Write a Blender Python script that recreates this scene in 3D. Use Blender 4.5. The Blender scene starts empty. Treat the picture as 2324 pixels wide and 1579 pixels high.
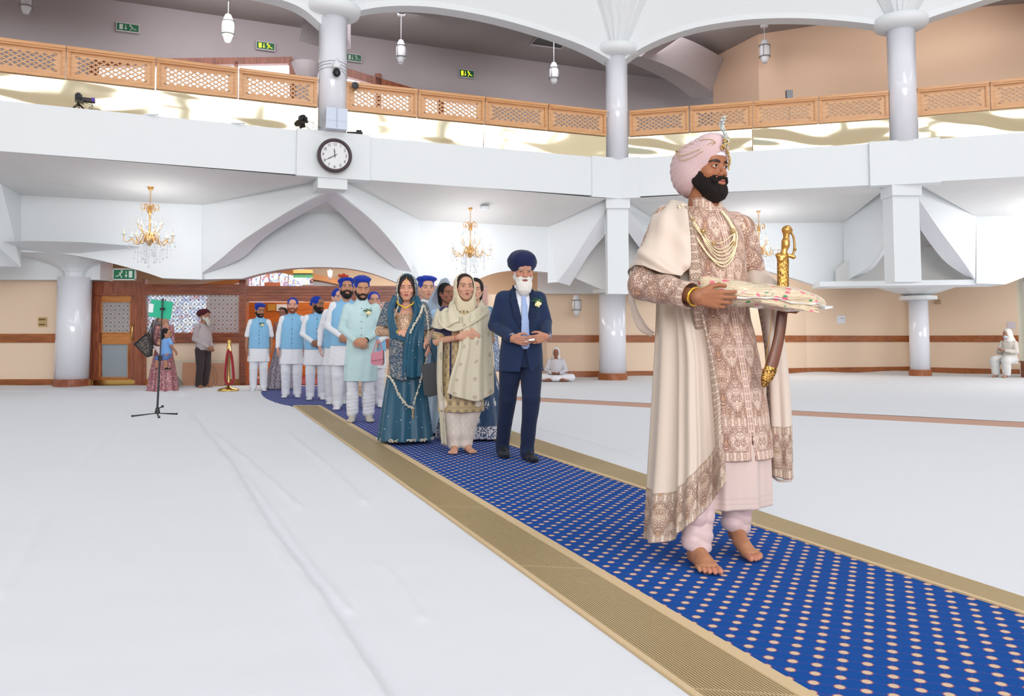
import bpy, bmesh, math, random, time
import numpy as np
from mathutils import Vector, Matrix
from mathutils.geometry import tessellate_polygon
T0 = time.time()
random.seed(7)
SC = bpy.context.scene
COL = SC.collection
# ---------------------------------------------------------------- camera model (2324 x 1579)
F = 1850.0; TH = math.radians(3.5); HY = 769.0; CX = 1162.0; CY = HY - F*math.tan(TH); CH = 1.02
ct, st = math.cos(TH), math.sin(TH)
def ray(u, v):
    dx = (u-CX)/F; dy = (CY-v)/F
    return (dx, ct-dy*st, st+dy*ct)
def at(u, v, Y):
    r = ray(u, v); k = Y/r[1]
    return Vector((r[0]*k, Y, CH+r[2]*k))
def atz(u, v, Z):
    r = ray(u, v); k = (Z-CH)/r[2]
    return Vector((r[0]*k, r[1]*k, Z))
def gr(u, v): return atz(u, v, 0.0)
cd = bpy.data.cameras.new('camera'); cam = bpy.data.objects.new('camera', cd); COL.objects.link(cam)
cam.location = (0, 0, CH); cam.rotation_euler = (math.pi/2+TH, 0, 0)
cd.sensor_width = 36; cd.lens = 36*F/2324; cd.shift_y = -(789.5-CY)/2324; cd.clip_start = .05; cd.clip_end = 300
SC.camera = cam
SC.view_settings.view_transform = 'Standard'; SC.view_settings.look = 'None'; SC.view_settings.gamma = 1
SC.view_settings.use_curve_mapping = False

# ---------------------------------------------------------------- colours and node expressions
def s2l(c):
    c = c/255.0
    return c/12.92 if c <= .04045 else ((c+.055)/1.055)**2.4
def C3(r, g=None, b=None):
    if g is None: r, g, b = r
    return (s2l(r), s2l(g), s2l(b))
class E:
    """a node socket with arithmetic"""
    nt = None
    def __init__(s, k): s.k = k
    def _m(a, op, b=None, c=None):
        n = E.nt.nodes.new('ShaderNodeMath'); n.operation = op
        for i, x in enumerate((a, b, c)):
            if x is None: continue
            if isinstance(x, E): E.nt.links.new(x.k, n.inputs[i])
            else: n.inputs[i].default_value = x
        return E(n.outputs[0])
    def __add__(a, b): return E._m(a, 'ADD', b)
    __radd__ = __add__
    def __sub__(a, b): return E._m(a, 'SUBTRACT', b)
    def __rsub__(a, b): return E._m(b, 'SUBTRACT', a)
    def __mul__(a, b): return E._m(a, 'MULTIPLY', b)
    __rmul__ = __mul__
    def __truediv__(a, b): return E._m(a, 'DIVIDE', b)
def fsin(a): return E._m(a, 'SINE')
def fcos(a): return E._m(a, 'COSINE')
def fabs_(a): return E._m(a, 'ABSOLUTE')
def fmin(a, b): return E._m(a, 'MINIMUM', b)
def fmax(a, b): return E._m(a, 'MAXIMUM', b)
def ffract(a): return E._m(a, 'FRACT')
def ffloor(a): return E._m(a, 'FLOOR')
def fsqrt(a): return E._m(a, 'SQRT')
def flt(a, b): return E._m(a, 'LESS_THAN', b)
def fgt(a, b): return E._m(a, 'GREATER_THAN', b)
def fpp(a, s): return E._m(a, 'PINGPONG', s)
def fatan2(a, b): return E._m(a, 'ARCTAN2', b)
def step(a, lo, hi):
    n = E.nt.nodes.new('ShaderNodeMapRange'); n.interpolation_type = 'SMOOTHSTEP'
    n.inputs[1].default_value = lo; n.inputs[2].default_value = hi
    if lo > hi:
        n.inputs[1].default_value = hi; n.inputs[2].default_value = lo; n.inputs[3].default_value = 1; n.inputs[4].default_value = 0
    E.nt.links.new(a.k, n.inputs[0]); return E(n.outputs[0])
def length(x, y): return fsqrt(x*x+y*y)
def coords(kind='Object', attr=None):
    if attr:
        n = E.nt.nodes.new('ShaderNodeAttribute'); n.attribute_name = attr; o = n.outputs['Vector']
    else:
        n = E.nt.nodes.new('ShaderNodeTexCoord'); o = n.outputs[kind]
    s = E.nt.nodes.new('ShaderNodeSeparateXYZ'); E.nt.links.new(o, s.inputs[0])
    return E(s.outputs[0]), E(s.outputs[1]), E(s.outputs[2]), o
def comb(x, y, z=0.0):
    n = E.nt.nodes.new('ShaderNodeCombineXYZ')
    for i, a in enumerate((x, y, z)):
        if isinstance(a, E): E.nt.links.new(a.k, n.inputs[i])
        else: n.inputs[i].default_value = a
    return n.outputs[0]
def noise(scale=5, detail=2, vec=None, rough=.5, dist=0):
    n = E.nt.nodes.new('ShaderNodeTexNoise'); n.inputs['Scale'].default_value = scale; n.inputs['Detail'].default_value = detail
    n.inputs['Roughness'].default_value = rough; n.inputs['Distortion'].default_value = dist
    if vec is None:
        t = E.nt.nodes.new('ShaderNodeTexCoord'); vec = t.outputs['Object']
    E.nt.links.new(vec, n.inputs['Vector']); return E(n.outputs[0])
def voro(scale, vec, feature='F1', rnd=1.0):
    n = E.nt.nodes.new('ShaderNodeTexVoronoi'); n.feature = feature; n.inputs['Scale'].default_value = scale
    n.inputs['Randomness'].default_value = rnd
    E.nt.links.new(vec, n.inputs['Vector']); return E(n.outputs['Distance'])
def rgb(c):
    n = E.nt.nodes.new('ShaderNodeRGB'); n.outputs[0].default_value = (c[0], c[1], c[2], 1); return n.outputs[0]
def mixc(f, a, b):
    n = E.nt.nodes.new('ShaderNodeMix'); n.data_type = 'RGBA'
    if isinstance(f, E): E.nt.links.new(f.k, n.inputs[0])
    else: n.inputs[0].default_value = f
    for i, x in ((6, a), (7, b)):
        if isinstance(x, tuple): n.inputs[i].default_value = (x[0], x[1], x[2], 1)
        else: E.nt.links.new(x, n.inputs[i])
    return n.outputs[2]
def new_mat(name):
    m = bpy.data.materials.new(name); m.use_nodes = True; nt = m.node_tree; E.nt = nt
    b = nt.nodes['Principled BSDF']; return m, nt, b
def bump(nt, b, h, strength=.3, dist=.01):
    n = nt.nodes.new('ShaderNodeBump'); n.inputs['Strength'].default_value = strength; n.inputs['Distance'].default_value = dist
    nt.links.new(h.k, n.inputs['Height']); nt.links.new(n.outputs[0], b.inputs['Normal'])
MATS = {}
def mat(name, col=(200, 200, 200), rough=.6, metal=0, var=0.0, vscale=4, bumps=0, bscale=60, bdist=.002, sheen=0, coat=0, emit=None, estr=1, alpha=1, trans=0, spec=None, sss=0):
    if name in MATS: return MATS[name]
    m, nt, b = new_mat(name); c = C3(col)
    b.inputs['Base Color'].default_value = (*c, 1); b.inputs['Roughness'].default_value = rough; b.inputs['Metallic'].default_value = metal
    n = noise(vscale, 4)
    v = var if var else .03
    k = n*(2*v)+(1-v)
    n2 = nt.nodes.new('ShaderNodeVectorMath'); n2.operation = 'SCALE'; n2.inputs[0].default_value = c; nt.links.new(k.k, n2.inputs[3])
    nt.links.new(n2.outputs[0], b.inputs['Base Color'])
    if bumps: bump(nt, b, noise(bscale, 3), bumps, bdist)
    if sheen: b.inputs['Sheen Weight'].default_value = sheen
    if coat: b.inputs['Coat Weight'].default_value = coat
    if spec is not None: b.inputs['Specular IOR Level'].default_value = spec
    if emit: b.inputs['Emission Color'].default_value = (*C3(emit), 1); b.inputs['Emission Strength'].default_value = estr
    if alpha < 1: b.inputs['Alpha'].default_value = alpha
    if trans: b.inputs['Transmission Weight'].default_value = trans
    if sss: b.inputs['Subsurface Weight'].default_value = sss; b.inputs['Subsurface Radius'].default_value = (.02, .008, .004); b.inputs['Subsurface Scale'].default_value = .5
    MATS[name] = m; return m
def vmat(name, rough=.6, attr='Col', bumps=.0, bscale=200, bdist=.001, metal=0, sheen=0, spec=None, sss=0):
    if name in MATS: return MATS[name]
    m, nt, b = new_mat(name)
    a = nt.nodes.new('ShaderNodeAttribute'); a.attribute_name = attr
    nt.links.new(a.outputs['Color'], b.inputs['Base Color']); b.inputs['Roughness'].default_value = rough; b.inputs['Metallic'].default_value = metal
    if bumps: bump(nt, b, noise(bscale, 3), bumps, bdist)
    if sheen: b.inputs['Sheen Weight'].default_value = sheen
    if spec is not None: b.inputs['Specular IOR Level'].default_value = spec
    if sss: b.inputs['Subsurface Weight'].default_value = sss; b.inputs['Subsurface Radius'].default_value = (.02, .008, .004); b.inputs['Subsurface Scale'].default_value = .4
    MATS[name] = m; return m
def wood(name, c1, c2, rough=.35, scale=1.0, axis=0, coat=.3):
    if name in MATS: return MATS[name]
    m, nt, b = new_mat(name)
    x, y, z, o = coords()
    ax = [x, y, z]; sc = [14*scale]*3; sc[axis] = 1.2*scale
    v = comb(ax[0]*sc[0], ax[1]*sc[1], ax[2]*sc[2])
    n = noise(1.6, 5, v, .6, .8)
    nt.links.new(mixc(step(n, .3, .7), C3(c1), C3(c2)), b.inputs['Base Color'])
    b.inputs['Roughness'].default_value = rough; b.inputs['Coat Weight'].default_value = coat; b.inputs['Coat Roughness'].default_value = .15
    bump(nt, b, n, .15, .002)
    MATS[name] = m; return m

# ---------------------------------------------------------------- objects
def tag(o, label=None, cat=None, group=None, kind=None):
    if label: o['label'] = label
    if cat: o['category'] = cat
    if group: o['group'] = group
    if kind: o['kind'] = kind
    return o
def empty(name, loc=(0, 0, 0), rz=0, label=None, cat=None, group=None):
    o = bpy.data.objects.new(name, None); COL.objects.link(o); o.location = loc; o.rotation_euler = (0, 0, rz)
    o.empty_display_size = .1
    bpy.context.view_layer.update()
    return tag(o, label, cat, group)
def world_m(o):
    m = Matrix.LocRotScale(o.location, o.rotation_euler, o.scale)
    return world_m(o.parent) @ m if o.parent else m
def mesh(name, V, Fc, m=None, parent=None, smooth=False, col=None, uv=None, local=False, label=None, cat=None, group=None, kind=None, mi=None, autosm=None):
    """one mesh object. V in world coordinates unless local; Fc list of index lists or an (n,4)/(n,3) array"""
    V = np.asarray(V, dtype=np.float64).reshape(-1, 3)
    if parent is not None:
        if not local:
            M = np.array(world_m(parent).inverted()); V = V @ M[:3, :3].T + M[:3, 3]
        loc = None
    else:
        lo, hi = V.min(0), V.max(0)
        if local: loc = None
        else:
            loc = np.array([(lo[0]+hi[0])/2, (lo[1]+hi[1])/2, lo[2]]); V = V-loc
    me = bpy.data.meshes.new(name)
    if isinstance(Fc, np.ndarray):
        nf, k = Fc.shape
        me.vertices.add(len(V)); me.vertices.foreach_set('co', V.astype(np.float32).ravel())
        me.loops.add(nf*k); me.loops.foreach_set('vertex_index', Fc.astype(np.int32).ravel())
        me.polygons.add(nf); me.polygons.foreach_set('loop_start', np.arange(0, nf*k, k, dtype=np.int32))
        me.polygons.foreach_set('loop_total', np.full(nf, k, dtype=np.int32))
        me.update(calc_edges=True)
    else:
        me.from_pydata(V.tolist(), [], [list(f) for f in Fc]); me.update()
    if smooth: me.polygons.foreach_set('use_smooth', np.ones(len(me.polygons), dtype=bool))
    if col is not None:
        a = me.color_attributes.new('Col', 'FLOAT_COLOR', 'POINT')
        c = np.ones((len(V), 4), dtype=np.float32); c[:, :3] = col; a.data.foreach_set('color', c.ravel())
    if uv is not None:
        a = me.attributes.new('UVm', 'FLOAT_VECTOR', 'POINT'); c = np.zeros((len(V), 3), dtype=np.float32); c[:, :uv.shape[1]] = uv
        a.data.foreach_set('vector', c.ravel())
    if m is not None:
        for x in (m if isinstance(m, (list, tuple)) else [m]): me.materials.append(x)
        if mi is not None: me.polygons.foreach_set('material_index', np.asarray(mi, dtype=np.int32))
    o = bpy.data.objects.new(name, me); COL.objects.link(o)
    if parent is not None: o.parent = parent
    elif loc is not None: o.location = loc
    return tag(o, label, cat, group, kind)
class MB:
    def __init__(s): s.v = []; s.f = []; s.mi = []; s.cur = 0
    def add(s, V, Fc):
        n = len(s.v); s.v += [tuple(p) for p in V]; s.f += [[i+n for i in f] for f in Fc]; s.mi += [s.cur]*len(Fc); return s
    def box(s, lo, hi, M=None):
        x0, y0, z0 = lo; x1, y1, z1 = hi
        V = [Vector(p) for p in ((x0, y0, z0), (x1, y0, z0), (x1, y1, z0), (x0, y1, z0), (x0, y0, z1), (x1, y0, z1), (x1, y1, z1), (x0, y1, z1))]
        if M is not None: V = [M @ p for p in V]
        return s.add(V, [(0, 3, 2, 1), (4, 5, 6, 7), (0, 1, 5, 4), (1, 2, 6, 5), (2, 3, 7, 6), (3, 0, 4, 7)])
    def cbox(s, c, d, M=None): return s.box([c[i]-d[i]/2 for i in range(3)], [c[i]+d[i]/2 for i in range(3)], M)
    def tube(s, pts, r, n=8, cap=True):
        pts = [Vector(p) for p in pts]; m = len(pts); rs = r if isinstance(r, (list, tuple)) else [r]*m
        V = []; up = None
        for i, p in enumerate(pts):
            t = (pts[min(i+1, m-1)]-pts[max(i-1, 0)])
            if t.length < 1e-9: t = Vector((0, 0, 1))
            t.normalize()
            if up is None:
                up = t.cross(Vector((0, 0, 1)))
                if up.length < .1: up = t.cross(Vector((1, 0, 0)))
            up = (up-t*up.dot(t))
            if up.length < 1e-6: up = t.orthogonal()
            up.normalize(); b = t.cross(up)
            for k in range(n):
                a = 2*math.pi*k/n; V.append(p+(up*math.cos(a)+b*math.sin(a))*rs[i])
        Fc = [[i*n+k, i*n+(k+1) % n, (i+1)*n+(k+1) % n, (i+1)*n+k] for i in range(m-1) for k in range(n)]
        if cap: Fc += [list(range(n))[::-1], [(m-1)*n+k for k in range(n)]]
        return s.add(V, Fc)
    def lathe(s, prof, n=24, c=(0, 0, 0), M=None, cap=True):
        V = []
        for r, z in prof:
            for k in range(n):
                a = 2*math.pi*k/n; p = Vector((c[0]+r*math.cos(a), c[1]+r*math.sin(a), c[2]+z)); V.append(M @ p if M is not None else p)
        m = len(prof)
        Fc = [[i*n+k, i*n+(k+1) % n, (i+1)*n+(k+1) % n, (i+1)*n+k] for i in range(m-1) for k in range(n)]
        if cap: Fc += [list(range(n))[::-1], [(m-1)*n+k for k in range(n)]]
        return s.add(V, Fc)
    def sphere(s, c, r, n=10, m=7):
        rr = r if isinstance(r, (tuple, list)) else (r, r, r)
        V = [(c[0], c[1], c[2]-rr[2])]
        for i in range(1, m):
            b = -math.pi/2+math.pi*i/m
            for k in range(n):
                a = 2*math.pi*k/n; V.append((c[0]+rr[0]*math.cos(b)*math.cos(a), c[1]+rr[1]*math.cos(b)*math.sin(a), c[2]+rr[2]*math.sin(b)))
        V.append((c[0], c[1], c[2]+rr[2])); L = len(V)-1
        Fc = [[0, 1+(k+1) % n, 1+k] for k in range(n)]
        Fc += [[1+i*n+k, 1+i*n+(k+1) % n, 1+(i+1)*n+(k+1) % n, 1+(i+1)*n+k] for i in range(m-2) for k in range(n)]
        Fc += [[1+(m-2)*n+k, 1+(m-2)*n+(k+1) % n, L] for k in range(n)]
        return s.add(V, Fc)
    def prism(s, poly, off):
        """polygon (3D points) extruded by vector off"""
        poly = [Vector(p) for p in poly]; n = len(poly); off = Vector(off)
        tr = tessellate_polygon([poly])
        V = poly+[p+off for p in poly]
        nn = Vector((0, 0, 0))
        for i in range(n): nn += poly[i].cross(poly[(i+1) % n])
        a = [list(t) for t in tr]
        def tn(t): return (poly[t[1]]-poly[t[0]]).cross(poly[t[2]]-poly[t[0]])
        fl = nn.dot(off) > 0
        Fc = []
        for t in a:
            d = tn(t).dot(off)
            if d > 0: t = t[::-1]
            Fc.append(t); Fc.append([i+n for i in t[::-1]])
        for i in range(n):
            q = [i, (i+1) % n, (i+1) % n+n, i+n]
            Fc.append(q if not fl else q[::-1])
        return s.add(V, Fc)
    def grid(s, P):
        """P[i][j] points"""
        n = len(P); m = len(P[0]); V = [p for r in P for p in r]
        return s.add(V, [[i*m+j, i*m+j+1, (i+1)*m+j+1, (i+1)*m+j] for i in range(n-1) for j in range(m-1)])
    def done(s, name, m, parent=None, smooth=False, **k):
        return mesh(name, s.v, s.f, m, parent, smooth, mi=(s.mi if isinstance(m, (list, tuple)) else None), **k)
def curve(pts, n=24):
    """Catmull-Rom through points"""
    P = [Vector(p) for p in pts]; P = [P[0]*2-P[1]]+P+[P[-1]*2-P[-2]]; out = []; m = len(P)-3
    for i in range(m):
        k = max(2, n//m)
        for j in range(k):
            t = j/k; a, b, c, d = P[i:i+4]
            out.append(.5*((2*b)+(c-a)*t+(2*a-5*b+4*c-d)*t*t+(3*b-a-3*c+d)*t**3))
    out.append(P[-2]); return out
def slab(name, pts, th, m, **k):
    """plane polygon given a thickness away from the viewer"""
    pts = [Vector(p) for p in pts]; nn = Vector((0, 0, 0)); c = sum(pts, Vector())/len(pts)
    for i in range(len(pts)): nn += (pts[i]-c).cross(pts[(i+1) % len(pts)]-c)
    nn.normalize(); d = c-Vector((0, 0, CH))
    if nn.dot(d) < 0: nn = -nn
    mb = MB(); mb.prism(pts, nn*th); return mb.done(name, m, **k)
# ---------------------------------------------------------------- materials of the hall
WHITE = mat('white_plaster', (232, 237, 240), .55, var=.012, vscale=.6, bumps=.05, bscale=40)
SOFT = mat('textured_soffit', (228, 227, 226), .9, var=.04, vscale=2, bumps=.5, bscale=55, bdist=.01)
GLOSSW = mat('gloss_white_paint', (232, 234, 242), .18, var=.01, coat=.6)
PEACH = mat('peach_paint', (240, 214, 188), .5, var=.03, vscale=.7, bumps=.08, bscale=120)
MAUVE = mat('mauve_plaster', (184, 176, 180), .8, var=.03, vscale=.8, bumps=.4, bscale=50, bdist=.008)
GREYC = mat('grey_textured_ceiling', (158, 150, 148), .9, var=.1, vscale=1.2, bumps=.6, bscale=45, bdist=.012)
WOODR = wood('red_brown_wood', (124, 62, 40), (168, 96, 66), .28, 1.0, 0)
WOODV = wood('red_brown_wood_upright', (124, 62, 40), (168, 96, 66), .28, 1.0, 2)
WOODO = wood('golden_oak', (196, 130, 72), (222, 160, 100), .4, 1.0, 0)
WOODD = wood('door_oak', (176, 108, 46), (205, 134, 66), .35, 1.0, 0)
WOODS = wood('skirting_wood', (140, 76, 34), (176, 102, 50), .35, .8, 0)
BRASS = mat('polished_brass', (226, 190, 110), .22, 1.0, var=.05)
GOLD = mat('gold_plate', (224, 178, 92), .28, 1.0, var=.08, vscale=30)
BLACK = mat('black_plastic', (22, 22, 25), .45)
GREY = mat('grey_metal', (140, 142, 146), .4, .6)
def vplane(A, B):
    """vertical plane through A and B: pixel -> point on it"""
    ax, ay = A[0], A[1]; dx, dy = B[0]-ax, B[1]-ay
    def f(u, v, off=0):
        r = ray(u, v); k = (ax*dy-ay*dx)/(r[0]*dy-r[1]*dx)
        p = Vector((r[0]*k, r[1]*k, CH+r[2]*k))
        if off:
            n = Vector((-dy, dx, 0)).normalized()
            if n.y < 0: n = -n
            p = p+n*off
        return p
    return f
ZR, ZPB, ZFT, ZFB = 6.02, 5.46, 4.955, 4.11
P = [atz(-400, 33, ZR), atz(757, 180, ZR), atz(1402, 252.5, ZR), atz(2050, 202, ZR), atz(2800, 128, ZR)]
BAY = [vplane(P[i], P[i+1]) for i in range(4)]
def xy(p, z): return Vector((p[0], p[1], z))
def perp(A, B):
    n = Vector((-(B[1]-A[1]), B[0]-A[0], 0)).normalized()
    return n if n.y > 0 else -n
def prismz(mb, poly, z0, z1): return mb.prism([xy(p, z0) for p in poly], (0, 0, z1-z0))
# gallery front
bayn = ['left', 'centre_left', 'centre_right', 'right']
for i in range(4):
    n = perp(P[i], P[i+1]); mb = MB()
    prismz(mb, [P[i], P[i+1], P[i+1]+n*.4, P[i]+n*.4], ZFB, ZFT)
    mb.done('wall_gallery_front_'+bayn[i], WHITE, kind='structure')
# thicker blocks under the columns
for nm, (ua, ub, i) in {'clock': (672, 838, 1), 'centre': (1342, 1452, 2), 'right': (1972, 2133, 3)}.items():
    a = BAY[i-1](ua, 350); b = BAY[i](ub, 350); c = P[i]; na, nb = perp(P[i-1], P[i]), perp(P[i], P[i+1])
    th = .1 if nm != 'centre' else .04
    mb = MB(); nm2 = (na+nb).normalized()
    prismz(mb, [a-na*th, xy(c, 0)-nm2*th, b-nb*th, b+nb*.2, c+nm2*.2, a+na*.2], ZFB-.03, ZFT+.015)
    mb.done('trim_column_block_'+nm, WHITE, kind='structure')
# columns on the gallery, capitals, piers under the fascia
for nm, i, r in (('clock', 1, .275), ('centre', 2, .245), ('right', 3, .27)):
    nm2 = (perp(P[i-1], P[i])+perp(P[i], P[i+1])).normalized(); c = P[i]+nm2*.12
    mb = MB(); mb.lathe([(r, ZFT), (r, 7.3)], 40, (c.x, c.y, 0)); mb.done('column_'+nm+'_upper', GLOSSW, smooth=True, kind='structure')
    mb = MB(); mb.lathe([(r, 7.25), (r+.12, 7.27), (r+.22, 7.32), (r+.25, 7.39), (r+.25, 7.47), (r+.22, 7.5), (r+.1, 7.5)], 40, (c.x, c.y, 0))
    mb.done('trim_column_capital_'+nm, WHITE, smooth=True, kind='structure')
# upper arches between the columns (their inner face leans into the hall as it rises)
def arch_bay(nm, i, pts):
    n = perp(P[i], P[i+1]); low = curve([BAY[i](u, v) for u, v in pts], 30)
    top = [xy(p, 11.2)-n*1.9 for p in low]; mid = [p*.55+t*.45-n*(-.25) for p, t in zip(low, top)]
    mb = MB(); mb.grid([low, [p+Vector((0, 0, .12)) for p in low], mid, top]); mb.grid([[p+n*.35 for p in low], low])
    mb.grid([[xy(p, 9.1)+n*.35 for p in low], [p+n*.35 for p in low]])
    mb.done('ceiling_arch_'+nm, WHITE, smooth=False, kind='structure')
arch_bay('centre_left', 1, [(782, 34), (815, 24), (870, 15), (930, 13), (1000, 18), (1100, 35), (1200, 61), (1300, 94), (1360, 121), (1392, 140)])
arch_bay('centre_right', 2, [(1412, 140), (1440, 118), (1500, 88), (1580, 62), (1680, 46), (1770, 41), (1860, 43), (1950, 51), (2000, 58), (2040, 66)])
arch_bay('right', 3, [(2062, 66), (2105, 42), (2180, 17), (2300, -20), (2450, -52), (2700, -80)])
arch_bay('left', 0, [(-400, -190), (-100, -120), (200, -66), (420, -38), (560, -18), (640, 0), (690, 22), (735, 60)])
# fan ribs gathering on the capitals
for nm, i in (('clock', 1), ('centre', 2), ('right', 3)):
    c = P[i]; nm2 = (perp(P[i-1], P[i])+perp(P[i], P[i+1])).normalized(); mb = MB()
    for k in range(7):
        a = (k-3)*.3; d = Vector((math.sin(a), -math.cos(a), 0)); s = Vector((math.cos(a), math.sin(a), 0))
        R = []
        for t in [j/6 for j in range(7)]:
            z = 7.5+t*3.6; rad = .3+2.2*t+.3*t*t; w = .12+.8*t; q = c+d*rad; q = xy(q, z)
            R.append([q-s*w+nm2*.15, q-d*(.05+.1*t), q+s*w+nm2*.15])
        mb.grid(R)
    mb.done('ceiling_fan_'+nm, WHITE, kind='structure')
# gallery ceiling, floor and rear wall
ZC = 8.6
W = [atz(-500, -74, ZC), atz(253, 0, ZC), atz(675, 62, ZC), atz(1371, 161, ZC), atz(1625, 196, ZC)]
WR = [at(1622, 200, 22.2), at(1617, 120, 21.6), at(1720, 65, 19.9), at(2030, 25, 18.6), at(2900, -60, 17.0)]
mb = MB(); poly = [xy(p, ZC) for p in W]+[xy(p, ZC) for p in WR[1:]]+[xy(p, ZC) for p in reversed(P)]
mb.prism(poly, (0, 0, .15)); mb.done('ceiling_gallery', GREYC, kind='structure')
mb = MB(); mb.prism([xy(p, ZFB+.45) for p in W]+[xy(p, ZFB+.45) for p in WR[1:]]+[xy(P[4]+Vector((0, .38, 0)), ZFB+.45)]+[xy(P[k]+(perp(P[k-1], P[k])+perp(P[k], P[k+1])).normalized()*.38, ZFB+.45) for k in (3, 2, 1)]+[xy(P[0]+Vector((0, .38, 0)), ZFB+.45)], (0, 0, .06)); mb.done('floor_gallery', SOFT, kind='structure')
# rear wall with two window openings
def wall_with_holes(nm, f, outer, holes, th, m):
    """outer & holes pixel polygons on plane f; built as strips between sorted u breaks (holes are convex)"""
    us = sorted(set([u for u, v in outer]+[u for h in holes for u, v in h])); mb = MB()
    def span(poly, u):
        vs = []
        for k in range(len(poly)):
            (a, b), (c, d) = poly[k], poly[(k+1) % len(poly)]
            if a == c: continue
            if min(a, c)-1e-6 <= u <= max(a, c)+1e-6: vs.append(b+(d-b)*(u-a)/(c-a))
        return (min(vs), max(vs)) if len(vs) > 1 else None
    e = 1e-3; A, B = f(us[0], 300), f(us[-1], 300); n = perp(A, B)
    for u0, u1 in zip(us, us[1:]):
        a, b = span(outer, u0+e), span(outer, u1-e)
        segs = [[a[0], b[0], a[1], b[1]]]
        for h in holes:
            c, d = span(h, u0+e), span(h, u1-e)
            if c and d:
                s = segs.pop(); segs += [[s[0], s[1], c[0], d[0]], [c[1], d[1], s[2], s[3]]]
        for s in segs:
            if s[2]-s[0] < .01 and s[3]-s[1] < .01: continue
            mb.prism([f(u0, s[0]), f(u1, s[1]), f(u1, s[3]), f(u0, s[2])], n*th)
    mb.done(nm, m, kind='structure')
FB = vplane(W[1], W[2]); FB2 = vplane(W[2], W[3]); FB3 = vplane(W[3], W[4]); FB0 = vplane(W[0], W[1])
hA = [(222, 147), (660, 141), (660, 262), (222, 262)]
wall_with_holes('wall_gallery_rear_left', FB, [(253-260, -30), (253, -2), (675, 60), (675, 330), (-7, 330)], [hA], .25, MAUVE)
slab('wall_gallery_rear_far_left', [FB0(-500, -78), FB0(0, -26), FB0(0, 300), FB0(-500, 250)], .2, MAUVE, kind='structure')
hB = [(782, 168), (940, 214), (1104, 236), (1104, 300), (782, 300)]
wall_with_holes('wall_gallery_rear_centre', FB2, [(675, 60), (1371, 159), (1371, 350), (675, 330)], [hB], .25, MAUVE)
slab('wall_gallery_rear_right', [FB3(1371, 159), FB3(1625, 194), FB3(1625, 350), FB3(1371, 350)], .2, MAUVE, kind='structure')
for k, (nm) in enumerate(['corner', 'middle', 'right']):
    a, b = WR[k+1], WR[k+2]
    mb = MB(); mb.prism([xy(a, ZFB), xy(b, ZFB), xy(b, ZC), xy(a, ZC)], perp(a, b)*.2); mb.done('wall_gallery_side_'+nm, mat('upper_peach_paint', (222, 190, 164), .6, var=.03, vscale=.7), kind='structure')
# wooden window frames and panes up there
GLASS = new_mat('clear_glass')[0]; nt = GLASS.node_tree; b = nt.nodes['Principled BSDF']
b.inputs['Base Color'].default_value = (.96, .97, 1, 1); b.inputs['Roughness'].default_value = .03
tr = nt.nodes.new('ShaderNodeBsdfTransparent'); tr.inputs[0].default_value = (.97, .98, 1, 1); mx = nt.nodes.new('ShaderNodeMixShader'); mx.inputs[0].default_value = .1
nt.links.new(tr.outputs[0], mx.inputs[1]); nt.links.new(b.outputs[0], mx.inputs[2]); nt.links.new(mx.outputs[0], nt.nodes['Material Output'].inputs[0])
def bar(mb, f, a, b, w, d0, d1):
    A, B = f(a[0], a[1]), f(b[0], b[1]); n = perp(f(0, 300), f(1000, 300)); t = (B-A).normalized(); s = t.cross(n).normalized()*w/2
    mb.prism([A+s+n*d0, B+s+n*d0, B-s+n*d0, A-s+n*d0], n*(d1-d0))
mb = MB()
for a, b, w in (((216, 144), (664, 138), .16), ((662, 138), (664, 262), .13), ((214, 146), (214, 262), .2), ((536, 141), (536, 262), .07), ((360, 141), (360, 262), .07)): bar(mb, FB, a, b, w, -.06, .1)
wf = mb.done('window_1', WOODV, kind='structure')
slab("window_glazing_1", [FB(u, v, .12) for u, v in hA], .01, mat("daylit_gallery_glass", (240, 244, 255), .3, emit=(250, 250, 255), estr=1.5), kind="structure")
mb = MB()
for a, b, w in (((778, 163), (940, 211), .2), ((940, 211), (1108, 233), .2), ((858, 168), (858, 300), .15), ((1000, 215), (1000, 300), .15), ((1106, 233), (1106, 300), .15)): bar(mb, FB2, a, b, w, -.06, .1)
mb.done('window_2', WOODV, kind='structure')
slab("window_glazing_2", [FB2(u, v, .12) for u, v in hB], .01, MATS["daylit_gallery_glass"], kind="structure")
# concrete rib crossing the gallery ceiling right of the centre column and beside the clock column
a0, a1 = at(1440, 120, 18.6), at(1610, 222, 22.0)
mb = MB(); pts = curve([at(1428, 128, 18.4), at(1490, 150, 19.5), at(1560, 186, 21), at(1607, 221, 22)], 12)
mb.grid([[p+Vector((.9, 0, .55+.2*k/len(pts))) for k, p in enumerate(pts)], [p+Vector((.28, 0, 0)) for p in pts], [p-Vector((.45, 0, 0)) for p in pts], [p+Vector((-.5, 0, 1.4)) for p in pts]])
mb.done('beam_gallery_right', MAUVE, kind='structure')
mb = MB(); A = [at(690, 30, 16.2), at(678, 92, 16.4), at(735, 103, 18.6), at(735, 30, 18.6)]
mb.prism([at(722, -10, 16.4), at(691, 30, 16.3), at(679, 93, 16.4), at(724, 102, 17.2), at(760, 100, 18), at(760, -10, 18)], (0.3, .3, 0)); mb.done('beam_gallery_clock', MAUVE, kind='structure')
mb = MB(); c = at(695, 160, 18.9); mb.lathe([(.22, ZFB+.5), (.22, 7.2), (.35, 7.5)], 24, (c.x, c.y, 0)); mb.done('column_gallery_rear', MAUVE, smooth=True, kind='structure')

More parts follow.
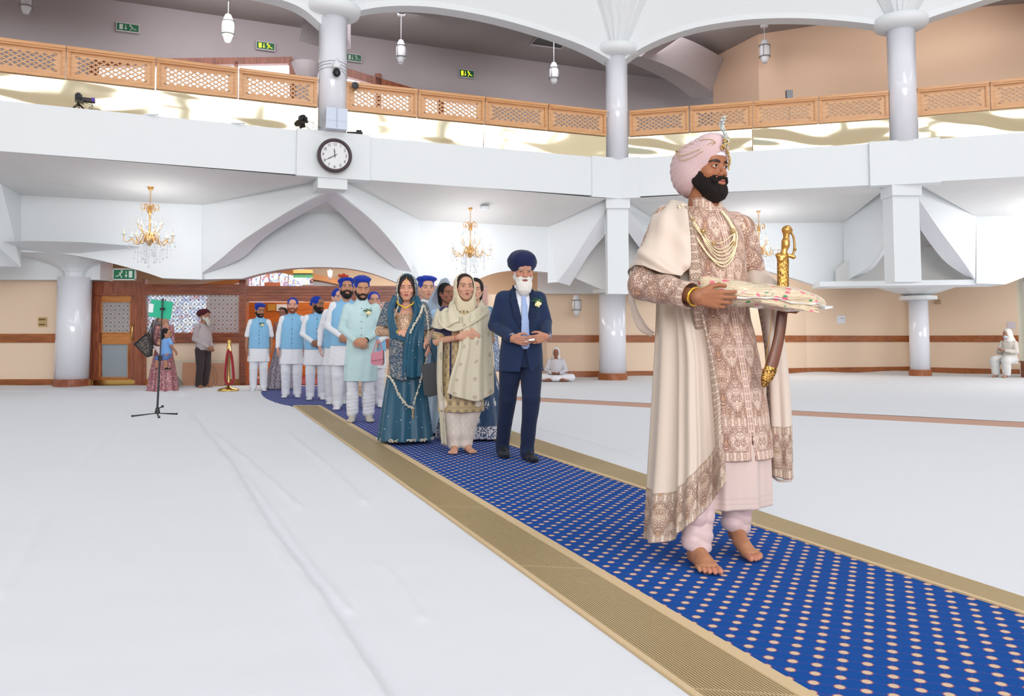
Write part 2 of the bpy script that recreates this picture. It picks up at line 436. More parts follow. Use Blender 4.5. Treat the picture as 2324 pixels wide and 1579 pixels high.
# ---------------------------------------------------------------- mirrored brass band and lattice balustrade
m, nt, b = new_mat('mirror_brass')
x, y, z, o = coords()
b.inputs['Base Color'].default_value = (*C3(246, 238, 208), 1); b.inputs['Metallic'].default_value = 1; b.inputs['Roughness'].default_value = .06
bump(nt, b, noise(.55, 1, comb(x*1.0, y*1.0, z*3.0), .5, .3)*1.0, .2, .2); MIRB = m
LATH = wood('lattice_oak', (208, 156, 108), (226, 180, 134), .45, 1.0, 0, coat=.15)
LATF = wood('balustrade_frame_oak', (200, 142, 88), (220, 166, 110), .35, 1.0, 0, coat=.3)
def lattice(W, H, nx, ny):
    """board of open diamonds: returns MB with front z-plane y=0 and depth .025"""
    a, b = W/(2*nx), H/(2*ny); V = []; Fc = []
    def star(fan):
        o_, i_ = [], []
        tips = [(1, 0), (0, 1), (-1, 0), (0, -1)]
        for q in range(4):
            t0, t1 = tips[q], tips[(q+1) % 4]
            for k in range(4):
                s = k/4; o_.append((t0[0]*(1-s)+t1[0]*s, t0[1]*(1-s)+t1[1]*s))
                r = .80; cx = t0[0]*(1-s)+t1[0]*s; cy = t0[1]*(1-s)+t1[1]*s
                w = 4*s*(1-s); convex = (fan == 1 and q < 2) or (fan == 2 and q >= 2)
                g = r*(1-w*(-.05 if convex else .3)); i_.append((cx*g, cy*g))
        return o_, i_
    cells = [(a+2*a*i, b+2*b*j, (0)) for i in range(nx) for j in range(ny)]
    cells += [(2*a+2*a*i, 2*b+2*b*j, 1+(i+j) % 2) for i in range(nx-1) for j in range(ny-1)]
    for cx, cy, fan in cells:
        o_, i_ = star(fan); n0 = len(V); K = len(o_)
        for d in (0, .025):
            V += [(cx+p[0]*a, d, cy+p[1]*b) for p in o_]+[(cx+p[0]*a, d, cy+p[1]*b) for p in i_]
        for k in range(K):
            k2 = (k+1) % K
            Fc.append([n0+k, n0+k2, n0+K+k2, n0+K+k]); Fc.append([n0+2*K+k, n0+3*K+k, n0+3*K+k2, n0+2*K+k2])
            Fc.append([n0+K+k, n0+K+k2, n0+3*K+k2, n0+3*K+k])
    def tri(p): 
        n0 = len(V); V.extend([(q[0], d, q[1]) for d in (0, .025) for q in p]); Fc.append([n0, n0+1, n0+2]); Fc.append([n0+5, n0+4, n0+3])
    for i in range(nx+1):
        xm = 2*a*i
        for y0, y1 in ((0, b), (H, H-b)):
            tri([(max(0, xm-a), y0), (min(W, xm+a), y0), (min(max(xm, 0), W), y1)])
    for j in range(ny+1):
        ym = 2*b*j
        for x0, x1 in ((0, a), (W, W-a)):
            tri([(x0, max(0, ym-b)), (x0, min(H, ym+b)), (x1, min(max(ym, 0), H))])
    return V, Fc
panels = [(0, -270, -55, 'beyond the picture'), (0, -52, 146, 'cut by the left picture edge'), (0, 148, 351, 'second left of the clock column camera side'), (0, 354, 540, ''), (0, 543, 722, ''),
          (1, 787, 949, ''), (1, 951, 1102, ''), (1, 1104, 1245, ''), (1, 1247, 1378, ''),
          (2, 1427, 1562, ''), (2, 1565, 1706, ''), (2, 1708, 1855, ''), (2, 1858, 2017, ''), (3, 2082, 2246, ''), (3, 2249, 2420, '')]
plab = {1: 'oak lattice balustrade panel at the far left end of the gallery rail',
        2: 'oak lattice balustrade panel above the purple-tipped camcorder, white window half behind it',
        3: 'oak lattice balustrade panel filled with white window light, third left of clock column rail',
        4: 'oak lattice balustrade panel ending against the left side of the clock column',
        5: 'oak lattice balustrade panel right against the clock column, black speaker in its corner',
        6: 'oak lattice balustrade panel under the lit yellow exit sign, second right of the clock column',
        7: 'oak lattice balustrade panel third right of the clock column, mauve wall behind',
        8: 'oak lattice balustrade panel ending against the left side of the middle column',
        9: 'oak lattice balustrade panel touching the right side of the middle column',
        10: 'oak lattice balustrade panel right above the jewelled pink turban',
        11: 'oak lattice balustrade panel with a small grey box showing over its rail',
        12: 'oak lattice balustrade panel ending against the left side of the right-hand column',
        13: 'oak lattice balustrade panel touching the right side of the right-hand column',
        14: 'oak lattice balustrade panel at the far right end of the gallery rail'}
del panels[0]
for q, (i, u0, u1, _) in enumerate(panels):
    A, B = BAY[i](u0, 200), BAY[i](u1, 200); A, B = xy(A, 0), xy(B, 0); L = (B-A).length; t = (B-A)/L; n = perp(P[i], P[i+1])
    ang = math.atan2(t.y, t.x); base = A+n*.06
    e = empty('balustrade_panel', (base.x, base.y, ZPB), ang, plab[q+1], 'balustrade', 'oak lattice panels along the gallery rail')
    fw = .05; mb = MB(); h = ZR-ZPB
    mb.box((0, -.02, 0), (L, .07, .055)); mb.box((0, -.05, h-.05), (L, .1, h)); mb.box((0, -.03, h-.085), (L, .08, h-.05)); mb.box((0, -.01, .055), (fw, .06, h-.085)); mb.box((L-fw, -.01, .055), (L, .06, h-.085))
    mb.box((fw, .0, .055), (fw+.015, .05, h-.085)); mb.box((L-fw-.015, .0, .055), (L-fw, .05, h-.085))
    mesh('frame', mb.v, mb.f, LATF, e, local=True)
    mx_, mz = .13, .055+.05; Wl, Hl = L-2*mx_, (h-.085-.05)-mz
    V, Fc = lattice(Wl, Hl, max(4, round(Wl/.125)), 4 if q % 2 else 4)
    V = [(x+mx_, y+.03, z+mz) for x, y, z in V]
    mb = MB(); mb.add(V, Fc)
    x0, x1, z0, z1 = fw+.014, L-fw-.014, .055, h-.085
    mb.box((x0, .03, z0), (x1, .055, mz)); mb.box((x0, .03, mz+Hl), (x1, .055, z1)); mb.box((x0, .03, mz), (mx_, .055, mz+Hl)); mb.box((mx_+Wl, .03, mz), (x1, .055, mz+Hl))
    mesh('lattice_board', mb.v, mb.f, LATH, e, local=True)
# brass mirror sheets below
k = 0
blab = ['left end of the gallery under the camcorder panel', 'between the two small cameras left of the clock column', 'right of the clock column', 'left of the middle column', 'right of the middle column behind the jewelled turban', 'left of the right-hand column', 'right of the right-hand column']
for i, u0, u1 in ((0, -300, 350), (0, 352, 728), (1, 785, 1100), (1, 1102, 1380), (2, 1424, 1706), (2, 1708, 2022), (3, 2078, 2600)):
    A, B = xy(BAY[i](u0, 260), 0), xy(BAY[i](u1, 260), 0); n = perp(P[i], P[i+1]); nu = 24; 
    mb = MB(); mb.prism([xy(A+n*.1, ZFT), xy(B+n*.1, ZFT), xy(B+n*.1, ZPB-.003), xy(A+n*.1, ZPB-.003)], n*.02)
    o = mb.done('mirror_panel', MIRB, label='mirrored brass sheet, '+blab[k], cat='mirror panel', group='mirrored brass sheets under the balustrade'); k += 1

# ---------------------------------------------------------------- vaults under the gallery (left and centre)
def tri_fan(nm, pts, m, th=.12): return slab(nm, pts, th, m, kind='structure')
def zy(u, v, Y): return at(u, v, Y)
f01, f12, f23, f34 = BAY
# soffits
def flatpoly(nm, pts, m, th=.08):
    mb = MB(); mb.prism(pts, (0, 0, th)); mb.done(nm, m, kind='structure')
LP = vplane(at(48, 500, 16.4), at(458, 500, 17.0))     # left panel plane
RP = vplane(at(953, 500, 17.9), at(1243, 500, 18.7))   # centre right panel plane
GP = vplane(at(1480, 500, 20.2), at(1915, 500, 19.6))  # behind the groom
HP = vplane(at(2217, 500, 18.4), at(2700, 500, 17.2))
CP = vplane(at(455, 600, 17.1), at(955, 600, 17.6))    # inner wall over the doorway
mb = MB(); mb.add([f01(-200, 326), f01(725, 403), at(722, 411, 15.95), LP(458, 465), LP(48, 443), at(0, 405, 15.4), at(-200, 340, 14.6)], [(0, 6, 5), (0, 5, 4), (0, 4, 3), (0, 3, 1), (1, 3, 2)]); mb.done('ceiling_soffit_left', SOFT, kind='structure')
mb = MB(); mb.add([f12(785, 400), f12(1375, 450), at(1372, 456, 18.2), RP(1243, 515), RP(953, 500), at(786, 412, 15.95)], [(0, 5, 4), (0, 4, 3), (0, 3, 1), (1, 3, 2)]); mb.done('ceiling_soffit_centre_left', SOFT, kind='structure')
mb = MB(); mb.add([f23(1422, 450), f23(2025, 415), at(2023, 420, 16.9), GP(1913, 505), GP(1500, 507), at(1424, 462, 18.3)], [(0, 5, 4), (0, 4, 3), (0, 3, 1), (1, 3, 2)]); mb.done('ceiling_soffit_centre_right', SOFT, kind='structure')
mb = MB(); mb.add([f34(2085, 415), f34(2700, 372), HP(2700, 480), HP(2215, 491), at(2086, 421, 16.9)], [(0, 4, 3), (0, 3, 2), (0, 2, 1)]); mb.done('ceiling_soffit_right', SOFT, kind='structure')
def close_roof(nm, pts): pass
# left edge plane and left panel with its arched foot
tri_fan('wall_vault_far_left', [at(0, 405, 15.4), LP(48, 443), LP(48, 606), at(0, 604, 15.4), at(-300, 600, 13.2), at(-300, 300, 13.2)], WHITE)
arcL = curve([LP(u, v) for u, v in ((48, 572), (100, 573), (160, 578), (220, 589), (280, 604), (330, 618), (368, 631))], 24)
slab('wall_vault_left', [LP(48, 443), LP(458, 465), LP(458, 634)]+list(reversed(arcL)), .3, WHITE, kind='structure')
# big pointed arch under the clock column
oL = [(757, 427, 15.7), (690, 459, 15.9), (620, 500, 16.2), (550, 546, 16.5), (500, 588, 16.8), (455, 622, 17.05)]
iL = [(741, 457, 16.5), (700, 478, 16.6), (640, 512, 16.75), (590, 548, 16.9), (545, 588, 17.05), (456, 625, 17.12)]
oR = [(757, 427, 15.7), (800, 462, 15.95), (850, 505, 16.4), (895, 556, 16.9), (925, 600, 17.4), (945, 640, 17.8)]
iR = [(741, 457, 16.5), (775, 487, 16.7), (815, 528, 16.9), (850, 565, 17.2), (890, 602, 17.45), (945, 644, 17.9)]
cv = lambda L: curve([at(*p) for p in L], 30)
a, b, c, d = cv(oL), cv(iL), cv(oR), cv(iR)
mb = MB(); mb.grid([b, a]); mb.grid([c, d]); mb.done('ceiling_pointed_arch_soffit', mat('shaded_white_plaster', (232, 233, 238), .6), smooth=True, kind='structure')
tri_fan('wall_arch_spandrel_left', [LP(458, 465), at(722, 411, 15.95), at(757, 409, 15.7)]+a+[LP(457, 632)], WHITE, .05)
tri_fan('wall_arch_spandrel_right', [RP(953, 500), at(786, 412, 15.95), at(757, 409, 15.7)]+c+[RP(953, 640)], WHITE, .05)
arcD = curve([CP(u, v) for u, v in ((550, 632), (590, 621), (640, 611), (690, 607), (735, 606), (790, 609), (840, 619), (880, 633), (900, 641))], 30)
slab('wall_over_doorway', [CP(445, 627), CP(550, 570), CP(640, 484), CP(840, 484), CP(930, 580), CP(960, 644)]+list(reversed(arcD))+[CP(445, 634)], .35, WHITE, kind='structure')
mb = MB(); mb.prism([at(741, 450, 16.3), CP(640, 484), CP(840, 484)], (0, 0, .1)); mb.done('ceiling_over_doorway', SOFT, kind='structure')
# block the clock column stands on
mb = MB(); c0 = P[1]; t = (P[2]-P[0]).normalized(); t.z = 0; t.normalize(); n = perp(P[0], P[2])
prismz(mb, [c0-t*.28-n*.06, c0+t*.28-n*.06, c0+t*.28+n*.5, c0-t*.28+n*.5], 3.88, ZFB-.03); mb.done('trim_clock_pier', WHITE, kind='structure')
# centre: right panel
arcR = curve([RP(u, v) for u, v in ((953, 655), (1040, 655), (1080, 636), (1115, 622), (1150, 615), (1190, 613), (1243, 618))], 24)
slab('wall_vault_centre', [RP(953, 500), RP(1243, 515)]+list(reversed(arcR)), .3, WHITE, kind='structure')
# ribs around the centre pier
pc = P[2]; n = Vector((0, 1, 0))
mb = MB(); prismz(mb, [pc+Vector((-.27, -.02, 0)), pc+Vector((.25, -.02, 0)), pc+Vector((.25, .5, 0)), pc+Vector((-.27, .5, 0))], 3.87, ZFB-.02)
prismz(mb, [pc+Vector((-.24, .05, 0)), pc+Vector((.22, .05, 0)), pc+Vector((.22, .5, 0)), pc+Vector((-.24, .5, 0))], 2.0, 3.9); mb.done('column_centre_pier', WHITE, kind='structure')
o1 = cv([(1372, 480, 18.0), (1350, 512, 18.15), (1325, 552, 18.3), (1295, 600, 18.5), (1264, 640, 18.7)]); i1 = cv([(1371, 536, 18.4), (1352, 558, 18.5), (1335, 580, 18.6), (1315, 612, 18.8), (1293, 648, 19)])
tri_fan('wall_rib_centre_left', [RP(1243, 515), at(1374, 454, 18.0)]+o1+[RP(1243, 642)], WHITE, .05)
mb = MB(); mb.grid([i1, o1]); mb.done('ceiling_rib_soffit_centre_left', MATS['shaded_white_plaster'], smooth=True, kind='structure')
tri_fan('wall_niche_centre_left', [at(1374, 530, 19.1), at(1335, 575, 19.1), at(1303, 630, 19.1), at(1364, 656, 19.1), at(1374, 656, 19.1)], SOFT, .1)
o2 = cv([(1421, 470, 18.0), (1460, 520, 18.4), (1500, 575, 18.9), (1530, 640, 19.5)]); i2 = cv([(1421, 520, 18.4), (1450, 560, 18.8), (1490, 610, 19.2), (1520, 650, 19.8)])
tri_fan('wall_rib_centre_right', [GP(1500, 507), at(1421, 456, 18.0)]+o2+[GP(1560, 640)], WHITE, .05)
mb = MB(); mb.grid([i2, o2]); mb.done('ceiling_rib_soffit_centre_right', MATS['shaded_white_plaster'], smooth=True, kind='structure')
tri_fan('wall_niche_centre_right', [at(1421, 510, 19.3), at(1500, 610, 19.6), at(1530, 660, 19.7), at(1421, 660, 19.3)], SOFT, .1)
arcG = curve([GP(u, v) for u, v in ((1480, 650), (1560, 628), (1640, 612), (1700, 606), (1730, 612), (1800, 631), (1860, 650))], 24)
slab('wall_vault_centre_right', [GP(1480, 507), GP(1915, 505), GP(1917, 649)]+list(reversed(arcG)), .3, WHITE, kind='structure')
# right pier with its two ribs
pr = P[3]
mb = MB(); prismz(mb, [pr+Vector((-.29, -.02, 0)), pr+Vector((.3, -.02, 0)), pr+Vector((.3, .5, 0)), pr+Vector((-.29, .5, 0))], 3.87, ZFB-.02)
prismz(mb, [pr+Vector((-.25, .06, 0)), pr+Vector((.28, .06, 0)), pr+Vector((.28, .5, 0)), pr+Vector((-.25, .5, 0))], 2.15, 3.9); mb.done('column_right_pier', WHITE, kind='structure')
o1 = cv([(2024, 505, 16.9), (2005, 555, 17.4), (1970, 605, 18.4), (1917, 640, 19.5)]); i1 = cv([(2031, 523, 17.6), (2010, 570, 17.9), (1975, 614, 18.8), (1925, 640, 19.6)])
tri_fan('wall_rib_right_left', [GP(1913, 505), at(2024, 420, 16.9)]+o1, WHITE, .05)
mb = MB(); mb.grid([i1, o1]); mb.done('ceiling_rib_soffit_right_left', MATS['shaded_white_plaster'], smooth=True, kind='structure')
tri_fan('wall_niche_right', [at(2031, 500, 19.3), at(1900, 610, 19.3), at(1900, 642, 19.3), at(2220, 642, 19.3), at(2220, 600, 19.3), at(2090, 500, 19.3)], SOFT, .1)
o2 = cv([(2087, 455, 16.9), (2135, 525, 17.4), (2180, 585, 18), (2218, 640, 18.5)]); i2 = cv([(2089, 521, 17.6), (2115, 558, 17.9), (2150, 598, 18.3), (2214, 640, 18.7)])
tri_fan('wall_rib_right_right', [HP(2216, 491), at(2086, 420, 16.9)]+o2, WHITE, .05)
mb = MB(); mb.grid([i2, o2]); mb.done('ceiling_rib_soffit_right_right', MATS['shaded_white_plaster'], smooth=True, kind='structure')
slab('wall_vault_right', [HP(2216, 491), HP(2700, 470), HP(2700, 560), HP(2324, 629), HP(2283, 645), HP(2216, 643)], .3, WHITE, kind='structure')
BM = vplane(at(1861, 650, 19.0), at(2283, 645, 18.4))
slab('beam_right', [BM(1861, 639), BM(2283, 633), BM(2283, 645), BM(1861, 650)], .9, WHITE, kind='structure')
# right round column, capital and flaring vault
rc = gr(2087, 846); rc = Vector((rc.x, 22.5*1.0, 0)); rc.x = at(2086, 760, 22.5).x
mb = MB(); mb.lathe([(.255, 0), (.255, 2.2)], 32, (rc.x, rc.y, 0)); mb.done('column_right_lower', GLOSSW, smooth=True, kind='structure')
mb = MB(); mb.lathe([(.29, 0), (.29, .17), (.27, .18)], 32, (rc.x, rc.y, 0)); mb.done('trim_column_right_base', WOODS, smooth=False, kind='structure')
mb = MB(); mb.lathe([(.26, 2.08), (.48, 2.1), (.48, 2.2), (.3, 2.22)], 32, (rc.x, rc.y, 0)); mb.done('trim_column_right_capital', WHITE, kind='structure')
mb = MB(); mb.lathe([(.27, 2.2), (.6, 2.3), (1.1, 2.46), (1.6, 2.6), (2.4, 2.72)], 8, (rc.x, rc.y, 0)); mb.done('ceiling_vault_right', WHITE, kind='structure')
# centre round column
mc = at(1390, 760, 20.3); mr = .335
mb = MB(); mb.lathe([(mr, 0), (mr, 2.2)], 40, (mc.x, mc.y, 0)); mb.done('column_centre_lower', GLOSSW, smooth=True, kind='structure')
mb = MB(); mb.lathe([(mr+.03, 0), (mr+.03, .17), (mr, .18)], 40, (mc.x, mc.y, 0)); mb.done('trim_column_centre_base', WOODS, kind='structure')
mb = MB(); mb.lathe([(mr, 2.14), (mr+.14, 2.16), (mr+.15, 2.24), (mr, 2.3)], 40, (mc.x, mc.y, 0)); mb.done('trim_column_centre_capital', WHITE, kind='structure')
# left round column and its fan
lc = at(166, 760, 17.35); lr = .335
mb = MB(); mb.lathe([(lr, 0), (lr, 2.33)], 40, (lc.x, lc.y, 0)); mb.done('column_left_lower', GLOSSW, smooth=True, kind='structure')
mb = MB(); mb.lathe([(lr+.03, 0), (lr+.03, .17), (lr, .18)], 40, (lc.x, lc.y, 0)); mb.done('trim_column_left_base', WOODR, kind='structure')
mb = MB(); pcs = []
for k in range(9):
    t_ = k/8; rr = lr*.6+.1*t_+1.5*t_*t_; pcs.append([Vector((lc.x+rr*math.cos(a_), lc.y-rr*.9*abs(math.sin(a_))*(1 if math.sin(a_) > 0 else -1), 2.3+.62*t_**.75)) for a_ in [math.pi*2*j/12 for j in range(13)]])
mb.grid(pcs); mb.done('ceiling_fan_left', WHITE, kind='structure')
# aisle ceilings
WC = mat('warm_white_ceiling', (230, 225, 220), .8)
def off(p, d, z): return Vector((p.x, p.y+d, z))
mb = MB(); mb.prism([off(LP(-600, 500), .35, 3.3), off(LP(458, 500), .35, 3.3), off(CP(700, 500), .4, 3.3), off(RP(953, 500), .4, 3.3), off(RP(1243, 500), .35, 3.3), Vector((2.2, 19.4, 3.3)), Vector((2.2, 21.3, 3.3)), Vector((.6, 24.5, 3.3)), Vector((-14, 24.5, 3.3))], (0, 0, .1)); mb.done('ceiling_aisle_left', WC, kind='structure')
mb = MB(); mb.prism([Vector((2.2, 19.4, 3.1)), off(GP(1500, 500), .35, 3.1), off(GP(1915, 500), .35, 3.1), Vector((9.5, 19.5, 3.1)), off(HP(2216, 500), .35, 3.1), off(HP(2700, 500), .35, 3.1), Vector((20, 20, 3.1)), Vector((20, 30, 3.1)), Vector((2.2, 30, 3.1))], (0, 0, .1)); mb.done('ceiling_aisle_right', WC, kind='structure')
# ---------------------------------------------------------------- ground floor walls
def wall_run(nm, pts, z0, z1, m, th=.15):
    for k in range(len(pts)-1):
        a, b = pts[k], pts[k+1]; n = perp(a, b); mb = MB(); mb.prism([xy(a, z0), xy(b, z0), xy(b, z1), xy(a, z1)], n*th)
        mb.done(nm+['', '_second', '_third', '_fourth', '_fifth'][k], m, kind='structure')
def strip_run(nm, pts, z0, z1, m, th=.02):
    for k in range(len(pts)-1):
        a, b = pts[k], pts[k+1]; n = perp(a, b); mb = MB(); mb.prism([xy(a-n*th, z0), xy(b-n*th, z0), xy(b-n*th, z1), xy(a-n*th, z1)], n*th)
        mb.done(nm+['', '_second', '_third', '_fourth', '_fifth'][k], m, kind='structure')
LW = [at(-420, 770, 17.3), at(136, 770, 17.6)]
wall_run('wall_left', LW, 0, 2.28, PEACH); strip_run('trim_dado_left', LW, .94, 1.13, WOODS); strip_run('baseboard_left', LW, 0, .16, WOODS)
mb = MB(); mb.prism([xy(LW[0], 2.28)-Vector((0, .25, 0)), xy(LW[1], 2.28)-Vector((0, .25, 0)), xy(at(236, 770, 17.6), 2.28)-Vector((0, .25, 0)), xy(at(236, 770, 17.6), 2.28)+Vector((0, .3, 0)), xy(LW[0], 2.28)+Vector((0, .3, 0))], (0, 0, .7)); mb.done('beam_left', WHITE, kind='structure')
RW = [at(1225, 770, 21.3), at(1530, 770, 21.6), at(1830, 770, 23.9), at(2060, 770, 25.0), at(2110, 770, 24.3), at(2312, 770, 22.6)]
for k in range(5):
    pass
wall_run('wall_right', RW, 0, 3.1, PEACH); strip_run('trim_dado_right', RW, .93, 1.12, WOODS); strip_run('baseboard_right', RW, 0, .18, WOODS)
mb = MB(); mb.prism([xy(at(1220, 770, 21.0), 2.19), xy(at(1540, 770, 21.2), 2.19), xy(at(1540, 770, 21.5), 2.19), xy(at(1220, 770, 21.4), 2.19)], (0, 0, .8)); mb.done('beam_centre', WHITE, kind='structure')
# window at the right end
w0, w1 = at(2312, 770, 22.6), at(2500, 770, 21.2)
mb = MB(); t = (w1-w0).normalized(); n = perp(w0, w1)
for a_, b_ in ((0, .14), (.22, .27), (1.2, 1.26)): mb.prism([xy(w0+t*a_, 0), xy(w0+t*b_, 0), xy(w0+t*b_, 2.7), xy(w0+t*a_, 2.7)], n*.1)
mb.done('window_frame_right', mat('cream_window_frame', (240, 236, 214), .5), kind='structure')
mb = MB(); mb.prism([xy(w0, .0), xy(w1, .0), xy(w1, 2.7), xy(w0, 2.7)], n*.01); mb.done('window_right', GLASS, kind='structure')
# ---------------------------------------------------------------- floor: peach underlay, white sheets, runner, grilles
mb = MB(); mb.add([(-30, -12, -.012), (30, -12, -.012), (30, 34, -.012), (-30, 34, -.012)], [(0, 1, 2, 3)]); mb.done('floor', mat('terracotta_floor', (206, 160, 136), .7), kind='structure')
FAB = mat('white_sheet_cloth', (222, 223, 228), .8, var=.015, vscale=1.5, bumps=.12, bscale=700, bdist=.001, sheen=.1)
def LN(p, q): 
    a, b = gr(*p), gr(*q); return a, b
gL = LN((665, 922), (1562, 1579)); bL = LN((868, 1004), (1840, 1579)); bR = LN((1218, 1033), (2324, 1400)); gRo = LN((1234, 1004), (2324, 1362))
def on_y(L, Y):
    a, b = L; t = (Y-a.y)/(b.y-a.y); return a.x+(b.x-a.x)*t
rs = np.random.RandomState(3)
def ridge(X, Y, poly, h, w):
    d = np.full(X.shape, 9.0); L = [gr(u, v) for u, v in poly]
    for a, b in zip(L, L[1:]):
        dx, dy = b.x-a.x, b.y-a.y; t = np.clip(((X-a.x)*dx+(Y-a.y)*dy)/(dx*dx+dy*dy), 0, 1)
        d = np.minimum(d, np.hypot(X-a.x-t*dx, Y-a.y-t*dy))
    return h*np.exp(-(d/w)**2)
def vnoise(X, Y, s, seed):
    r = np.random.RandomState(seed); o = np.zeros_like(X)
    for k in range(7):
        a = r.rand()*6.28; o += np.sin((X*np.cos(a)+Y*np.sin(a))*s*(.6+r.rand())+r.rand()*6.28)
    return o/7
def sheet(nm, xl, xr, Ys, nu, fn, lab, th=.004):
    Y = np.repeat(np.array(Ys)[:, None], nu, 1); s = np.linspace(0, 1, nu)[None]
    XL = np.array([xl(y) for y in Ys])[:, None]; XR = np.array([xr(y) for y in Ys])[:, None]; X = XL+(XR-XL)*s
    Z = fn(X, Y, s)
    V = np.stack([X, Y, Z], -1).reshape(-1, 3); ny = len(Ys)
    i = np.arange(ny-1)[:, None]*nu+np.arange(nu-1)[None]; Fc = np.stack([i, i+1, i+nu+1, i+nu], -1).reshape(-1, 4)
    return mesh(nm, V, Fc, FAB, smooth=True, label=lab, cat='floor sheet', group=None)
folds = [([(420, 930), (520, 1060), (600, 1200), (720, 1370), (850, 1579), (1010, 1840)], .014, .03), ([(480, 985), (560, 1050), (680, 1160)], .009, .03), ([(650, 985), (760, 1080), (830, 1150)], .009, .03),
         ([(290, 935), (240, 1000), (160, 1080)], .005, .05), ([(560, 1090), (700, 1290), (790, 1400)], .006, .03), ([(505, 900), (560, 925), (590, 940)], .006, .03), ([(100, 1180), (40, 1300), (0, 1360)], .004, .06), ([(860, 1290), (900, 1330), (960, 1420)], .004, .03),
         ([(0, 915), (300, 905), (560, 893)], .012, .12), ([(0, 890), (300, 893), (420, 900)], .02, .1), ([(60, 902), (350, 893), (600, 882)], .014, .08)]
def fl(X, Y, s):
    Z = .018+.004*vnoise(X, Y, 3, 1)+.0022*vnoise(X, Y, 12, 2)+.0009*vnoise(X, Y*2, 30, 4)
    for p, h, w in folds: Z = Z+ridge(X, Y, p, h*2.3, w*.62)
    Z = Z+.035*np.exp(-((17.35-Y)/.25)**2)*(.6+.4*np.sin(X*3.1)*np.sin(X*1.3+1))
    return Z*np.clip((1-s)*nuL*.5+.25, 0, 1)
nuL = 230
Ys = list(np.geomspace(1.15, 17.45, 330))
def xrL(y):
    if y < 12.4: return on_y(gL, y)
    e = gr(600, 881); a = on_y(gL, 12.4); t = (y-12.4)/(e.y-12.4); b = a+(e.x-a)*(t**.8 if t > 0 else 0)-.10*math.sin(min(1, t)*math.pi)
    return b
sheet('floor_sheet', lambda y: -1.0*y-1, xrL, Ys, nuL, fl, 'creased white cotton sheet covering the floor left of the blue runner, under the music stand')
seam = LN((1220, 913), (2324, 973)); seam2 = LN((1220, 904), (2324, 960))
foldsR = [([(1225, 976), (1330, 1003), (1450, 1040)], .012, .035), ([(1900, 1050), (2100, 1090), (2324, 1130)], .003, .06)]
mb = MB(); g0, g1 = seam; h0, h1 = seam2
def ex(p, q, t): return p+(q-p)*t
mb.prism([ex(g0, g1, -.6)-Vector((0, .1, 0)), ex(g0, g1, 1.6)-Vector((0, .1, 0)), ex(h0, h1, 1.6)+Vector((0, .1, 0)), ex(h0, h1, -.6)+Vector((0, .1, 0))], (0, 0, .01)); mb.done('floor_gap_strip', mat('terracotta_carpet', (200, 156, 136), .85), kind='structure')
def ycut(L, x): 
    a, b = L; return a.y+(b.y-a.y)*(x-a.x)/(b.x-a.x)
def fr(X, Y, s):
    Z = .014+.003*vnoise(X, Y, 2.5, 5)+.001*vnoise(X, Y, 9, 6)
    for p, h, w in foldsR: Z = Z+ridge(X, Y, p, h, w)
    return Z*np.clip(s*200*.5+.25, 0, 1)
# near right sheet: bounded left by the grille, far side by the terracotta gap
nxs = 260; nys = 90
def xsheet(nm, near, far, X0, X1, lab, seed, bumpf=None):
    xs = np.linspace(X0, X1, nxs); V = []
    yn = np.array([near(x) for x in xs]); yf = np.array([far(x) for x in xs]); t = np.linspace(0, 1, nys)[:, None]
    Y = yn[None]*(yf/yn)[None]**t; X = np.repeat(xs[None], nys, 0)
    Z = .014+.003*vnoise(X, Y, 2.5, seed)+.001*vnoise(X, Y, 9, seed+1)
    for p, h, w in foldsR: Z = Z+ridge(X, Y, p, h, w)
    if bumpf: Z = Z+bumpf(X, Y)
    V = np.stack([X, Y, Z], -1).reshape(-1, 3); i = np.arange(nys-1)[:, None]*nxs+np.arange(nxs-1)[None]; Fc = np.stack([i, i+1, i+nxs+1, i+nxs], -1).reshape(-1, 4)
    mesh(nm, V, Fc, FAB, smooth=True, label=lab, cat='floor sheet')
gx0 = gRo[0].x+(gRo[1].x-gRo[0].x)*-1.2
def near_r(x):   # y on the grille's outer edge at x
    a, b = gRo; return a.y+(b.y-a.y)*(x-a.x)/(b.x-a.x)
xc = -4.2
xsheet('floor_sheet', lambda x: max(near_r(x), 1.0), lambda x: max(ycut(seam, x), near_r(x)+.02), -5.2, 9.5, 'plain white cotton sheet right of the blue runner, in front of the thin terracotta gap', 5)
wl = [(RW[k].x, RW[k].y) for k in range(6)]
def far_r(x):
    if x <= wl[0][0]: return 17.7 if x < .05 else 17.7+(wl[0][1]-17.7)*min(1, (x-.05)/(wl[0][0]-.05))-.05
    for (a, b), (c, d) in zip(wl, wl[1:]):
        if a <= x <= c: return b+(d-b)*(x-a)/(c-a)-.04
    return wl[-1][1]
xsheet('floor_sheet', lambda x: max(ycut(seam2, x), near_r(x)+.02), lambda x: max(far_r(x), near_r(x)+.03), -6.2, 15.5, 'white cotton sheet on the far side of the terracotta gap, reaching the peach wall', 9,
       lambda X, Y: .05*np.exp(-((Y-np.interp(X, [q[0] for q in wl], [q[1] for q in wl]))/.35)**2)*(.6+.4*np.sin(X*2.3)))
